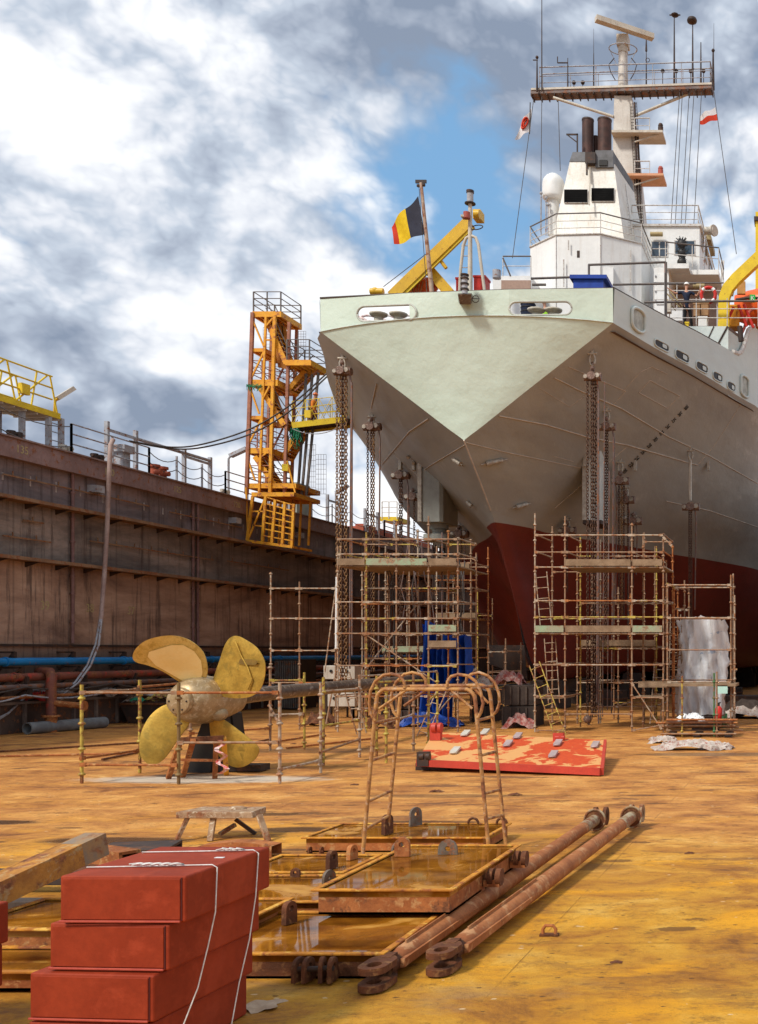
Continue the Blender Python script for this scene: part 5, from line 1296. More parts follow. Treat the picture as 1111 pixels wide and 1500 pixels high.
# ================================================================ CHAIN HOISTS
def hoist(label,px,py,pbody,falls,zend,D=None,hose=True,ch=M_chain,strap=False,r=1.0,drop=None,light=None):
    q=HS(px,py)
    if q is None or D: p=P(px,py,D or 36.2)
    else: p=q[0]-V((0,0,0))
    D=p.y; top=V((p.x,D,p.z)); zb=ZD(pbody,D); L_=r*D/36*.72
    t=T('chain_hoist',label,'chain hoist',top,'chain hoists hanging from the hull')
    MB().box(top.x-.05,top.x+.05,top.y-.04,top.y+.04,top.z-.15,top.z+.35).tube(top+V((-.16,0,-.12)),top+V((.16,0,-.12)),.05,6).path([top+V((math.cos(a)*.10,0,-.34+math.sin(a)*.22)) for a in np.linspace(0,2*math.pi,10)[:-1]],.04,5,closed=True).build('shackle',M_shack,t)
    zc=top.z-.55
    if strap: MB().tube(V((top.x,D,zc)),V((top.x,D,zb+.3)),.05,6).path([V((top.x-.03,D,zc+.1)),V((top.x-.07,D,(zc+zb)/2)),V((top.x-.04,D,zb+.3))],.04,6).build('strap',M_cream,t)
    else: MB().chain(V((top.x,D,zc+.1)),V((top.x,D,zb+.2)),.2,.03,.06).sphere(V((top.x,D,zb+.33)),.13*L_,8).build('top_hook',M_hoist,t)
    c=V((top.x,D,zb)); w=.30*L_
    b=MB().box(c.x-w*1.2,c.x+w*1.2,D-.12,D+.14,zb-.14*L_,zb+.10*L_)
    b.tube(c+V((-w*1.35,0,0)),c+V((-w*.5,0,0)),.17*L_,10).tube(c+V((w*.4,0,.02)),c+V((w*1.45,0,.02)),.19*L_,10).tube(c+V((0,-.24,.02)),c+V((0,.2,.02)),.20*L_,12)
    b.build('hoist_body',M_hoist,t,bevel=.02)
    MB().tube(c+V((w*.9,-.2,.04)),c+V((w*1.0,.1,.04)),.12*L_,8).build('cover_plate',M_shack,t); MB().tube(c+V((-w*1.0,-.18,0)),c+V((-w*.9,.1,0)),.10*L_,8).build('cover_plate',M_shack,t)
    for i,(dx,cr) in enumerate(falls):
        x=top.x+dx/F*D; m_=ch
        MB().chain(V((x,D+.02*i,zb-.12)),V((x,D+.02*i,zend)),.15*cr,.016*cr,.038*cr).build('chain_fall',M_chainl if light and i in light else m_,t)
    if hose:
        x=top.x+hose/F*D if not isinstance(hose,bool) else top.x+11/F*D
        MB().path([c+V((w*.8,0,.02)),V((x-.05,D,zb-.15)),V((x,D,zb-.5)),V((x-.03,D,(zb+zend)/2)),V((x-.06,D,zend+.5))],.032,6).build('air_hose',M_p3,t)
    if drop: 
        x=top.x+falls[0][0]/F*D; MB().sphere(V((x,D,zend-.1)),.16,8).path([V((x,D,zend-.2)),V((x+.1,D,zend-.35)),V((x,D,zend-.5)),V((x-.1,D,zend-.4))],.045,6).build('bottom_hook',M_hoist,t)
    return t
hoist('leftmost hoist with four long ochre chains hanging from the left edge of the stern',502,520,545,[(-8,.9),(-3,1.15),(0,1.15),(4,1.1)],ZD(1000,36.6),hose=13,light=(0,1,3),drop=True)
hoist('second hoist from the left, dark, with three chains below the brown hull',545,606,626,[(-6,.9),(-1,1.0),(2,1.0)],ZD(985,38.5),hose=12,light=(2,))
hoist('small dark hoist with a single chain left of the grey strut housing',587,681,697,[(-1,1.1),(1.5,1.1)],ZD(1000,41))
hoist('small hoist with a black chain touching the left side of the grey strut housing',606,716,728,[(1,1.0)],ZD(900,42),hose=-6)
hoist('small hoist just right of the grey strut housing and flange',673,766,783,[(-2,.9),(3,.8)],ZD(1010,41),hose=8)
hoist('large hoist with four chains hanging right of the stern edge above the right scaffold',868,513,553,[(-7,1.0),(-1,1.15),(2,1.15),(5,1.0)],ZD(1050,36.3),hose=9,drop=True)
hoist('hoist with twin chains hanging right of the largest chains',889,597,626,[(-2,1.0),(1,1.0)],ZD(945,38.5),hose=11,drop=True)
hoist('small hoist with three chains left of the two right hand small hoists',909,673,705,[(-2,1.0),(2,1.0),(5,.9)],ZD(900,41),hose=-5,light=(1,))
hoist('dark angular hoist right of the pale strut housing, under the draft marks',917,710,733,[(3,.9)],ZD(1000,42),hose=5)
hoist('lowest small hoist just above the right scaffold',928,752,764,[(0,.8)],ZD(850,43),hose=6)
hoist('lone hoist on a long pale strap at the right under the ship side',1012,656,743,[(-2,1.0),(1,1.0)],ZD(905,42),hose=8,strap=True)
hoist('small hoist above the left post of the right scaffold',831,757,778,[(0,.8)],ZD(860,40),hose=False)
# single long rods/wires
for i,(x,ya,yb,D,r) in enumerate(((516,560,960,36.4,.03),(648,780,990,38,.03),(877,620,1060,36,.03),(893,690,1040,36,.022),(886,560,1050,36.5,.02),(899,640,1045,37,.025))):
    tag(MB().tube(P(x,ya,D),P(x-(3 if i>2 else 0),yb,D),r,5).build('hanging_rope',M_p3),['rope hanging beside the leftmost long chains','rope hanging under the grey strut housing flange','thicker rope right of the largest chains over the right scaffold','thin rope between the two large right hand chain groups','thin pale rope close behind the largest right hand chains','thin rope right of the twin chains over the right scaffold'][i],'rope')

# ================================================================ SCAFFOLDS (ring lock system)
def standard(t,x,y,z0,z1,m=M_scaf,r=.027,nm='standard'):
    mb=MB().tube((x,y,z0),(x,y,z1),r,7); z=z0+.18
    while z<z1: mb.lathe((x,y,z-.03),(0,0,1),[(0,r+.005),(.01,r*2.05),(.035,r*2.05),(.06,r+.008)],7); z+=.5
    return mb.build(nm,m,t)
def ledger(t,p,q,m=M_scaf,r=.024,nm='ledger'):
    p=V(p);q=V(q);d=(q-p).normalized()
    return MB().tube(p,q,r,6).beam(p,p+d*.12,.05,.075).beam(q-d*.12,q,.05,.075).build(nm,m,t)
mats_s=[M_scaf,M_scaf,M_scafg,M_scaf,M_scafg,M_scaf,M_scaf,M_scafy,M_rustpipe]
def scaffold(label,D0,D1,posts,levels,planks,backtop=None,group=None,seed=1,braces=(),backlevels=None,backposts=True):
    random.seed(seed); x0=XD(posts[0][0],D0); t=T('scaffold_tower',label,'scaffold',(x0,D0,0),group)
    xs=[]
    for p in posts:
        px,yt,m=p[0],p[1],p[2] if len(p)>2 else random.choice(mats_s); x=XD(px,D0); xs.append(x)
        standard(t,x,D0,.02,ZD(yt,D0),m)
        if backposts: standard(t,x,D1,.02,ZD(yt,D0)-random.uniform(0,.6),random.choice(mats_s))
    for (py,m) in levels:
        z=ZD(py,D0)
        for i in range(len(xs)-1):
            mm=m or random.choice(mats_s)
            ledger(t,(xs[i],D0-.03,z),(xs[i+1],D0-.03,z),mm)
            if backposts and random.random()<.8: ledger(t,(xs[i],D1,z+.02),(xs[i+1],D1,z+.02),random.choice(mats_s))
        if backposts:
            for x in xs: 
                if random.random()<.75: ledger(t,(x,D0,z+.03),(x,D1,z+.03),random.choice(mats_s))
    for (pa,pb,py,m) in planks:
        z=ZD(py,D0); xa,xb_=XD(pa,D0),XD(pb,D0)
        MB().box(xa+.03,xb_-.03,D0-.09,D0-.06,z,z+.21).build('toe_board',m,t)
        n=max(2,int((D1-D0)/.34))
        for k in range(n):
            y=D0+(D1-D0)*k/n; MB().box(xa,xb_,y+.01,y+(D1-D0)/n-.015,z-.05,z-.005+.004*(k%2)).build('deck_plank',M_plank,t)
    for (a,ka,b,kb) in braces: ledger(t,V((XD(a[0],D0),[D0-.06,D1][ka],ZD(a[1],D0))),V((XD(b[0],D0),[D0-.06,D1][kb],ZD(b[1],D0))),M_scafg,.022,'diagonal_brace')
    return t,xs
def sladder(t,a,b,w=.38,m=M_scafg,nm='ladder'):
    return ladder(a,b,w,m,t,max(4,int((V(b)-V(a)).length/.3)),nm)
gs='scaffold towers around the stern'
D0=33
t,xs=scaffold('large four post scaffold right of the red keel with green and brown toe boards',33,35.2,
  [(784,752,M_scafg),(828,756,M_scaf),(926,766,M_scaf),(972,787,M_scaf)],
  [(784,M_scafg),(809,M_scaf),(831,M_scafg),(880,None),(904,M_scafy),(928,M_scafg),(974,None)],
  [(784,828,926,M_plankg),(828,926,926,M_plank),(926,972,926,M_plankg),(828,926,829,M_plank),(926,972,829,M_plank)],group=gs,seed=4,
  braces=(((926,1000),0,(970,1068),0),((972,787),0,(985,800),0)))
for px in (784,828): ledger(t,(XD(px,33),33,ZD(1020,33)),(XD(px,33),35.2,ZD(1020,33)))
ledger(t,(xs[0],33,ZD(1020,33)),(xs[1],33,ZD(1020,33))); ledger(t,(xs[1],33,ZD(1046,33)),(xs[2],33,ZD(1046,33)))
ledger(t,(xs[2],33,ZD(1022,33)),(xs[3],33,ZD(1022,33))); ledger(t,(xs[2],33,ZD(1070,33)),(xs[3],33,ZD(1062,33))); ledger(t,(xs[0],33,ZD(1070,33)),(xs[1],33,ZD(1070,33)))
MB().box(xs[0],xs[1],33,34.4,ZD(1021,33)-.05,ZD(1021,33)).box(xs[2],xs[3],33,34.4,ZD(1021,33)-.05,ZD(1021,33)).build('deck_plank',M_plank,t)
for k,y in enumerate((33.6,34.4)): MB().box(xs[2]+.1,xs[3]+.4,y,y+.04,ZD(1008,33),ZD(1008,33)+.2).build('toe_board',M_plank,t)
sladder(t,P(800,915,34.5),P(793,838,34.5)); sladder(t,P(812,1030,34.8),P(806,935,34.8))
tag(sladder(None,P(822,1079,32.2),P(783,972,32.9),.34,M_scafy),'yellow ladder leaning against the left posts of the large right scaffold','ladder')
tag(sladder(None,P(960,1060,34),P(966,975,35),.34,M_scafg),'grey ladder inside the right bay of the large right scaffold','ladder')
# inner, darker scaffold behind (around rudder)
t,_=scaffold('dark inner scaffold behind the large right scaffold under the red hull',37,39.5,[(846,800),(880,790),(906,860),(944,780),(962,800)],[(815,None),(880,None),(950,None),(1000,None),(1035,None)],[(850,962,946,M_plank)],group=gs,seed=8)
sladder(t,P(987,1050,38),P(990,900,38)); 
# front-right extension with white wrapped load
t,xs=scaffold('two post scaffold frame in front of the plastic wrapped load at right',33,34.6,[(978,855,M_scaf),(1071,842,M_scaf)],[(857,M_scafg),(905,M_scafg),(952,None),(999,M_scafg)],[],group=gs,seed=14)
standard(t,XD(1074,33),33.1,.02,ZD(840,33),M_scafg)
MB().box(XD(972,33),XD(1080,33),32.6,33.9,ZD(1003,33)-.04,ZD(1001,33)).build('deck_plank',M_plank,t)
# thin cage behind
t,_=scaffold('narrow thin tube scaffold cage left of the plastic wrapped load',35.5,36.8,[(986,840),(1003,850)],[(862,None),(892,None),(935,None),(960,None),(1000,None)],[],group=gs,seed=19)
sladder(t,P(990,1050,35.4),P(988,905,35.4),.5)
# low trolley stack in front
D=31.0
t=T('scaffold_trolley','low rusty stack of scaffold tubes with two upright yellow and green posts, front right','scaffold',G(1020,1086))
for i,(z,dd) in enumerate(((.12,0),(.2,.3),(.28,.6),(.36,.1),(.42,.5),(.5,.8),(.55,0))):
    MB().tube((XD(964,D)+random.uniform(-.2,.3),D+dd,z),(XD(1084,D)+random.uniform(-.3,.1),D+dd,z),.03,7).build('stacked_tube',random.choice([M_scaf,M_scafg,M_rustpipe]),t)
MB().box(XD(975,D),XD(1072,D),D,D+1.3,.44,.49).build('base_frame',M_rustdark,t)
for px,yt,m in ((999,990,M_scafy),(1046,986,mat('scaffold_green',(.07,.20,.07),(.05,.12,.05),rough=.5,rust=.4)),(1050,984,M_scaf)): standard(t,XD(px,D),D+.1,.02,ZD(yt,D),m)
for px in (980,1020,1066): MB().box(XD(px,D)-.1,XD(px,D)+.1,D+.1,D+1.2,.01,.12).build('bearer',M_dark,t)
# wrapped load
random.seed(12); D=34.9
t=T('wrapped_load','tall load wrapped in crumpled clear plastic sheet at right under the hull','wrapped load',(XD(1030,D),D,0))
rows=[]
outl=[(985,912),(1000,906),(1020,909),(1052,908),(1063,922)]
for j in range(19):
    v=j/18; row=[]
    for i in range(25):
        u=i/24; px=988+(1062-988)*u+ (1-v)*0+ (v*4*(u-.3)); py=909+139*v-(6*math.sin(u*3.1) if v<.15 else 0)
        ed_=3.2 if i in (0,1,23,24) else 1; p=P(px+random.uniform(-1,1)*ed_+4*math.sin(v*5)*(abs(u-.5)*2)**3,py+random.uniform(-1.2,1.2)*(2.5 if j==0 else 1),D); p.y+=.26*abs(math.sin(u*8+v*2.2))+.14*abs(math.sin(u*17-v*6))+.05*random.uniform(-1,1)+.45*(abs(u-.5)*2)**6; row.append(p)
    rows.append(row)
MB().grid(rows,True).build('plastic_sheet',M_plastic,t)
MB().box(XD(995,D),XD(1055,D),D+.5,D+2.2,.3,ZD(918,D)).build('crate_stack',M_shaft,t)
MB().box(XD(1018,D),XD(1056,D),D-.9,D-.3,.02,ZD(1048,D)+.0).build('ballast_block',M_dark,t)
tag(MB().box(XD(1051,32.6),XD(1066,32.6),32.6,32.62,ZD(1016,32.6),ZD(1004,32.6)).build('notice_board',mat('notice_mint',(.45,.70,.60),(.5,.72,.62),rough=.6)),'small mint green notice board hung on the right scaffold frame','board')
t=T('fire_extinguisher','red fire extinguisher hanging right of the green post, front right','fire extinguisher',P(1053,1058,31.6))
D=31.6; MB().lathe(P(1053,1058,D),(0,0,1),[(0,.09),(.02,.11),(.42,.11),(.5,.05)],12).build('cylinder',M_red,t); MB().tube(P(1053,1034,D),P(1053,1030,D),.04,6).beam(P(1051,1030,D),P(1056,1029,D),.03).build('valve',M_black,t)
tag(MB().tube(P(1060,1066,31.5),P(1060,1049,31.5),.05,8).tube(P(1064,1064,31.5),P(1064,1045,31.5),.04,8).build('gas_bottle',MATS['scaffold_green']),'pair of thin green bottles right of the red fire extinguisher','bottle')
for i,(px,py,sx,sy,h,m,lab) in enumerate(((1010,1098,.9,.35,.28,M_cloth,'pale red and white sack lying in front of the tube stack at right'),(972,1088,.4,.3,.2,M_cloth,'small crumpled paper left of the tube stack at right'),(1050,1097,.45,.3,.2,M_cloth,'crumpled rag right of the pale sack at the tube stack'),(1012,1071,.4,.25,.22,M_whitec,'white rag lying on top of the tube stack at right'))):
    q=G(px,py) if i<3 else V((XD(px,31.3),31.4,.55)); tag(rag((q.x,q.y,.0 if i<3 else .5),sx,sy,h,60+i).build('sack',m),lab,'sack')
for i,(px,py) in enumerate(((1090,1030),(1105,1036),(1085,1040))):
    tag(rag((XD(px,40),40+i*.4,0),.9,.5,.5+.1*i,80+i,8).build('rubble_pile',M_cloth if i==0 else M_conc),['pale rubble heap at the right edge under the hull','dark rubble heap at the far right edge under the hull','low rubble heap just right of the wrapped load'][i],'rubble')
# left group
t,xs=scaffold('tall scaffold before the blue tarpaulins with a green toe board, left of the keel',33,34.8,
 [(495,800,M_scafg),(537,780,M_scafy),(581,765,M_scaf),(628,756,M_scaf),(671,792,M_scaf)],
 [(790,M_scaf),(812,M_scafg),(882,M_scafg),(906,None),(928,M_scaf),(975,None),(1020,None)],
 [(495,537,828,M_plank),(537,628,828,M_plankg),(628,671,828,M_plank),(628,671,925,M_plankg),(628,671,948,M_plank)],group=gs,seed=23,
 braces=(((537,980),0,(581,880),1),((628,1060),0,(671,980),1)))
sladder(t,P(662,905,34),P(664,832,34),.35); ledger(t,(xs[3],32.9,ZD(976,33)),(xs[4],32.9,ZD(976,33)),M_scafy)
t,_=scaffold('dark scaffold between the dock wall and blue tarpaulins behind the tall left one',37.5,39.5,[(535,790),(565,800),(600,790),(640,800),(690,790)],[(825,None),(862,None),(930,None),(965,None),(1010,None)],[(535,690,834,M_plank),(560,640,955,M_plankg)],group=gs,seed=31)
t,_=scaffold('low scaffold bay left of the long chains, two posts wide',34,36.5,[(397,838,M_scafg),(439,852,M_scaf),(492,858,M_scaf)],[(862,M_scafg),(906,M_scafg),(953,M_scafg),(1000,None)],[],group=gs,seed=37,backposts=False)
t,_=scaffold('thin scaffold right of the blue tarpaulins next to the keel blocks',38.5,40.5,[(716,940),(741,935)],[(955,None),(985,None),(1010,None),(1040,None)],[],group=gs,seed=39)
t,_=scaffold('distant dark scaffold under the hull behind the blue tarpaulins',43,45,[(640,810),(668,820),(700,860)],[(850,None),(900,None),(950,None)],[(640,700,905,M_plank)],group=gs,seed=43)
# white tall pole & yellow pole
tag(MB().tube(P(494,845,33.2),P(493,950,33.2),.045,8).build('white_pole',M_whitec),'short white pole clamped beside the leftmost scaffold post','pole')
# flexible hoses hanging within the left scaffolds
random.seed(77)
for i in range(11):
    px=random.uniform(548,700); y0_=random.uniform(790,840); D=random.uniform(34.5,37)
    pts=[P(px,y0_,D)]; 
    for k in range(5): px+=random.uniform(-8,8); pts.append(P(px,y0_+(k+1)*random.uniform(22,34),D+random.uniform(-.3,.3)))
    tag(MB().path(pts,.022,5).build('slack_hose',random.choice([M_wire,M_wire,M_p3])),'slack dark hose dangling among the scaffolds left of the red keel','hose','slack hoses dangling among the left scaffolds')
# ladders/tubes leaning
for (a,b,D,m,lab) in (((505,985),(530,1075),31,M_scafg,'thin ladder leaning by the fence under the leftmost chains'),((618,1080),(648,1010),31.5,M_scafg,'pale ladder leaning behind the red painted panel')):
    tag(sladder(None,P(*b,D+.6),P(*a,D),.3,m),lab,'ladder')
for i,(a,b,D) in enumerate((((476,985),(500,800),34),((478,1060),(492,985),32),((520,1000),(556,1030),32),((537,930),(640,1000),33))):
    tag(MB().tube(P(*a,D),P(*b,D+.4),.025,6).build('loose_tube',random.choice([M_scaf,M_scafg])),['long loose tube leaning against the leftmost chains','short loose tube leaning near the cream boxes','loose tube lying across the fence end','long loose tube slanting across the left scaffold'][i],'tube')
# blue tarps
random.seed(5)
def tarp(label,x0,x1,y0,y1,D,folds,dep=.25,low=0):
    rows=[]; ph=random.random()*6; NI=int(34)
    for j in range(15):
        v=j/14; row=[]
        for i in range(NI+1):
            u=i/NI; w=1+low*v*.3
            px=(x0+x1)/2+((x1-x0)*(u-.5))*w+2*math.sin(v*5+ph); py=y0+(y1-y0)*v+(3*math.sin(u*9+ph) if v in (0,1) else 0)
            p=P(px,py,D); p.y+=dep*math.sin(u*folds+ph+v*1.2)+.08*math.sin(v*9+u*6)+random.uniform(-.02,.02); row.append(p)
        rows.append(row)
    o=MB().grid(rows,True).build('tarpaulin',M_tarp); return tag(o,label,'tarpaulin')
tarp('bright blue tarpaulin hanging in folds behind the left scaffold, right sheet',652,690,932,1000,36.2,22)
tarp('bright blue tarpaulin hanging narrow at the left of the other sheets',615,640,912,1052,36.6,10,.25,.6)
tarp('bright blue tarpaulin hanging between the two outer sheets',634,662,950,1055,36.4,16,.22,.4)
D=36.2
tag(rag((XD(628,D),D-.3,0),.8,.5,.45,91).build('tarpaulin_heap',M_tarp),'heap of blue tarpaulin on the floor below the hanging sheets, left','tarpaulin')
tag(rag((XD(655,D),D-.4,0),.7,.4,.3,92).build('tarpaulin_heap',M_tarp),'second blue tarpaulin heap on the floor, nearer the red panel','tarpaulin')
# keel blocks and clutter under the hull
random.seed(15)
def kblock(px0,px1,D,z1,lab,m=M_conc,dep=1.3):
    x0,x1=XD(px0,D),XD(px1,D); t=T('keel_block',lab,'block',((x0+x1)/2,D,0)); n=3
    MB().box(x0,x1,D,D+dep,0,z1*.5-.015).box(x0+.03,x1-.03,D+.03,D+dep,z1*.5+.015,z1).build('block',m,t,bevel=.02)
    k=int((x1-x0)/.28)+1
    for i in range(k+1):
        x=x0+(x1-x0)*i/k; mr_b=mat('block_rib',(.12,.09,.07),(.07,.05,.04),s=3,rough=.9)
        MB().box(x-.03,x+.03,D-.05,D,.05,z1*.5-.05).build('rib',mr_b,t); MB().box(x-.025,x+.025,D-.04,D+.03,z1*.5+.06,z1-.06).build('rib',mr_b,t)
kblock(737,783,35.5,ZD(1003,35.5)+.0+1.2-.0 if False else 1.45,'ribbed grey brown keel block stack left of the large right scaffold')
kblock(690,722,38,1.2,'dark low block stack right of the blue tarpaulins')
kblock(560,608,38,.9,'low dark block between the fence and the blue tarpaulins',M_dark)
for i in range(14):
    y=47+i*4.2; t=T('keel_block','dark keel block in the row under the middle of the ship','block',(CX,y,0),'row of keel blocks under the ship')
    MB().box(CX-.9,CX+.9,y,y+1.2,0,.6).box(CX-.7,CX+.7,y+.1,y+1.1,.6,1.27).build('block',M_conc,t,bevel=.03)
for i in range(12):
    for sx in (-1,1):
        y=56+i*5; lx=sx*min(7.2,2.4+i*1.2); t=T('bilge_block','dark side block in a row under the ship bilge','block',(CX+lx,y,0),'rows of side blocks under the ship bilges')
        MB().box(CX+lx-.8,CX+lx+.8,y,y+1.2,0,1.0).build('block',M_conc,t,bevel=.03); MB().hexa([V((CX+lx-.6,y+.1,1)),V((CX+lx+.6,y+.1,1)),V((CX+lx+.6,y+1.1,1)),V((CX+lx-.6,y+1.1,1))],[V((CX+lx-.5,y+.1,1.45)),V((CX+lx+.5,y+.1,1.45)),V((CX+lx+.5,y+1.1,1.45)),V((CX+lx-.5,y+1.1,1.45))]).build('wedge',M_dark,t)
# dark machinery / stored gear in the shade between wall and hull
for i in range(16):
    px=random.uniform(700,1100); D=random.uniform(46,64); w=random.uniform(.8,2.2); h=random.uniform(.5,1.3); x=XD(px,D)
    if abs(x-CX)<1.2: x+=2.5
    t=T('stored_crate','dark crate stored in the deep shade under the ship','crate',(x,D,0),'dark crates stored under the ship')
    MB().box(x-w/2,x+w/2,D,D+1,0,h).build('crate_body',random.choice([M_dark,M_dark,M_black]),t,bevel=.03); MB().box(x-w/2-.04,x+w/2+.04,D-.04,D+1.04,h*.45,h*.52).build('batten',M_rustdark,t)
# dark sheet and rags near keel
for i,(px,py,D,m,lab) in enumerate(((748,988,36,mat('dull_red',(.28,.035,.025),(.45,.3,.26),s=7,rough=.8),'red and white rags on top of the ribbed keel blocks'),(762,1060,35,mat('dull_red',(0,0,0)),'dark red bundle on the floor between ribbed blocks and scaffold'),(700,1015,37,M_cloth,'pale rags on the dark block stack'),(560,1042,35,M_rustdark,'heap of rusty chain on the floor behind the fence'),(470,1050,36,M_rustdark,'low rusty heap on the floor left of the long chains'))):
    p=P(px,py,D); z={0:1.45,1:0,2:1.2}.get(i,0); tag(rag((p.x,p.y,z),.5,.35,.5,100+i,8).build('rag_heap',m),lab,'rubbish')
# canvas sheet, its dark colour stands for the shaded void by the keel
rows=[[P(712+58*u+v*5,945+ v*28+u*v*22,42)+V((0,.2*math.sin(u*5),0)) for u in np.linspace(0,1,9)] for v in np.linspace(0,1,9)]
tag(MB().grid(rows).build('canvas_sheet',M_dark),'canvas sheet painted near black as shade, stretched below the keel, behind the ribbed blocks','sheet')

# ================================================================ PROPELLER
t=T('ship_propeller','large four bladed bronze propeller standing on its black stand behind the fence','propeller',G(300,1138))
DP=21.7; hubc=P(296,1025,DP); ax=V((-.14,-1,.0)).normalized()
pf=P(283,1024,DP)  # cap centre at front
o=MB().lathe(hubc+ax*(-.45),ax,[(-.5,.34),(-.2,.42),(.1,.48),(.35,.51),(.62,.50),(.85,.43),(.98,.36),(1.02,.28)],32); hub=o.build('hub',M_hub,t)
c=hubc+ax*.57
MB().lathe(c,ax,[(0,.27),(.10,.27),(.11,.25),(.115,.0)],28).build('hub_cap',MATS['hub_bronze'] if False else M_hub,hub)
mb=MB(); u_=ax.cross(V((0,0,1))).normalized(); w_=u_.cross(ax)
for k in range(6): mb.sphere(c+ax*.115+(u_*math.cos(k*1.047)+w_*math.sin(k*1.047))*.2,.022,6)
mb.build('cap_bolt',M_dark,hub)
def blade(outline,twist,mt,nm='blade',root=(293,1025),bow=.12):
    # outline in picture directions about the hub; given true depth by the blade's pitch
    n=len(outline); cx=sum(p[0] for p in outline)/n; cy=sum(p[1] for p in outline)/n
    def pos(px,py,off):
        x=(px-root[0])/F*DP; z=(root[1]-py)/F*DP
        return P(px,py,DP+twist(x,z))+V((0,off,0))
    rings=[]; K=7
    for k in range(K+1):
        f=k/K; th=.05*(1-(1-f)**1.0)
        rings.append([(cx+(px-cx)*(1-f),cy+(py-cy)*(1-f),f) for px,py in outline])
    # refine outline with catmull
    def refine(L_):
        out=[];m=len(L_)
        for i in range(m):
            p0,p1,p2,p3=L_[i-1],L_[i],L_[(i+1)%m],L_[(i+2)%m]
            for k in range(4):
                u=k/4; out.append(tuple(.5*((2*p1[c])+(p2[c]-p0[c])*u+(2*p0[c]-5*p1[c]+4*p2[c]-p3[c])*u*u+(3*p1[c]-p0[c]-3*p2[c]+p3[c])*u**3) for c in range(len(p1))))
        return out
    R_=[refine(r) for r in rings]; mb=MB()
    for sgn in (-1,1):
        rows=[[pos(a,b,sgn*(.012+.045*(f)**.6)) for (a,b,f) in r]+[pos(r[0][0],r[0][1],sgn*(.012+.045*r[0][2]**.6))] for r in R_]
        mb.grid(rows,True,flip=sgn>0)
    r=R_[0]; rows=[[pos(a,b,-.012) for a,b,f in r+[r[0]]],[pos(a,b,.012) for a,b,f in r+[r[0]]]]; mb.grid(rows,True)
    return mb.build(nm,mt,t),pos
# twist functions: x,z relative to hub -> depth offset
b1,pos1=blade([(280,1008),(262,998),(240,984),(218,975),(200,970),(195,962),(200,950),(215,938),(240,931.5),(262,932),(282,940),(298,955),(304,975),(303,990),(298,1000),(300,1012)],lambda x,z:-.05+.30*x-.22*(z)+.22*x*z,M_bronzel)
mb=MB(); 
o_=[(276,1000),(255,988),(232,975),(220,962),(222,955),(238,950),(255,945),(272,945),(288,954),(298,968),(300,985),(296,1002)]
cx=sum(p[0] for p in o_)/len(o_);cy=sum(p[1] for p in o_)/len(o_)
rows=[]
for k in range(6):
    f=k/5; r=[pos1(cx+(a-cx)*(1-f),cy+(b-cy)*(1-f),-.075-.004*k) for a,b in o_]; rows.append(r+[r[0]])
MB().grid(rows,True,flip=False).build('polished_face_glint',M_bronzeb,b1)  # polished patch, the blade's highlight painted into its pale colour
b2_,pos2=blade([(310,1005),(316,985),(322,968),(330,945),(338,934),(348,931.5),(362,938),(378,950),(388,968),(389,985),(386,1000),(380,1012),(366,1021),(345,1023),(325,1020),(312,1016)],lambda x,z:.05-.28*x+.1*z-.1*x*z,M_bronze)
MB().add([pos2(*p,-.075) for p in ((355,965),(372,966),(381,968),(378,974),(362,974),(352,972))],[(0,1,2,3,4,5)]).build('dark_patch',M_bronzed,b2_)
MB().path([pos2(*p,-.07) for p in ((348,940),(356,960),(366,978),(372,995),(366,1010))],.018,5).build('edge_ridge',M_bronze,b2_)
blade([(262,1034),(272,1046),(278,1058),(268,1074),(255,1092),(244,1108),(232,1118),(218,1119),(207,1108),(205,1092),(208,1072),(218,1052),(232,1038),(248,1031)],lambda x,z:-.12+.25*x+.05*z-.1*x*z,M_bronze)
blade([(310,1046),(328,1054),(348,1068),(366,1082),(377,1092),(380,1100),(374,1112),(360,1122),(346,1124),(332,1118),(320,1105),(312,1088),(308,1068)],lambda x,z:.10-.30*x-.15*z,M_bronze)
for (x,y) in ((316,1040),(318,1026),(300,1040),(292,1010)): pass
for v_ in ((.36,.0,-.30),(.40,.1,.22),(-.34,.05,-.28),(-.05,.05,.42)): MB().sphere(hubc+V(v_),.17,14,(1,1.2,.9)).build('blade_root',M_hub,hub)
# shaft and stand
tag(MB().path([hubc+V((.15,.4,-.03)),P(370,1018,23.4),P(430,1012,25.5),P(510,1005,28.5),P(560,1001,31),P(620,995,35)],.17,14).build('propeller_shaft',M_shaft),'long thick wrapped propeller shaft stretching back to the right from the propeller','shaft')
D=DP+.3
MB().prism([P(300,1048,D),P(318,1050,D),P(322,1090,D),P(312,1102,D),P(308,1132,D),P(268,1135,D)],(0,.5,0)).build('stand_leg',M_black,t)
MB().prism([P(326,1040,D+.7),P(340,1045,D+.7),P(352,1135,D+.7),P(328,1135,D+.7),P(318,1100,D+.7)],(0,.4,0)).build('stand_leg',M_black,t)
MB().box(XD(268,D),XD(378,D),D+.1,D+.5,.02,.16).build('stand_base',M_dark,t)
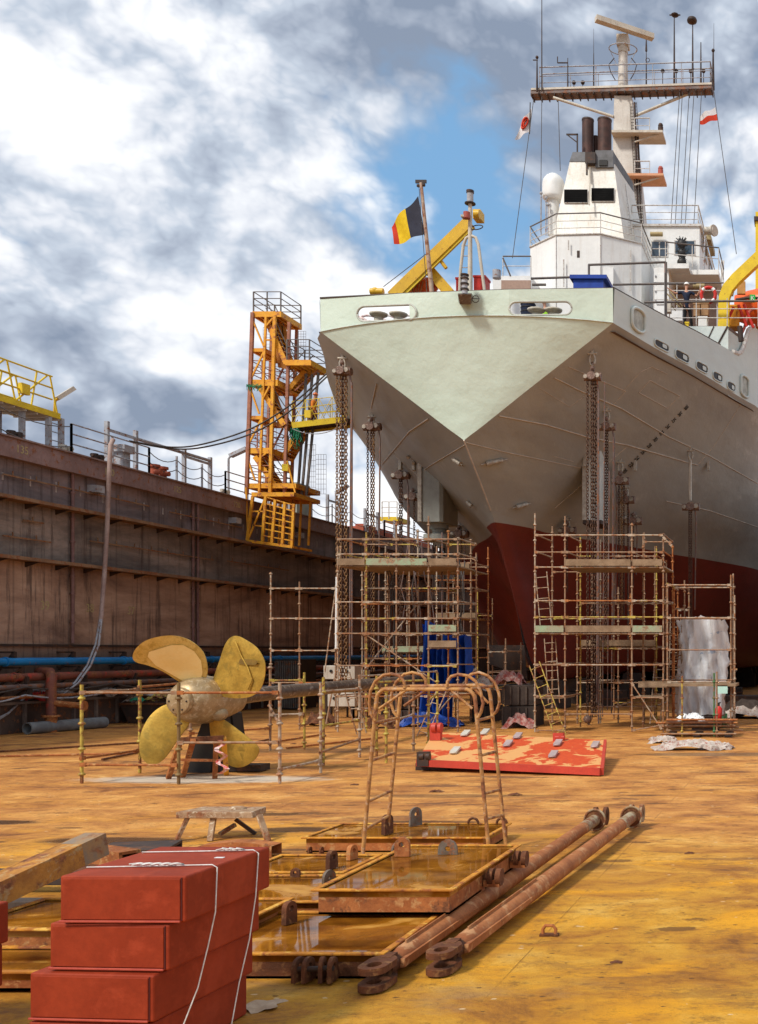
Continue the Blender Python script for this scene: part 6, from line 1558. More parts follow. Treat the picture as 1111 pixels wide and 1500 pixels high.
# sawhorse + tape
t=T('sawhorse','rusty sawhorse with an orange leg in front of the propeller','trestle',G(292,1140))
a,b3=P(265,1084,20.4),P(328,1081,20.7)
MB().beam(a,b3,.12,.1).build('top_bar',M_rustdark,t)
for p,q in ((a,G(247,1141)),(a+V((.25,0,0)),G(268,1139)),(b3-V((.15,0,0)),G(315,1141)),(b3,G(332,1136))): MB().beam(p,q+V((0,0,.02)),.09,.07).build('leg',M_orange if p.x>-11.9 else M_rustpipe,t)
MB().beam(P(258,1113,20.5),P(325,1114,20.7),.05).build('stretcher',M_rustpipe,t)
random.seed(2)
rows=[]
for k in range(14):
    v=k/13; rows.append([P(318+7*math.sin(k*1.3)+v*6+w*7,1084+50*v,20.25+.1*math.sin(k)) for w in (0,1)])
tp=MB().grid(rows,False).build('barrier_tape',mat('tape_red',(.50,.05,.04),(.7,.62,.58),s=9,rough=.5,fine=0)); tag(tp,'crumpled red and white barrier tape tied to the sawhorse','tape')

# ================================================================ FENCE OF SCAFFOLD TUBES
t=T('tube_fence','scaffold tube fence around the propeller','fence',G(262,1148))
def fpost(px,yt,yb,m,tt=None): p=G(px,yb); standard(tt or t,p.x,p.y,.01,ZD(yt,p.y),m,.032,'post'); return p
A=fpost(120,1003,1148,M_scafy); B=fpost(262,1000,1149,mat('post_brown',(.26,.17,.06),(.17,.10,.04),rough=.6)); C=fpost(410,1000,1148,M_scafg)
A2=fpost(205,996,1133,M_scafy); B2=fpost(279,1040,1110,M_scaf); C2=fpost(396,975,1100,M_scaf); E2=fpost(446,985,1098,M_scafy)
def frail(p,q,z,m=M_scaf,tt=None,r=.027): ledger(tt or t,(p.x,p.y-.04,z),(q.x,q.y-.04,z),m,r,'rail')
frail(A,B,1.80); frail(B,C,1.80,M_rustpipe); frail(A,B,.38,M_rustpipe); frail(B,C,.82,M_scaf); frail(A2,B2,1.85,M_rustpipe); frail(A,A2,1.8); frail(A,A2,.5,M_rustpipe)
frail(A2,B2,.5,M_rustpipe); frail(C,C2,1.2); frail(C2,E2,.95,M_scafg); frail(B2,C2,.6,M_rustpipe); frail(C2,E2,1.85,M_scafy)
t=T('tube_fence','taller part of the scaffold tube fence with bright yellow posts, right of the propeller','fence',G(500,1130))
posts=[(470,1000,1133,M_scafg),(474,992,1122,M_scafy),(527,992,1110,M_scafg),(552,990,1108,M_scafy),(566,1002,1118,M_scafy),(628,985,1098,M_scafy),(606,985,1100,M_scaf),(641,985,1078,M_scafy)]
Q=[fpost(a,b,c_,m,t) for a,b,c_,m in posts]
frail(Q[1],Q[2],1.70,M_scafg,t); frail(Q[1],Q[2],.92,M_scafy,t); frail(Q[2],Q[3],1.2,M_scafg,t); frail(Q[4],Q[6],1.55,M_scafg,t); frail(Q[4],Q[6],.95,M_scafg,t); frail(Q[0],Q[2],.45,M_scaf,t)
frail(Q[3],Q[5],1.85,M_scafy,t); frail(Q[6],Q[5],.9,M_scaf,t); frail(C,Q[0],.28,M_scafg,t); frail(Q[5],Q[7],1.3,M_scafy,t); frail(Q[2],Q[7],2.0,M_scafg,t)
# loose tubes on the floor
for i,(a,b3) in enumerate((((0,1103),(205,1090)),((0,1110),(190,1106)),((150,1115),(210,1103)),((395,1090),(470,1078)),((300,1105),(395,1085)),((420,1098),(560,1082)))):
    p=G(*a)+V((0,0,.04));q=G(*b3)+V((0,0,.04)); tag(MB().tube(p,q,.03,6).build('floor_tube',M_rustpipe if i%2 else M_rustdark),['upper of the long thin tubes lying on the floor at far left','lower of the long thin tubes lying on the floor at far left','short tube lying on the floor by the second fence post','rusty tube on the floor right of the propeller fence','rusty tube on the floor behind the propeller stand','rusty tube on the floor under the taller fence'][i],'tube')

# ================================================================ RED PAINTED PANEL
t=T('deck_hatch','flat hatch cover blotched orange red and peach lying on blocks','hatch',G(750,1120))
FL=P(612,1113,22.3);FR_=P(880,1126,21.4);BR=P(885,1084,24.6);BL=P(636,1072,25.6)
for p,z in ((FL,.30),(FR_,.24),(BR,.52),(BL,.62)): pass
th=V((0,0,-.12))
MB().hexa([FL+th,FR_+th,BR+th,BL+th],[FL,FR_,BR,BL]).build('plate',M_panel,t)
MB().beam(FL+V((0,-.03,-.06)),FR_+V((0,-.03,-.06)),.07,.15).beam(FR_+V((.03,0,-.06)),BR+V((.03,0,-.06)),.07,.15).build('edge_flange',mat('panel_edge',(.55,.06,.035),(.45,.05,.03),rough=.5),t)
def on(u,v,h=.0): return FL.lerp(FR_,u).lerp(BL.lerp(BR,u),v)+V((0,0,h))
for u,v in ((.19,.86),(.46,.55),(.18,.22),(.50,.86),(.74,.66),(.73,.25),(.95,.66),(.30,.95)):
    a=on(u,v,.04);b3=on(u+.012,v+.17,.05); MB().beam(a,b3,.15,.05).sphere(a,.075,8,(1,.6,.3)).sphere(b3,.075,8,(1,.6,.3)).build('handle',M_cream if u<.4 else mat('handle_pink',(.50,.38,.36),rough=.5),t)
for (px,py,s_) in ((640,1066,1),(622,1108,.7),(820,1080,.5)):
    p=P(px,py,24.5 if py<1090 else 22.2); MB().tube(p+V((-.10,0,0)),p+V((.0,0,0)),.12*s_,12).tube(p+V((.05,0,0)),p+V((.12,0,0)),.12*s_,12).box(p.x-.15,p.x+.1,p.y-.05,p.y+.1,p.z-.3*s_,p.z+.1).build('hinge_lug',MATS['panel_edge'] if py<1090 else M_dark,t)
for i,(u,v) in enumerate(((.08,.12),(.92,.12),(.1,.85),(.9,.85))):
    a=on(u,v); tag(MB().box(a.x-.35,a.x+.35,a.y-.15,a.y+.15,0,a.z-.125).build('timber_block',M_dark,bevel=.01),'dark timber block under the %s corner of the red and peach panel'%['front left','front right','back left','back right'][i],'block')
# ================================================================ FOREGROUND: red boxes
def redbox(label,x0,x1,y0,y1,z0,z1,rot=0):
    cx,cy=(x0+x1)/2,(y0+y1)/2; t=T('red_steel_box',label,'steel box',(cx,cy,z0))
    def bx(mb,a,b,c,d,e,f): return mb.box(a,b,c,d,e,f)
    o=MB().box(x0,x1,y0,y1,z0,z1).build('shell',M_redbox,t,bevel=.014,seg=3)
    e=MB().box(x0+.022,x1-.035,y0-.006,y0+.01,z0+.018,z1-.016).build('end_plate',M_redbox,t,bevel=.004)
    MB().box(x0+.004,x1-.03,y0-.018,y0-.0065,z0+.002,z0+.016).build('bottom_lip',mat('red_edge',(.46,.085,.05),(.40,.06,.04),rough=.45,s=6),t,bevel=.004)
    MB().box(x1-.031,x1-.0245,y0-.004,y0+.012,z0+.012,z1-.01).build('corner_gap',mat('red_gap',(.09,.012,.01),rough=.7),t)
    if rot:
        t.rotation_euler.z=R(rot)
    return t
redbox('topmost red box of the front stack, tied with white string',-4.700,-3.905,6.40,7.37,.909,1.200,-.6)
redbox('second red box from the top of the front stack',-4.765,-3.985,6.41,7.36,.609,.898,-3.0)
redbox('third red box from the top of the front stack, open lip on its left',-4.85,-4.035,6.36,7.36,.307,.598,-4.0)
redbox('bottom red box of the front stack, cut off by the lower picture edge',-4.86,-4.075,6.36,7.36,.004,.294,-3)
redbox('red box cut off by the left picture edge beside the front stack',-6.45,-5.49,6.2,7.0,.62,.90,0).scale=(1,1,1)
redbox('lower red box cut off by the left picture edge',-6.5,-5.53,6.2,7.0,.32,.61,0)
redbox('lowest red box at the left picture edge',-6.5,-5.56,6.2,7.0,.02,.31,0)
t=T('string','white string tied over the front end of the red box stack','string',(-4.2,6.7,1.2))
e=.008
MB().path([V((-4.69,6.62,1.2+e)),V((-4.3,6.66,1.2+e)),V((-3.925,6.70,1.2+e)),V((-3.893,6.70,1.19)),V((-3.893,6.68,.905)),V((-3.905,6.62,.70)),V((-3.93,6.55,.45)),V((-3.98,6.45,.2)),V((-4.0,6.40,.02))],.0042,6).build('loop',M_string,t)
random.seed(6)
for k in range(5):
    a=V((-4.42+.06*k,6.655,1.215)); MB().path([a,a+V((.05,-.02,.012)),a+V((.09,.01,.004)),a+V((.04,.02,.01)),a+V((-.02,.0,.006))],.0045,6).build('knot',M_string,t)
t=T('string','white string tied over the back end of the red box stack','string',(-4.2,7.2,1.2))
MB().path([V((-4.66,7.12,1.2+e)),V((-4.2,7.16,1.2+e)),V((-3.93,7.20,1.2+e)),V((-3.893,7.20,1.185)),V((-3.885,7.15,.9)),V((-3.88,7.06,.62)),V((-3.89,6.95,.35)),V((-3.90,6.85,.02))],.0042,6).build('loop',M_string,t)
for k in range(3):
    a=V((-4.17+.05*k,7.165,1.214)); MB().path([a,a+V((.05,-.02,.012)),a+V((.09,.012,.004)),a+V((.03,.02,.01))],.0045,6).build('knot',M_string,t)
tag(MB().box(-4.06,-4.0,6.95,6.98,1.2005,1.203).build('paper_label',M_whitec),'tiny white paper slip on the top red box','paper')
q=G(398,1478); rows=[[V((q.x-.20+.22*u+.03*math.sin(v*7)*u,q.y-.08+.24*v+.03*math.sin(u*9),.012+.012*math.sin(u*8+v*3))) for u in np.linspace(0,1,7)] for v in np.linspace(0,1,7)]
tag(MB().grid(rows).build('floor_paper',M_card),'torn pale paper on the floor right of the red box stack','paper')

# ---------------------------------------------------------------- rusty water trays
def lug(t,c,d,r,hh,th,m=M_rustdark,hole=.4):
    # upright eye plate: c base centre, d in-plane horizontal direction
    c=V(c); d=V(d).normalized(); nrm=d.cross(V((0,0,1))).normalized(); up=V((0,0,1)); zc=hh-r
    outer=[c-d*r*1.05]; 
    for k in range(11): a=math.pi-math.pi*k/10; outer.append(c+up*zc+d*r*math.cos(a)+up*r*math.sin(a))
    outer.append(c+d*r*1.05)
    inner=[c+up*zc+d*r*hole*math.cos(-2*math.pi*k/12)+up*r*hole*math.sin(-2*math.pi*k/12) for k in range(12)]
    tr=tessellate_polygon([outer,inner]); mb=MB()
    for s_ in (-1,1): mb.add([p+nrm*th/2*s_ for p in outer+inner],[tuple(x) for x in tr])
    for L_ in (outer,inner):
        n=len(L_); mb.add([p-nrm*th/2 for p in L_]+[p+nrm*th/2 for p in L_],[(i,(i+1)%n,(i+1)%n+n,i+n) for i in range(n)])
    return mb.build('lifting_lug',m,t,bevel=.004)
def tray(label,x0,x1,y0,y1,z0,z1,rim=.055,inset=.05,skew=0,water=.02):
    t=T('hatch_cover_tray',label,'steel tray',((x0+x1)/2,(y0+y1)/2,z0),'rusty upturned trays full of rusty water')
    i=inset
    MB().box(x0+i,x1-i,y0+i,y0+i+.02,z0,z1-.02).box(x0+i,x1-i,y1-i-.02,y1-i,z0,z1-.02).box(x0+i,x0+i+.02,y0+i+.02,y1-i-.02,z0,z1-.02).box(x1-i-.02,x1-i,y0+i+.02,y1-i-.02,z0,z1-.02).box(x0+i,x1-i,y0+i,y1-i,z0-.0,z0+.02).build('side_wall',M_rustdark if 'lowest' in label else M_rustpipe,t)
    MB().box(x0,x1,y0,y0+rim,z1-.02,z1).box(x0,x1,y1-rim,y1,z1-.02,z1).box(x0,x0+rim,y0+rim,y1-rim,z1-.02,z1-.001).box(x1-rim,x1,y0+rim,y1-rim,z1-.02,z1-.001).build('rim',M_rusttray,t,bevel=.006)
    MB().box(x0+rim*.9,x1-rim*.9,y0+rim*.9,y1-rim*.9,z1-.08,z1-water).build('rusty_water',M_water,t)
    return t
tA=tray('topmost rusty tray resting on the others with a brown lug and a grey lug',-4.50,-3.22,9.18,11.35,.235,.47)
lug(tA,(-4.30,10.75,.455),(1,0,0),.075,.20,.05,M_rustpipe,.42); lug(tA,(-3.86,10.85,.455),(1,0,0),.10,.16,.025,M_lugg,.3)
lug(tA,(-4.18,9.9,.30),(0,1,0),.0001,.0002,.001) if False else None
for y in (10.2,11.1):
    for dx in (.05,.13): MB().tube((-3.24+dx-.03,y,.36),(-3.24+dx+.02,y,.36),.085,16).build('hinge_eye',M_rustdark,tA)
    MB().box(-3.26,-3.1,y-.06,y+.02,.27,.34).build('hinge_bracket',M_rustpipe,tA)
tB=tray('lowest front rusty tray full of brown water with clevis lugs on its front side',-5.25,-3.385,8.10,9.45,.0,.215)
lug(tB,(-4.62,9.05,.20),(0.25,1,0),.065,.20,.05,M_rustdark,.42)
for x,dx_ in ((-4.02,.25),(-3.95,.1),(-3.84,-.2),(-3.76,-.05)): lug(tB,(x,8.03,.02),(dx_,1,0),.072,.19,.03,M_rustdark,.4)
MB().tube((-4.04,8.0,.12),(-3.74,8.0,.13),.022,8).build('hinge_pin',M_dark,tB)
tC=tray('low rusty tray with a grey upright plate, left of the topmost tray',-5.9,-4.45,9.75,10.95,.0,.225)
lug(tC,(-4.86,10.3,.21),(.3,1,0),.08,.20,.03,M_lugg,.25); lug(tC,(-5.5,10.9,.2),(1,0,0),.05,.1,.03)
tD=tray('small rusty tray behind the left one, right behind the red boxes',-6.25,-5.05,11.05,12.05,.0,.225)
lug(tD,(-5.3,11.3,.21),(.2,1,0),.07,.20,.05,M_rustdark,.42); lug(tD,(-5.3,11.8,.21),(.2,1,0),.07,.17,.05,M_rustpipe,.42)
lug(tD,(-4.98,12.3,.0),(.4,1,0),.09,.32,.03,M_lugg,.25)
tE=tray('rearmost rusty tray under the feet of the hooped ladder frame',-6.62,-4.22,13.25,14.4,.0,.20)
lug(tE,(-5.62,13.55,.19),(.3,1,0),.08,.26,.06,M_rustdark,.45); lug(tE,(-5.50,14.2,.19),(.5,1,0),.10,.26,.03,M_lugg,.3)
for x in (-4.35,-4.75,): MB().path(arc((x,14.35,.2),.07,0,math.pi,8,(1,0,0),(0,0,1)),.018,6).build('ring_handle',M_rustdark,tE)
for x in (-6.45,-6.3): lug(tE,(x,13.15,.0),(0,1,0),.05,.1,.02)
# ---------------------------------------------------------------- hooped ladder frame
t=T('hooped_ladder_frame','rusty double ladder frame with curved hand hoops standing over the trays','ladder frame',(-4.9,13,0))
def PQ(px,py,D): return P(px,py,D)
D1_,D2_=12.75,13.55
def portal(D,bl,tl,tr,br):
    pts=[P(*bl,D)]
    a=P(*tl,D);b3=P(*tr,D); r=.11
    pts.append(a+ (P(*bl,D)-a).normalized()*r*1.6)
    u=(P(*bl,D)-a).normalized(); w=V((1,0,0))
    for k in range(1,5):
        an=k/5*math.pi/2; pts.append(a+u*r*1.2*(1-math.sin(an))+w*r*1.2*(1-math.cos(an)))
    u2=(P(*br,D)-b3).normalized()
    for k in range(1,5):
        an=k/5*math.pi/2; pts.append(b3+u2*r*1.2*(1-math.cos(an))-w*r*1.2*(1-math.sin(an)))
    pts.append(b3+u2*r*1.6); pts.append(P(*br,D)); return pts
M_fr=mat('frame_rust',(.54,.28,.09),(.36,.15,.045),s=6,rough=.65,c3=(.5,.32,.2),rust=.4,bump=.3)
f1=portal(D1_,(531,1260),(553,1009),(695,1009),(716,1242)); f2=portal(D2_,(566,1237),(588,1005),(717,1003),(741,1236))
MB().path(f1,.025,10).build('portal_tube',M_fr,t); MB().path(f2,.025,10).build('portal_tube',M_fr,t)
def lerp2(a,b,k): return (a[0]+(b[0]-a[0])*k,a[1]+(b[1]-a[1])*k)
for k in (.20,.42,.66,.82)[:4]:
    L1=P(*lerp2((531,1260),(553,1009),1-k),D1_); L2=P(*lerp2((566,1237),(588,1005),1-k),D2_); MB().tube(L1,L2,.02,6).build('rung',M_fr,t)
    R1=P(*lerp2((716,1242),(695,1009),1-k),D1_); R2=P(*lerp2((741,1236),(717,1003),1-k),D2_); MB().tube(R1,R2,.02,6).build('rung',M_fr,t)
zt2=P(553,1009,D1_).z
for y,z,xs_ in ((D1_,zt2,(560,690)),(D2_,P(588,1005,D2_).z,(596,710))): pass
for px in (560,690): MB().tube(V((P(px,1009,D1_).x,D1_,zt2)),V((P(px,1009,D1_).x+.02,D2_,P(588,1005,D2_).z)),.02,6).build('top_tie',M_fr,t)
def hoop(pts,D): MB().path([P(x,y,D) for x,y in pts],.02,8).build('hand_hoop',M_fr,t)
hoop([(593,1008),(592,998),(585,990),(574,987),(562,989),(550,998),(543,1012),(541,1030),(543,1045),(550,1056)],D1_-.02)
hoop([(624,1005),(624,995),(617,988),(604,985),(592,988),(580,1000),(574,1015),(573,1030),(577,1043),(583,1050)],D2_)
hoop([(655,1007),(656,998),(661,991),(672,988),(686,990),(697,998),(704,1012),(708,1030),(705,1043),(700,1052)],D1_-.02)
hoop([(683,1003),(684,993),(690,988),(702,985),(715,990),(725,1000),(731,1015),(732,1030),(728,1042),(721,1048)],D2_)
for a,b3,D in (((597,1010),(556,1038),D1_),((660,1010),(692,1038),D1_),((632,1006),(592,1034),D2_),((690,1004),(716,1030),D2_)): MB().tube(P(*a,D),P(*b3,D),.018,6).build('corner_brace',M_fr,t)
# ---------------------------------------------------------------- long struts (two pipes with clevis ends)
def stad(c,d,L_,w,z0,z1,hole=.055,n=10):
    d=V(d).normalized(); s_=V((-d.y,d.x,0)); r=w/2; h=L_/2-r; out=[]
    for k in range(n+1): a=-math.pi/2+math.pi*k/n; out.append(V(c)+d*(h+r*math.cos(a))+s_*r*math.sin(a))
    for k in range(n+1): a=math.pi/2+math.pi*k/n; out.append(V(c)+d*(-h+r*math.cos(a))+s_*r*math.sin(a))
    hc=V(c)-d*(h*.7); inn=[hc+d*hole*1.25*math.cos(-2*math.pi*k/14)+s_*hole*math.sin(-2*math.pi*k/14) for k in range(14)]
    tr=tessellate_polygon([out,inn]); mb=MB()
    for z in (z0,z1): mb.add([V((p.x,p.y,z)) for p in out+inn],[tuple(x) for x in tr])
    for L2 in (out,inn):
        m_=len(L2); mb.add([V((p.x,p.y,z0)) for p in L2]+[V((p.x,p.y,z1)) for p in L2],[(i,(i+1)%m_,(i+1)%m_+m_,i+m_) for i in range(m_)])
    return mb
def strut(label,A,B,r,near,eyem):
    A=V(A);B=V(B); d=(B-A).normalized(); t=T('steel_strut',label,'strut',V((A.x,A.y,0)),'long steel struts lying side by side')
    L_=(B-A).length
    MB().path([A+d*.30,A+d*.42,A+d*(L_*.45),B-d*.75],r,20,rs=[r*.8,r,r,r*.93]).build('tube_body',M_strut,t)
    MB().path([B-d*.75,B-d*.12],r*.96,20).build('pale_end_tube',M_paleend,t)
    s_=V((-d.y,d.x,0))
    for sg in (-1,1):
        MB().hexa([A+d*.25+s_*sg*r*.75+V((0,0,-.035)),A+d*1.9+s_*sg*r*.98+V((0,0,-.02)),A+d*1.9+s_*sg*(r*.98+.012)+V((0,0,-.02)),A+d*.25+s_*sg*(r*.75+.035)+V((0,0,-.035))],
                  [A+d*.25+s_*sg*r*.75+V((0,0,.035)),A+d*1.9+s_*sg*r*.98+V((0,0,.02)),A+d*1.9+s_*sg*(r*.98+.012)+V((0,0,.02)),A+d*.25+s_*sg*(r*.75+.035)+V((0,0,.035))]).build('gusset_fin',M_strut,t)
    MB().beam(A+d*.5+V((0,0,r)),A+d*2.3+V((0,0,r)),.012,.05).build('gusset_fin',M_strut,t)
    z=A.z
    for (a,b3) in ((z-.098,z-.046),(z+.034,z+.086)): stad(A,d,.38,.215,a,b3).build('clevis_plate',M_rustdark,t,bevel=.008)
    MB().box(A.x-.05,A.x+.05,A.y+.12,A.y+.26,z-.1,z+.09).path([A+d*.12,A+d*.36],r*.8,12).build('clevis_neck',M_rustdark,t)
    MB().lathe(B-d*.12,d,[(0,r*1.7),(.03,r*1.75),(.05,r*1.75),(.06,r*1.1)],28).build('flange_ring',M_rustdark,t)
    MB().path(arc(B-d*.12,r*1.72,0,2*math.pi,28,s_,V((0,0,1))),.016,6).build('flange_rim',M_paleend,t)
    e=B+d*.22; MB().path([B-d*.06,B+d*.10],r*.75,14).build('eye_neck',eyem,t)
    for sg in (-1,1):
        c=e+s_*sg*.075
        MB().lathe(c-s_*.025,s_,[(0,.13),(.05,.13),(.05,.055),(0,.055)],20).build('eye_plate',eyem,t)
strut('long brown strut nearest the camera, right of the pair, with a pale far end',(-2.99,8.32,.115),(-2.62,15.0,.20),.088,1,M_paleend)
strut('long rusty strut, left of the pair, beside the trays',(-3.36,7.92,.115),(-3.10,14.75,.20),.086,0,M_rustdark)
q=G(805,1371); t=T('lifting_eye','small rusty lifting eye fixed to the floor right of the struts','lifting eye',q)
MB().box(q.x-.085,q.x+.085,q.y-.03,q.y+.03,.002,.022).build('foot',M_rustdark,t); MB().path([q+V((-.055,0,.01)),q+V((-.06,0,.06)),q+V((-.035,0,.095)),q+V((.035,0,.095)),q+V((.06,0,.06)),q+V((.055,0,.01))],.016,8).build('loop',M_rustpipe,t)
for i,(px,py,s_) in enumerate(((755,1165,.03),(430,1090,.02),(640,1160,.03),(903,1410,.012),(1010,1250,.015),(520,1150,.02))):
    q=G(px,py); tag(rag((q.x,q.y,0),s_*4,s_*2.5,s_*1.5,200+i,5).build('rust_flake',M_rustdark),['small dark scrap on the floor near the red panel','small scrap under the taller fence','dark scrap on the floor behind the ladder frame','tiny scrap on the floor in front of the struts','tiny scrap on the right side of the floor','small scrap on the floor left of the ladder frame'][i],'scrap')
# ---------------------------------------------------------------- work stool
t=T('work_platform','low paint stained work stool with splayed legs behind the red boxes','stool',G(325,1230))
D=14.3; zz=.40
M_st=mat('stool_stained',(.42,.28,.17),(.26,.14,.07),s=6,rough=.8,c3=(.6,.5,.36),rust=.4,bump=.4)
c=V((XD(327,D),D,0)); xL,xR=XD(272,D),XD(383,D)
MB().hexa([V((xL,D-.22,zz-.09)),V((xR,D-.22,zz-.09)),V((xR-.08,D+.28,zz-.09)),V((xL+.08,D+.28,zz-.09))],[V((xL,D-.22,zz)),V((xR,D-.22,zz)),V((xR-.08,D+.28,zz)),V((xL+.08,D+.28,zz))]).build('top',M_st,t,bevel=.01)
MB().sphere((XD(345,D),D+.05,zz),.13,10,(1,.8,.35)).build('cement_lump',M_st,t)
for a,b3 in (((276,1196),(262,1232)),((313,1198),(311,1230)),((380,1194),(396,1232)),((345,1200),(346,1225))):
    MB().beam(P(*a,D-.15 if a[0]!=345 else D+.2),V((XD(b3[0],D-.2),(D-.25 if a[0]!=345 else D+.3),0.005)),.07,.045).build('leg',M_st if a[0]!=345 else M_dark,t)
MB().beam(P(322,1222,D),P(345,1208,D+.2),.05).build('brace',M_paleend,t)
q=G(345,1258); t=T('curved_steel_plate','low rusty curved plate standing on edge between the stool and the red boxes','plate',q)
D=12.9
rows=[[V((XD(290+108*u,D),D+.35*math.sin(u*3.14)*0+k*.25,.01+z+.05*math.sin(u*3.14)*(1 if z else 0))) for u in np.linspace(0,1,9)] for z,k in ((0,0),(.14,0),(.14,1),(0,1))]
MB().grid(rows,False).build('plate',M_rustpipe,t)
# ---------------------------------------------------------------- beams heap at left
M_be=mat('beam_rust',(.52,.23,.04),(.32,.13,.03),s=3,rough=.75,c3=(.45,.30,.14),rust=.4,bump=.35)
def channel(label,A,B,w,h,th=.03,m=M_be,nm='steel_channel',open_up=False,grey=True):
    A=V(A);B=V(B); d=(B-A).normalized(); sx=d.cross(V((0,0,1))).normalized(); up=sx.cross(d)
    t=T(nm,label,'steel beam',V((A.x,A.y,min(A.z,B.z))))
    MB().beam(A-sx*(w/2)*0,B,w,th).build('web',m,t) if False else None
    MB().beam(A-sx*w/2,B-sx*w/2,th,h).build('web',m,t)
    MB().beam(A+up*(h/2-th/2),B+up*(h/2-th/2),w,th).build('flange',m,t); MB().beam(A-up*(h/2-th/2),B-up*(h/2-th/2),w,th).build('flange',m,t)
    MB().beam(A+sx*(w/2-th/2),B+sx*(w/2-th/2),th*1.1,h*.98).build('outer_web',m,t)
    if grey: MB().beam(B-d*.28,B+d*.01,w*1.02,h*1.02).build('scraped_end',mat('scraped_steel',(.24,.18,.13),(.34,.2,.09),s=7,rough=.6,rust=.4),t)
    return t
channel('long rusty channel beam tilted up to the right on the heap at left',P(-90,1345,8.6),P(142,1236,10.2),.22,.22)
channel('short dark steel bar under the raised end of the tilted channel beam',P(95,1288,10.5),P(245,1262,10.9),.3,.16,m=M_rustdark,nm='steel_bar',grey=False)
channel('flat dark steel length lying behind the tilted beam',P(150,1250,11.6),P(255,1246,11.8),.6,.14,m=M_dark,nm='steel_bar',grey=False)
channel('crooked rusty plate end leaning beside the tilted beam',P(140,1255,10.9),P(190,1262,10.6),.2,.22,m=M_rustpipe,nm='bent_plate',grey=False)
tL=tray('long orange tray under the tilted beam at the left picture edge',-7.2,-4.85,8.5,9.6,.02,.30)
tL2=tray('shallow rusty tray leaning below the tilted beam, nearer the camera',-7.4,-5.35,7.75,8.45,.02,.18)
for i,(px,py,D,w) in enumerate(((40,1330,9.9,1.0),(60,1285,11,1.2),(190,1300,10.6,.8))):
    p=P(px,py,D); tag(MB().box(p.x-w/2,p.x+w/2,p.y,p.y+.18,max(.0,p.z-.09),p.z+.06).build('timber_baulk',M_conc,bevel=.01),['grey timber under the tilted beam at the left edge','grey timber behind the tilted beam','short timber behind the red box stack'][i],'timber')
# ================================================================ PEOPLE
def skin(name,verts,edges,radii,mt,parent=None,sub=2,root=0):
    rt=parent
    while rt is not None and rt.parent: rt=rt.parent
    base=V(rt.location) if rt is not None else V(verts[0])
    me=bpy.data.meshes.new(name); me.from_pydata([tuple(V(v)-base) for v in verts],edges,[]); me.materials.append(mt); me.update()
    o=bpy.data.objects.new(name,me); COL.objects.link(o)
    if parent: o.parent=parent
    else: o.location=base
    m=o.modifiers.new('skin','SKIN'); m.use_smooth_shade=True
    for i,r in enumerate(radii):
        r=r if isinstance(r,tuple) else (r,r); me.skin_vertices[0].data[i].radius=r
    me.skin_vertices[0].data[root].use_root=True
    s=o.modifiers.new('sub','SUBSURF'); s.levels=sub; s.render_levels=sub
    # bake
    dg=bpy.context.evaluated_depsgraph_get(); dg.update(); nm=bpy.data.meshes.new_from_object(o.evaluated_get(dg)); 
    o.modifiers.clear(); o.data=nm; nm.name=name
    for p in nm.polygons: p.use_smooth=True
    return o
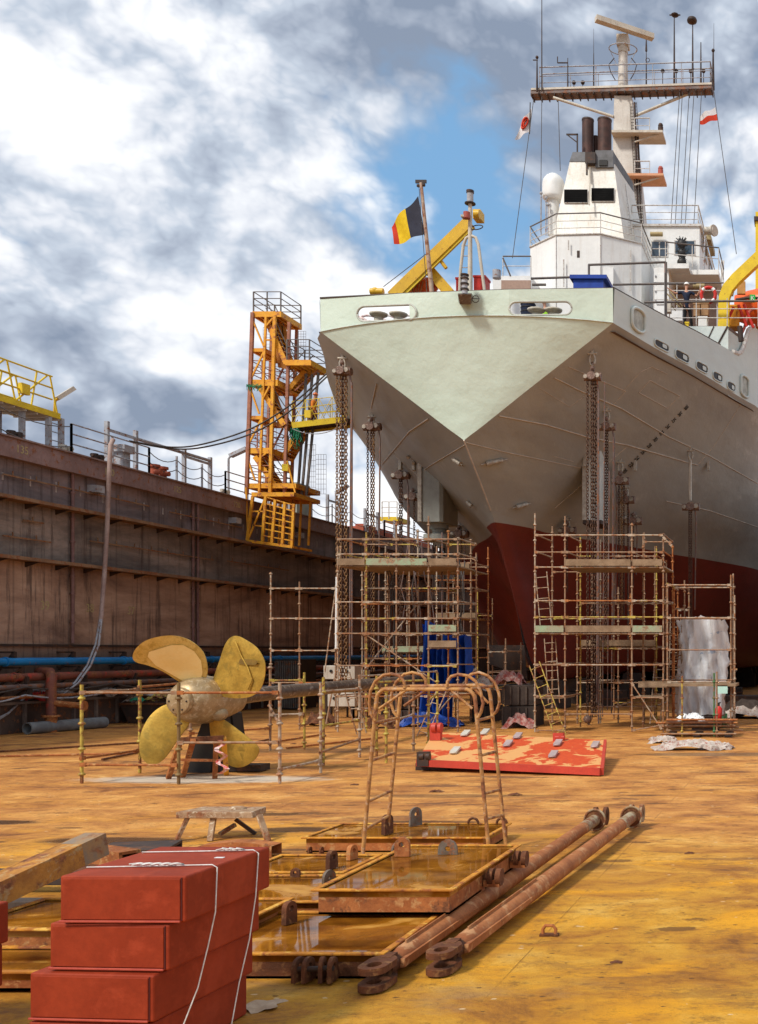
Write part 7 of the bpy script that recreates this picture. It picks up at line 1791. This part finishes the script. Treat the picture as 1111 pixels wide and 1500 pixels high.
def person(label,J,cloth_top,cloth_leg,helmet,long_sleeve=False,vest=None,k=1.0):
    """J: dict of world joints"""
    pel=V(J['pelvis']); t=T('person',label,'person',V((pel.x,pel.y,min(V(J['footL']).z,V(J['footR']).z))))
    neck=V(J['neck']); head=V(J['head']); chest=pel.lerp(neck,.68); waist=pel.lerp(neck,.25)
    vs=[pel,waist,chest,neck,head-V((0,0,.02*k)),head+V((0,0,.07*k))]; ed=[(0,1),(1,2),(2,3),(3,4),(4,5)]; ra=[(.13*k,.10*k),(.12*k,.09*k),(.145*k,.10*k),.052*k,(.075*k,.09*k),(.07*k,.085*k)]
    face=V(J['face']).normalized()
    def add(p,par,r): vs.append(V(p)); ed.append((par,len(vs)-1)); ra.append(r); return len(vs)-1
    sh={}
    for s_ in 'LR':
        a=add(J['sh'+s_],2,.06*k); b=add(J['el'+s_],a,.040*k); c=add(J['wr'+s_],b,.026*k)
        d=(V(J['wr'+s_])-V(J['el'+s_])).normalized(); h=add(V(J['wr'+s_])+d*.05*k,c,(.036*k,.018*k))
        side=d.cross(face).normalized() if d.cross(face).length>.1 else V((0,0,1))
        hp=V(vs[h])
        for q,(o_,l) in enumerate(((-.027,.07),(-.009,.08),(.009,.075),(.027,.06))):
            f1=add(hp+side*o_*k+d*.035*k,h,.0085*k); f2=add(hp+side*o_*k+d*(.035+l*.5)*k+face*.004*k,f1,.008*k); add(hp+side*o_*k+d*(.035+l*.85)*k+face*.025*k,f2,.007*k)
        th=add(hp+side*-.045*k+d*.0*k,h,.010*k); add(hp+side*-.06*k+d*.04*k,th,.008*k)
        l1=add(J['hip'+s_],0,.085*k); l2=add(J['kn'+s_],l1,.058*k); l3=add(J['foot'+s_]+V((0,0,.08*k)),l2,.038*k); add(V(J['foot'+s_])+V(J['toe'+s_] if 'toe'+s_ in J else face)*.16*k+V((0,0,.03*k)),l3,(.042*k,.03*k))
    body=skin('body',vs,ed,ra,M_skin,t,1)
    # head detail
    sx=face.cross(V((0,0,1))).normalized()
    hc=head+V((0,0,.03*k))
    MB().sphere(hc+face*.105*k+V((0,0,-.012*k)),.016*k,8,(1,1,1.4)).build('nose',M_skin,t)
    for s_ in (-1,1):
        MB().sphere(hc+face*.09*k+sx*.034*k*s_+V((0,0,.02*k)),.012*k,8).build('eye',M_black,t); MB().sphere(hc+sx*.088*k*s_,.026*k,8,(.5,.8,1.2)).build('ear',M_skin,t)
    MB().beam(hc+face*.094*k-sx*.022*k+V((0,0,-.05*k)),hc+face*.094*k+sx*.022*k+V((0,0,-.05*k)),.008*k).build('mouth',mat('lips',(.35,.12,.09),fine=0),t)
    MB().sphere(hc-face*.02*k+V((0,0,.0)),.100*k,12,(.95,1,1)).build('hair',mat('dark_hair',(.03,.02,.015)),t) if False else None
    if helmet:
        h=MB(); rows=[]
        for j in range(7):
            th=math.pi/2*j/6; rows.append([hc+V((0,0,.045*k))+V((math.cos(a)*.115*k*math.cos(th),math.sin(a)*.125*k*math.cos(th),.115*k*math.sin(th))) for a in np.linspace(0,2*math.pi,17)])
        h.grid(rows); h.lathe(hc+V((0,0,.045*k)),(0,0,1),[(-.006*k,.13*k),(.008*k,.13*k)],16); h.build('helmet',helmet,t)
        MB().sphere(hc+face*.10*k+V((0,0,.05*k)),.06*k,10,(1,1,.2)).build('helmet_peak',helmet,t)
    # clothes: follow the body, a little larger
    L=[pel+V((0,0,-.12*k)),waist,chest,pel.lerp(neck,.90)]; e=[(0,1),(1,2),(2,3)]; r=[(.155*k,.125*k),(.148*k,.115*k),(.172*k,.125*k),(.085*k,.075*k)]
    for s_ in 'LR':
        L.append(V(J['sh'+s_])); e.append((2,len(L)-1)); r.append(.082*k); el=V(J['el'+s_])
        L.append(el if long_sleeve else V(J['sh'+s_]).lerp(el,.75)); e.append((len(L)-2,len(L)-1)); r.append(.062*k)
        if long_sleeve: L.append(el.lerp(V(J['wr'+s_]),.9)); e.append((len(L)-2,len(L)-1)); r.append(.044*k)
    skin('shirt',L,e,r,cloth_top,t,1)
    if vest: skin('vest',[pel,waist,chest,pel.lerp(neck,.86)],[(0,1),(1,2),(2,3)],[(.175*k,.145*k),(.17*k,.14*k),(.19*k,.145*k),(.12*k,.1*k)],vest,t,1)
    L=[pel+V((0,0,.10*k))]; e=[]; r=[(.16*k,.13*k)]
    for s_ in 'LR':
        L.append(V(J['hip'+s_])); e.append((0,len(L)-1)); r.append(.105*k); L.append(V(J['kn'+s_])); e.append((len(L)-2,len(L)-1)); r.append(.078*k)
        L.append(V(J['foot'+s_])+V((0,0,.11*k))); e.append((len(L)-2,len(L)-1)); r.append(.058*k)
    skin('trousers',L,e,r,cloth_leg,t,1)
    for s_ in 'LR':
        f=V(J['foot'+s_]); d=V(J['toe'+s_] if 'toe'+s_ in J else face); d.z=0; d.normalize()
        MB().path([f-d*.07*k+V((0,0,.05*k)),f+d*.05*k+V((0,0,.05*k)),f+d*.18*k+V((0,0,.035*k))],.05*k,8,rs=[.048*k,.05*k,.03*k]).build('boot',M_black,t)
    return t
# man on the upper deck, seen from behind, arms spread to the rails
D=46.2; s_=46.2/F
def q(px,py,dy=0): return P(px,py,D)+V((0,dy,0))
z0=zu
J=dict(pelvis=q(1007,451),neck=q(1005.5,424),head=q(1006,419,.03),face=(.15,1,-.1),shL=q(999,428),elL=q(990,430.5,-.05),wrL=q(978,422.5,-.1),shR=q(1013,428),elR=q(1020,434,.0),wrR=q(1016.5,442,.2),
 hipL=q(1004,453),hipR=q(1010.5,453),knL=q(1003,465,.03),knR=q(1012,465,.05),footL=V((q(1003,478).x,D,z0)),footR=V((q(1014,478).x,D+.1,z0)))
J['wrR']=q(1026,426,-.1);J['elR']=q(1021,434)
person('man in white helmet and navy shirt on the upper deck, seen from behind',J,M_navy,M_trous,M_helm,k=1.0)
# man in orange walking on the boarding gangway
D=46.9
J=dict(pelvis=q(459,600),neck=q(460.5,585),head=q(462.5,580.5),face=(1,-.25,-.15),shL=q(460.5,589,-.14),elL=q(461,597,-.2),wrL=q(465,604,-.18),shR=q(460.5,589,.14),elR=q(458,597,.2),wrR=q(462,603,.2),
 hipL=q(459,601,-.08),hipR=q(459,601,.08),knL=q(464,609,-.08),knR=q(456.5,610.5,.08),footL=V((q(466,617).x,D-.08,P(466,623,D).z)),footR=V((q(451,621).x,D+.08,P(452,624.5,D).z)))
person('man in orange jacket, brown trousers and orange helmet walking on the yellow boarding gangway',J,M_over,M_overd,M_ohelm,long_sleeve=True,k=.95)
# worker behind the bulwark: helmet above, green vest through the opening
D=38.3; xw=P(799,0,D).x; zd=13.96
def w(dx,z,dy=0): return V((xw+dx,D+dy,zd+z))
J=dict(pelvis=w(0,1.0),neck=w(0,1.52),head=w(-.03,1.68),face=(-.4,-1,-.2),shL=w(-.2,1.45),elL=w(-.27,1.2,-.1),wrL=w(-.2,1.0,-.3),shR=w(.2,1.45),elR=w(.27,1.2,-.1),wrR=w(.2,1.0,-.3),hipL=w(-.1,.95),hipR=w(.1,.95),knL=w(-.11,.5),knR=w(.11,.5),footL=w(-.12,0),footR=w(.12,0))
person('worker in white helmet and green vest half hidden behind the stern bulwark',J,M_navy,M_trous,M_helm,vest=M_hiviz)
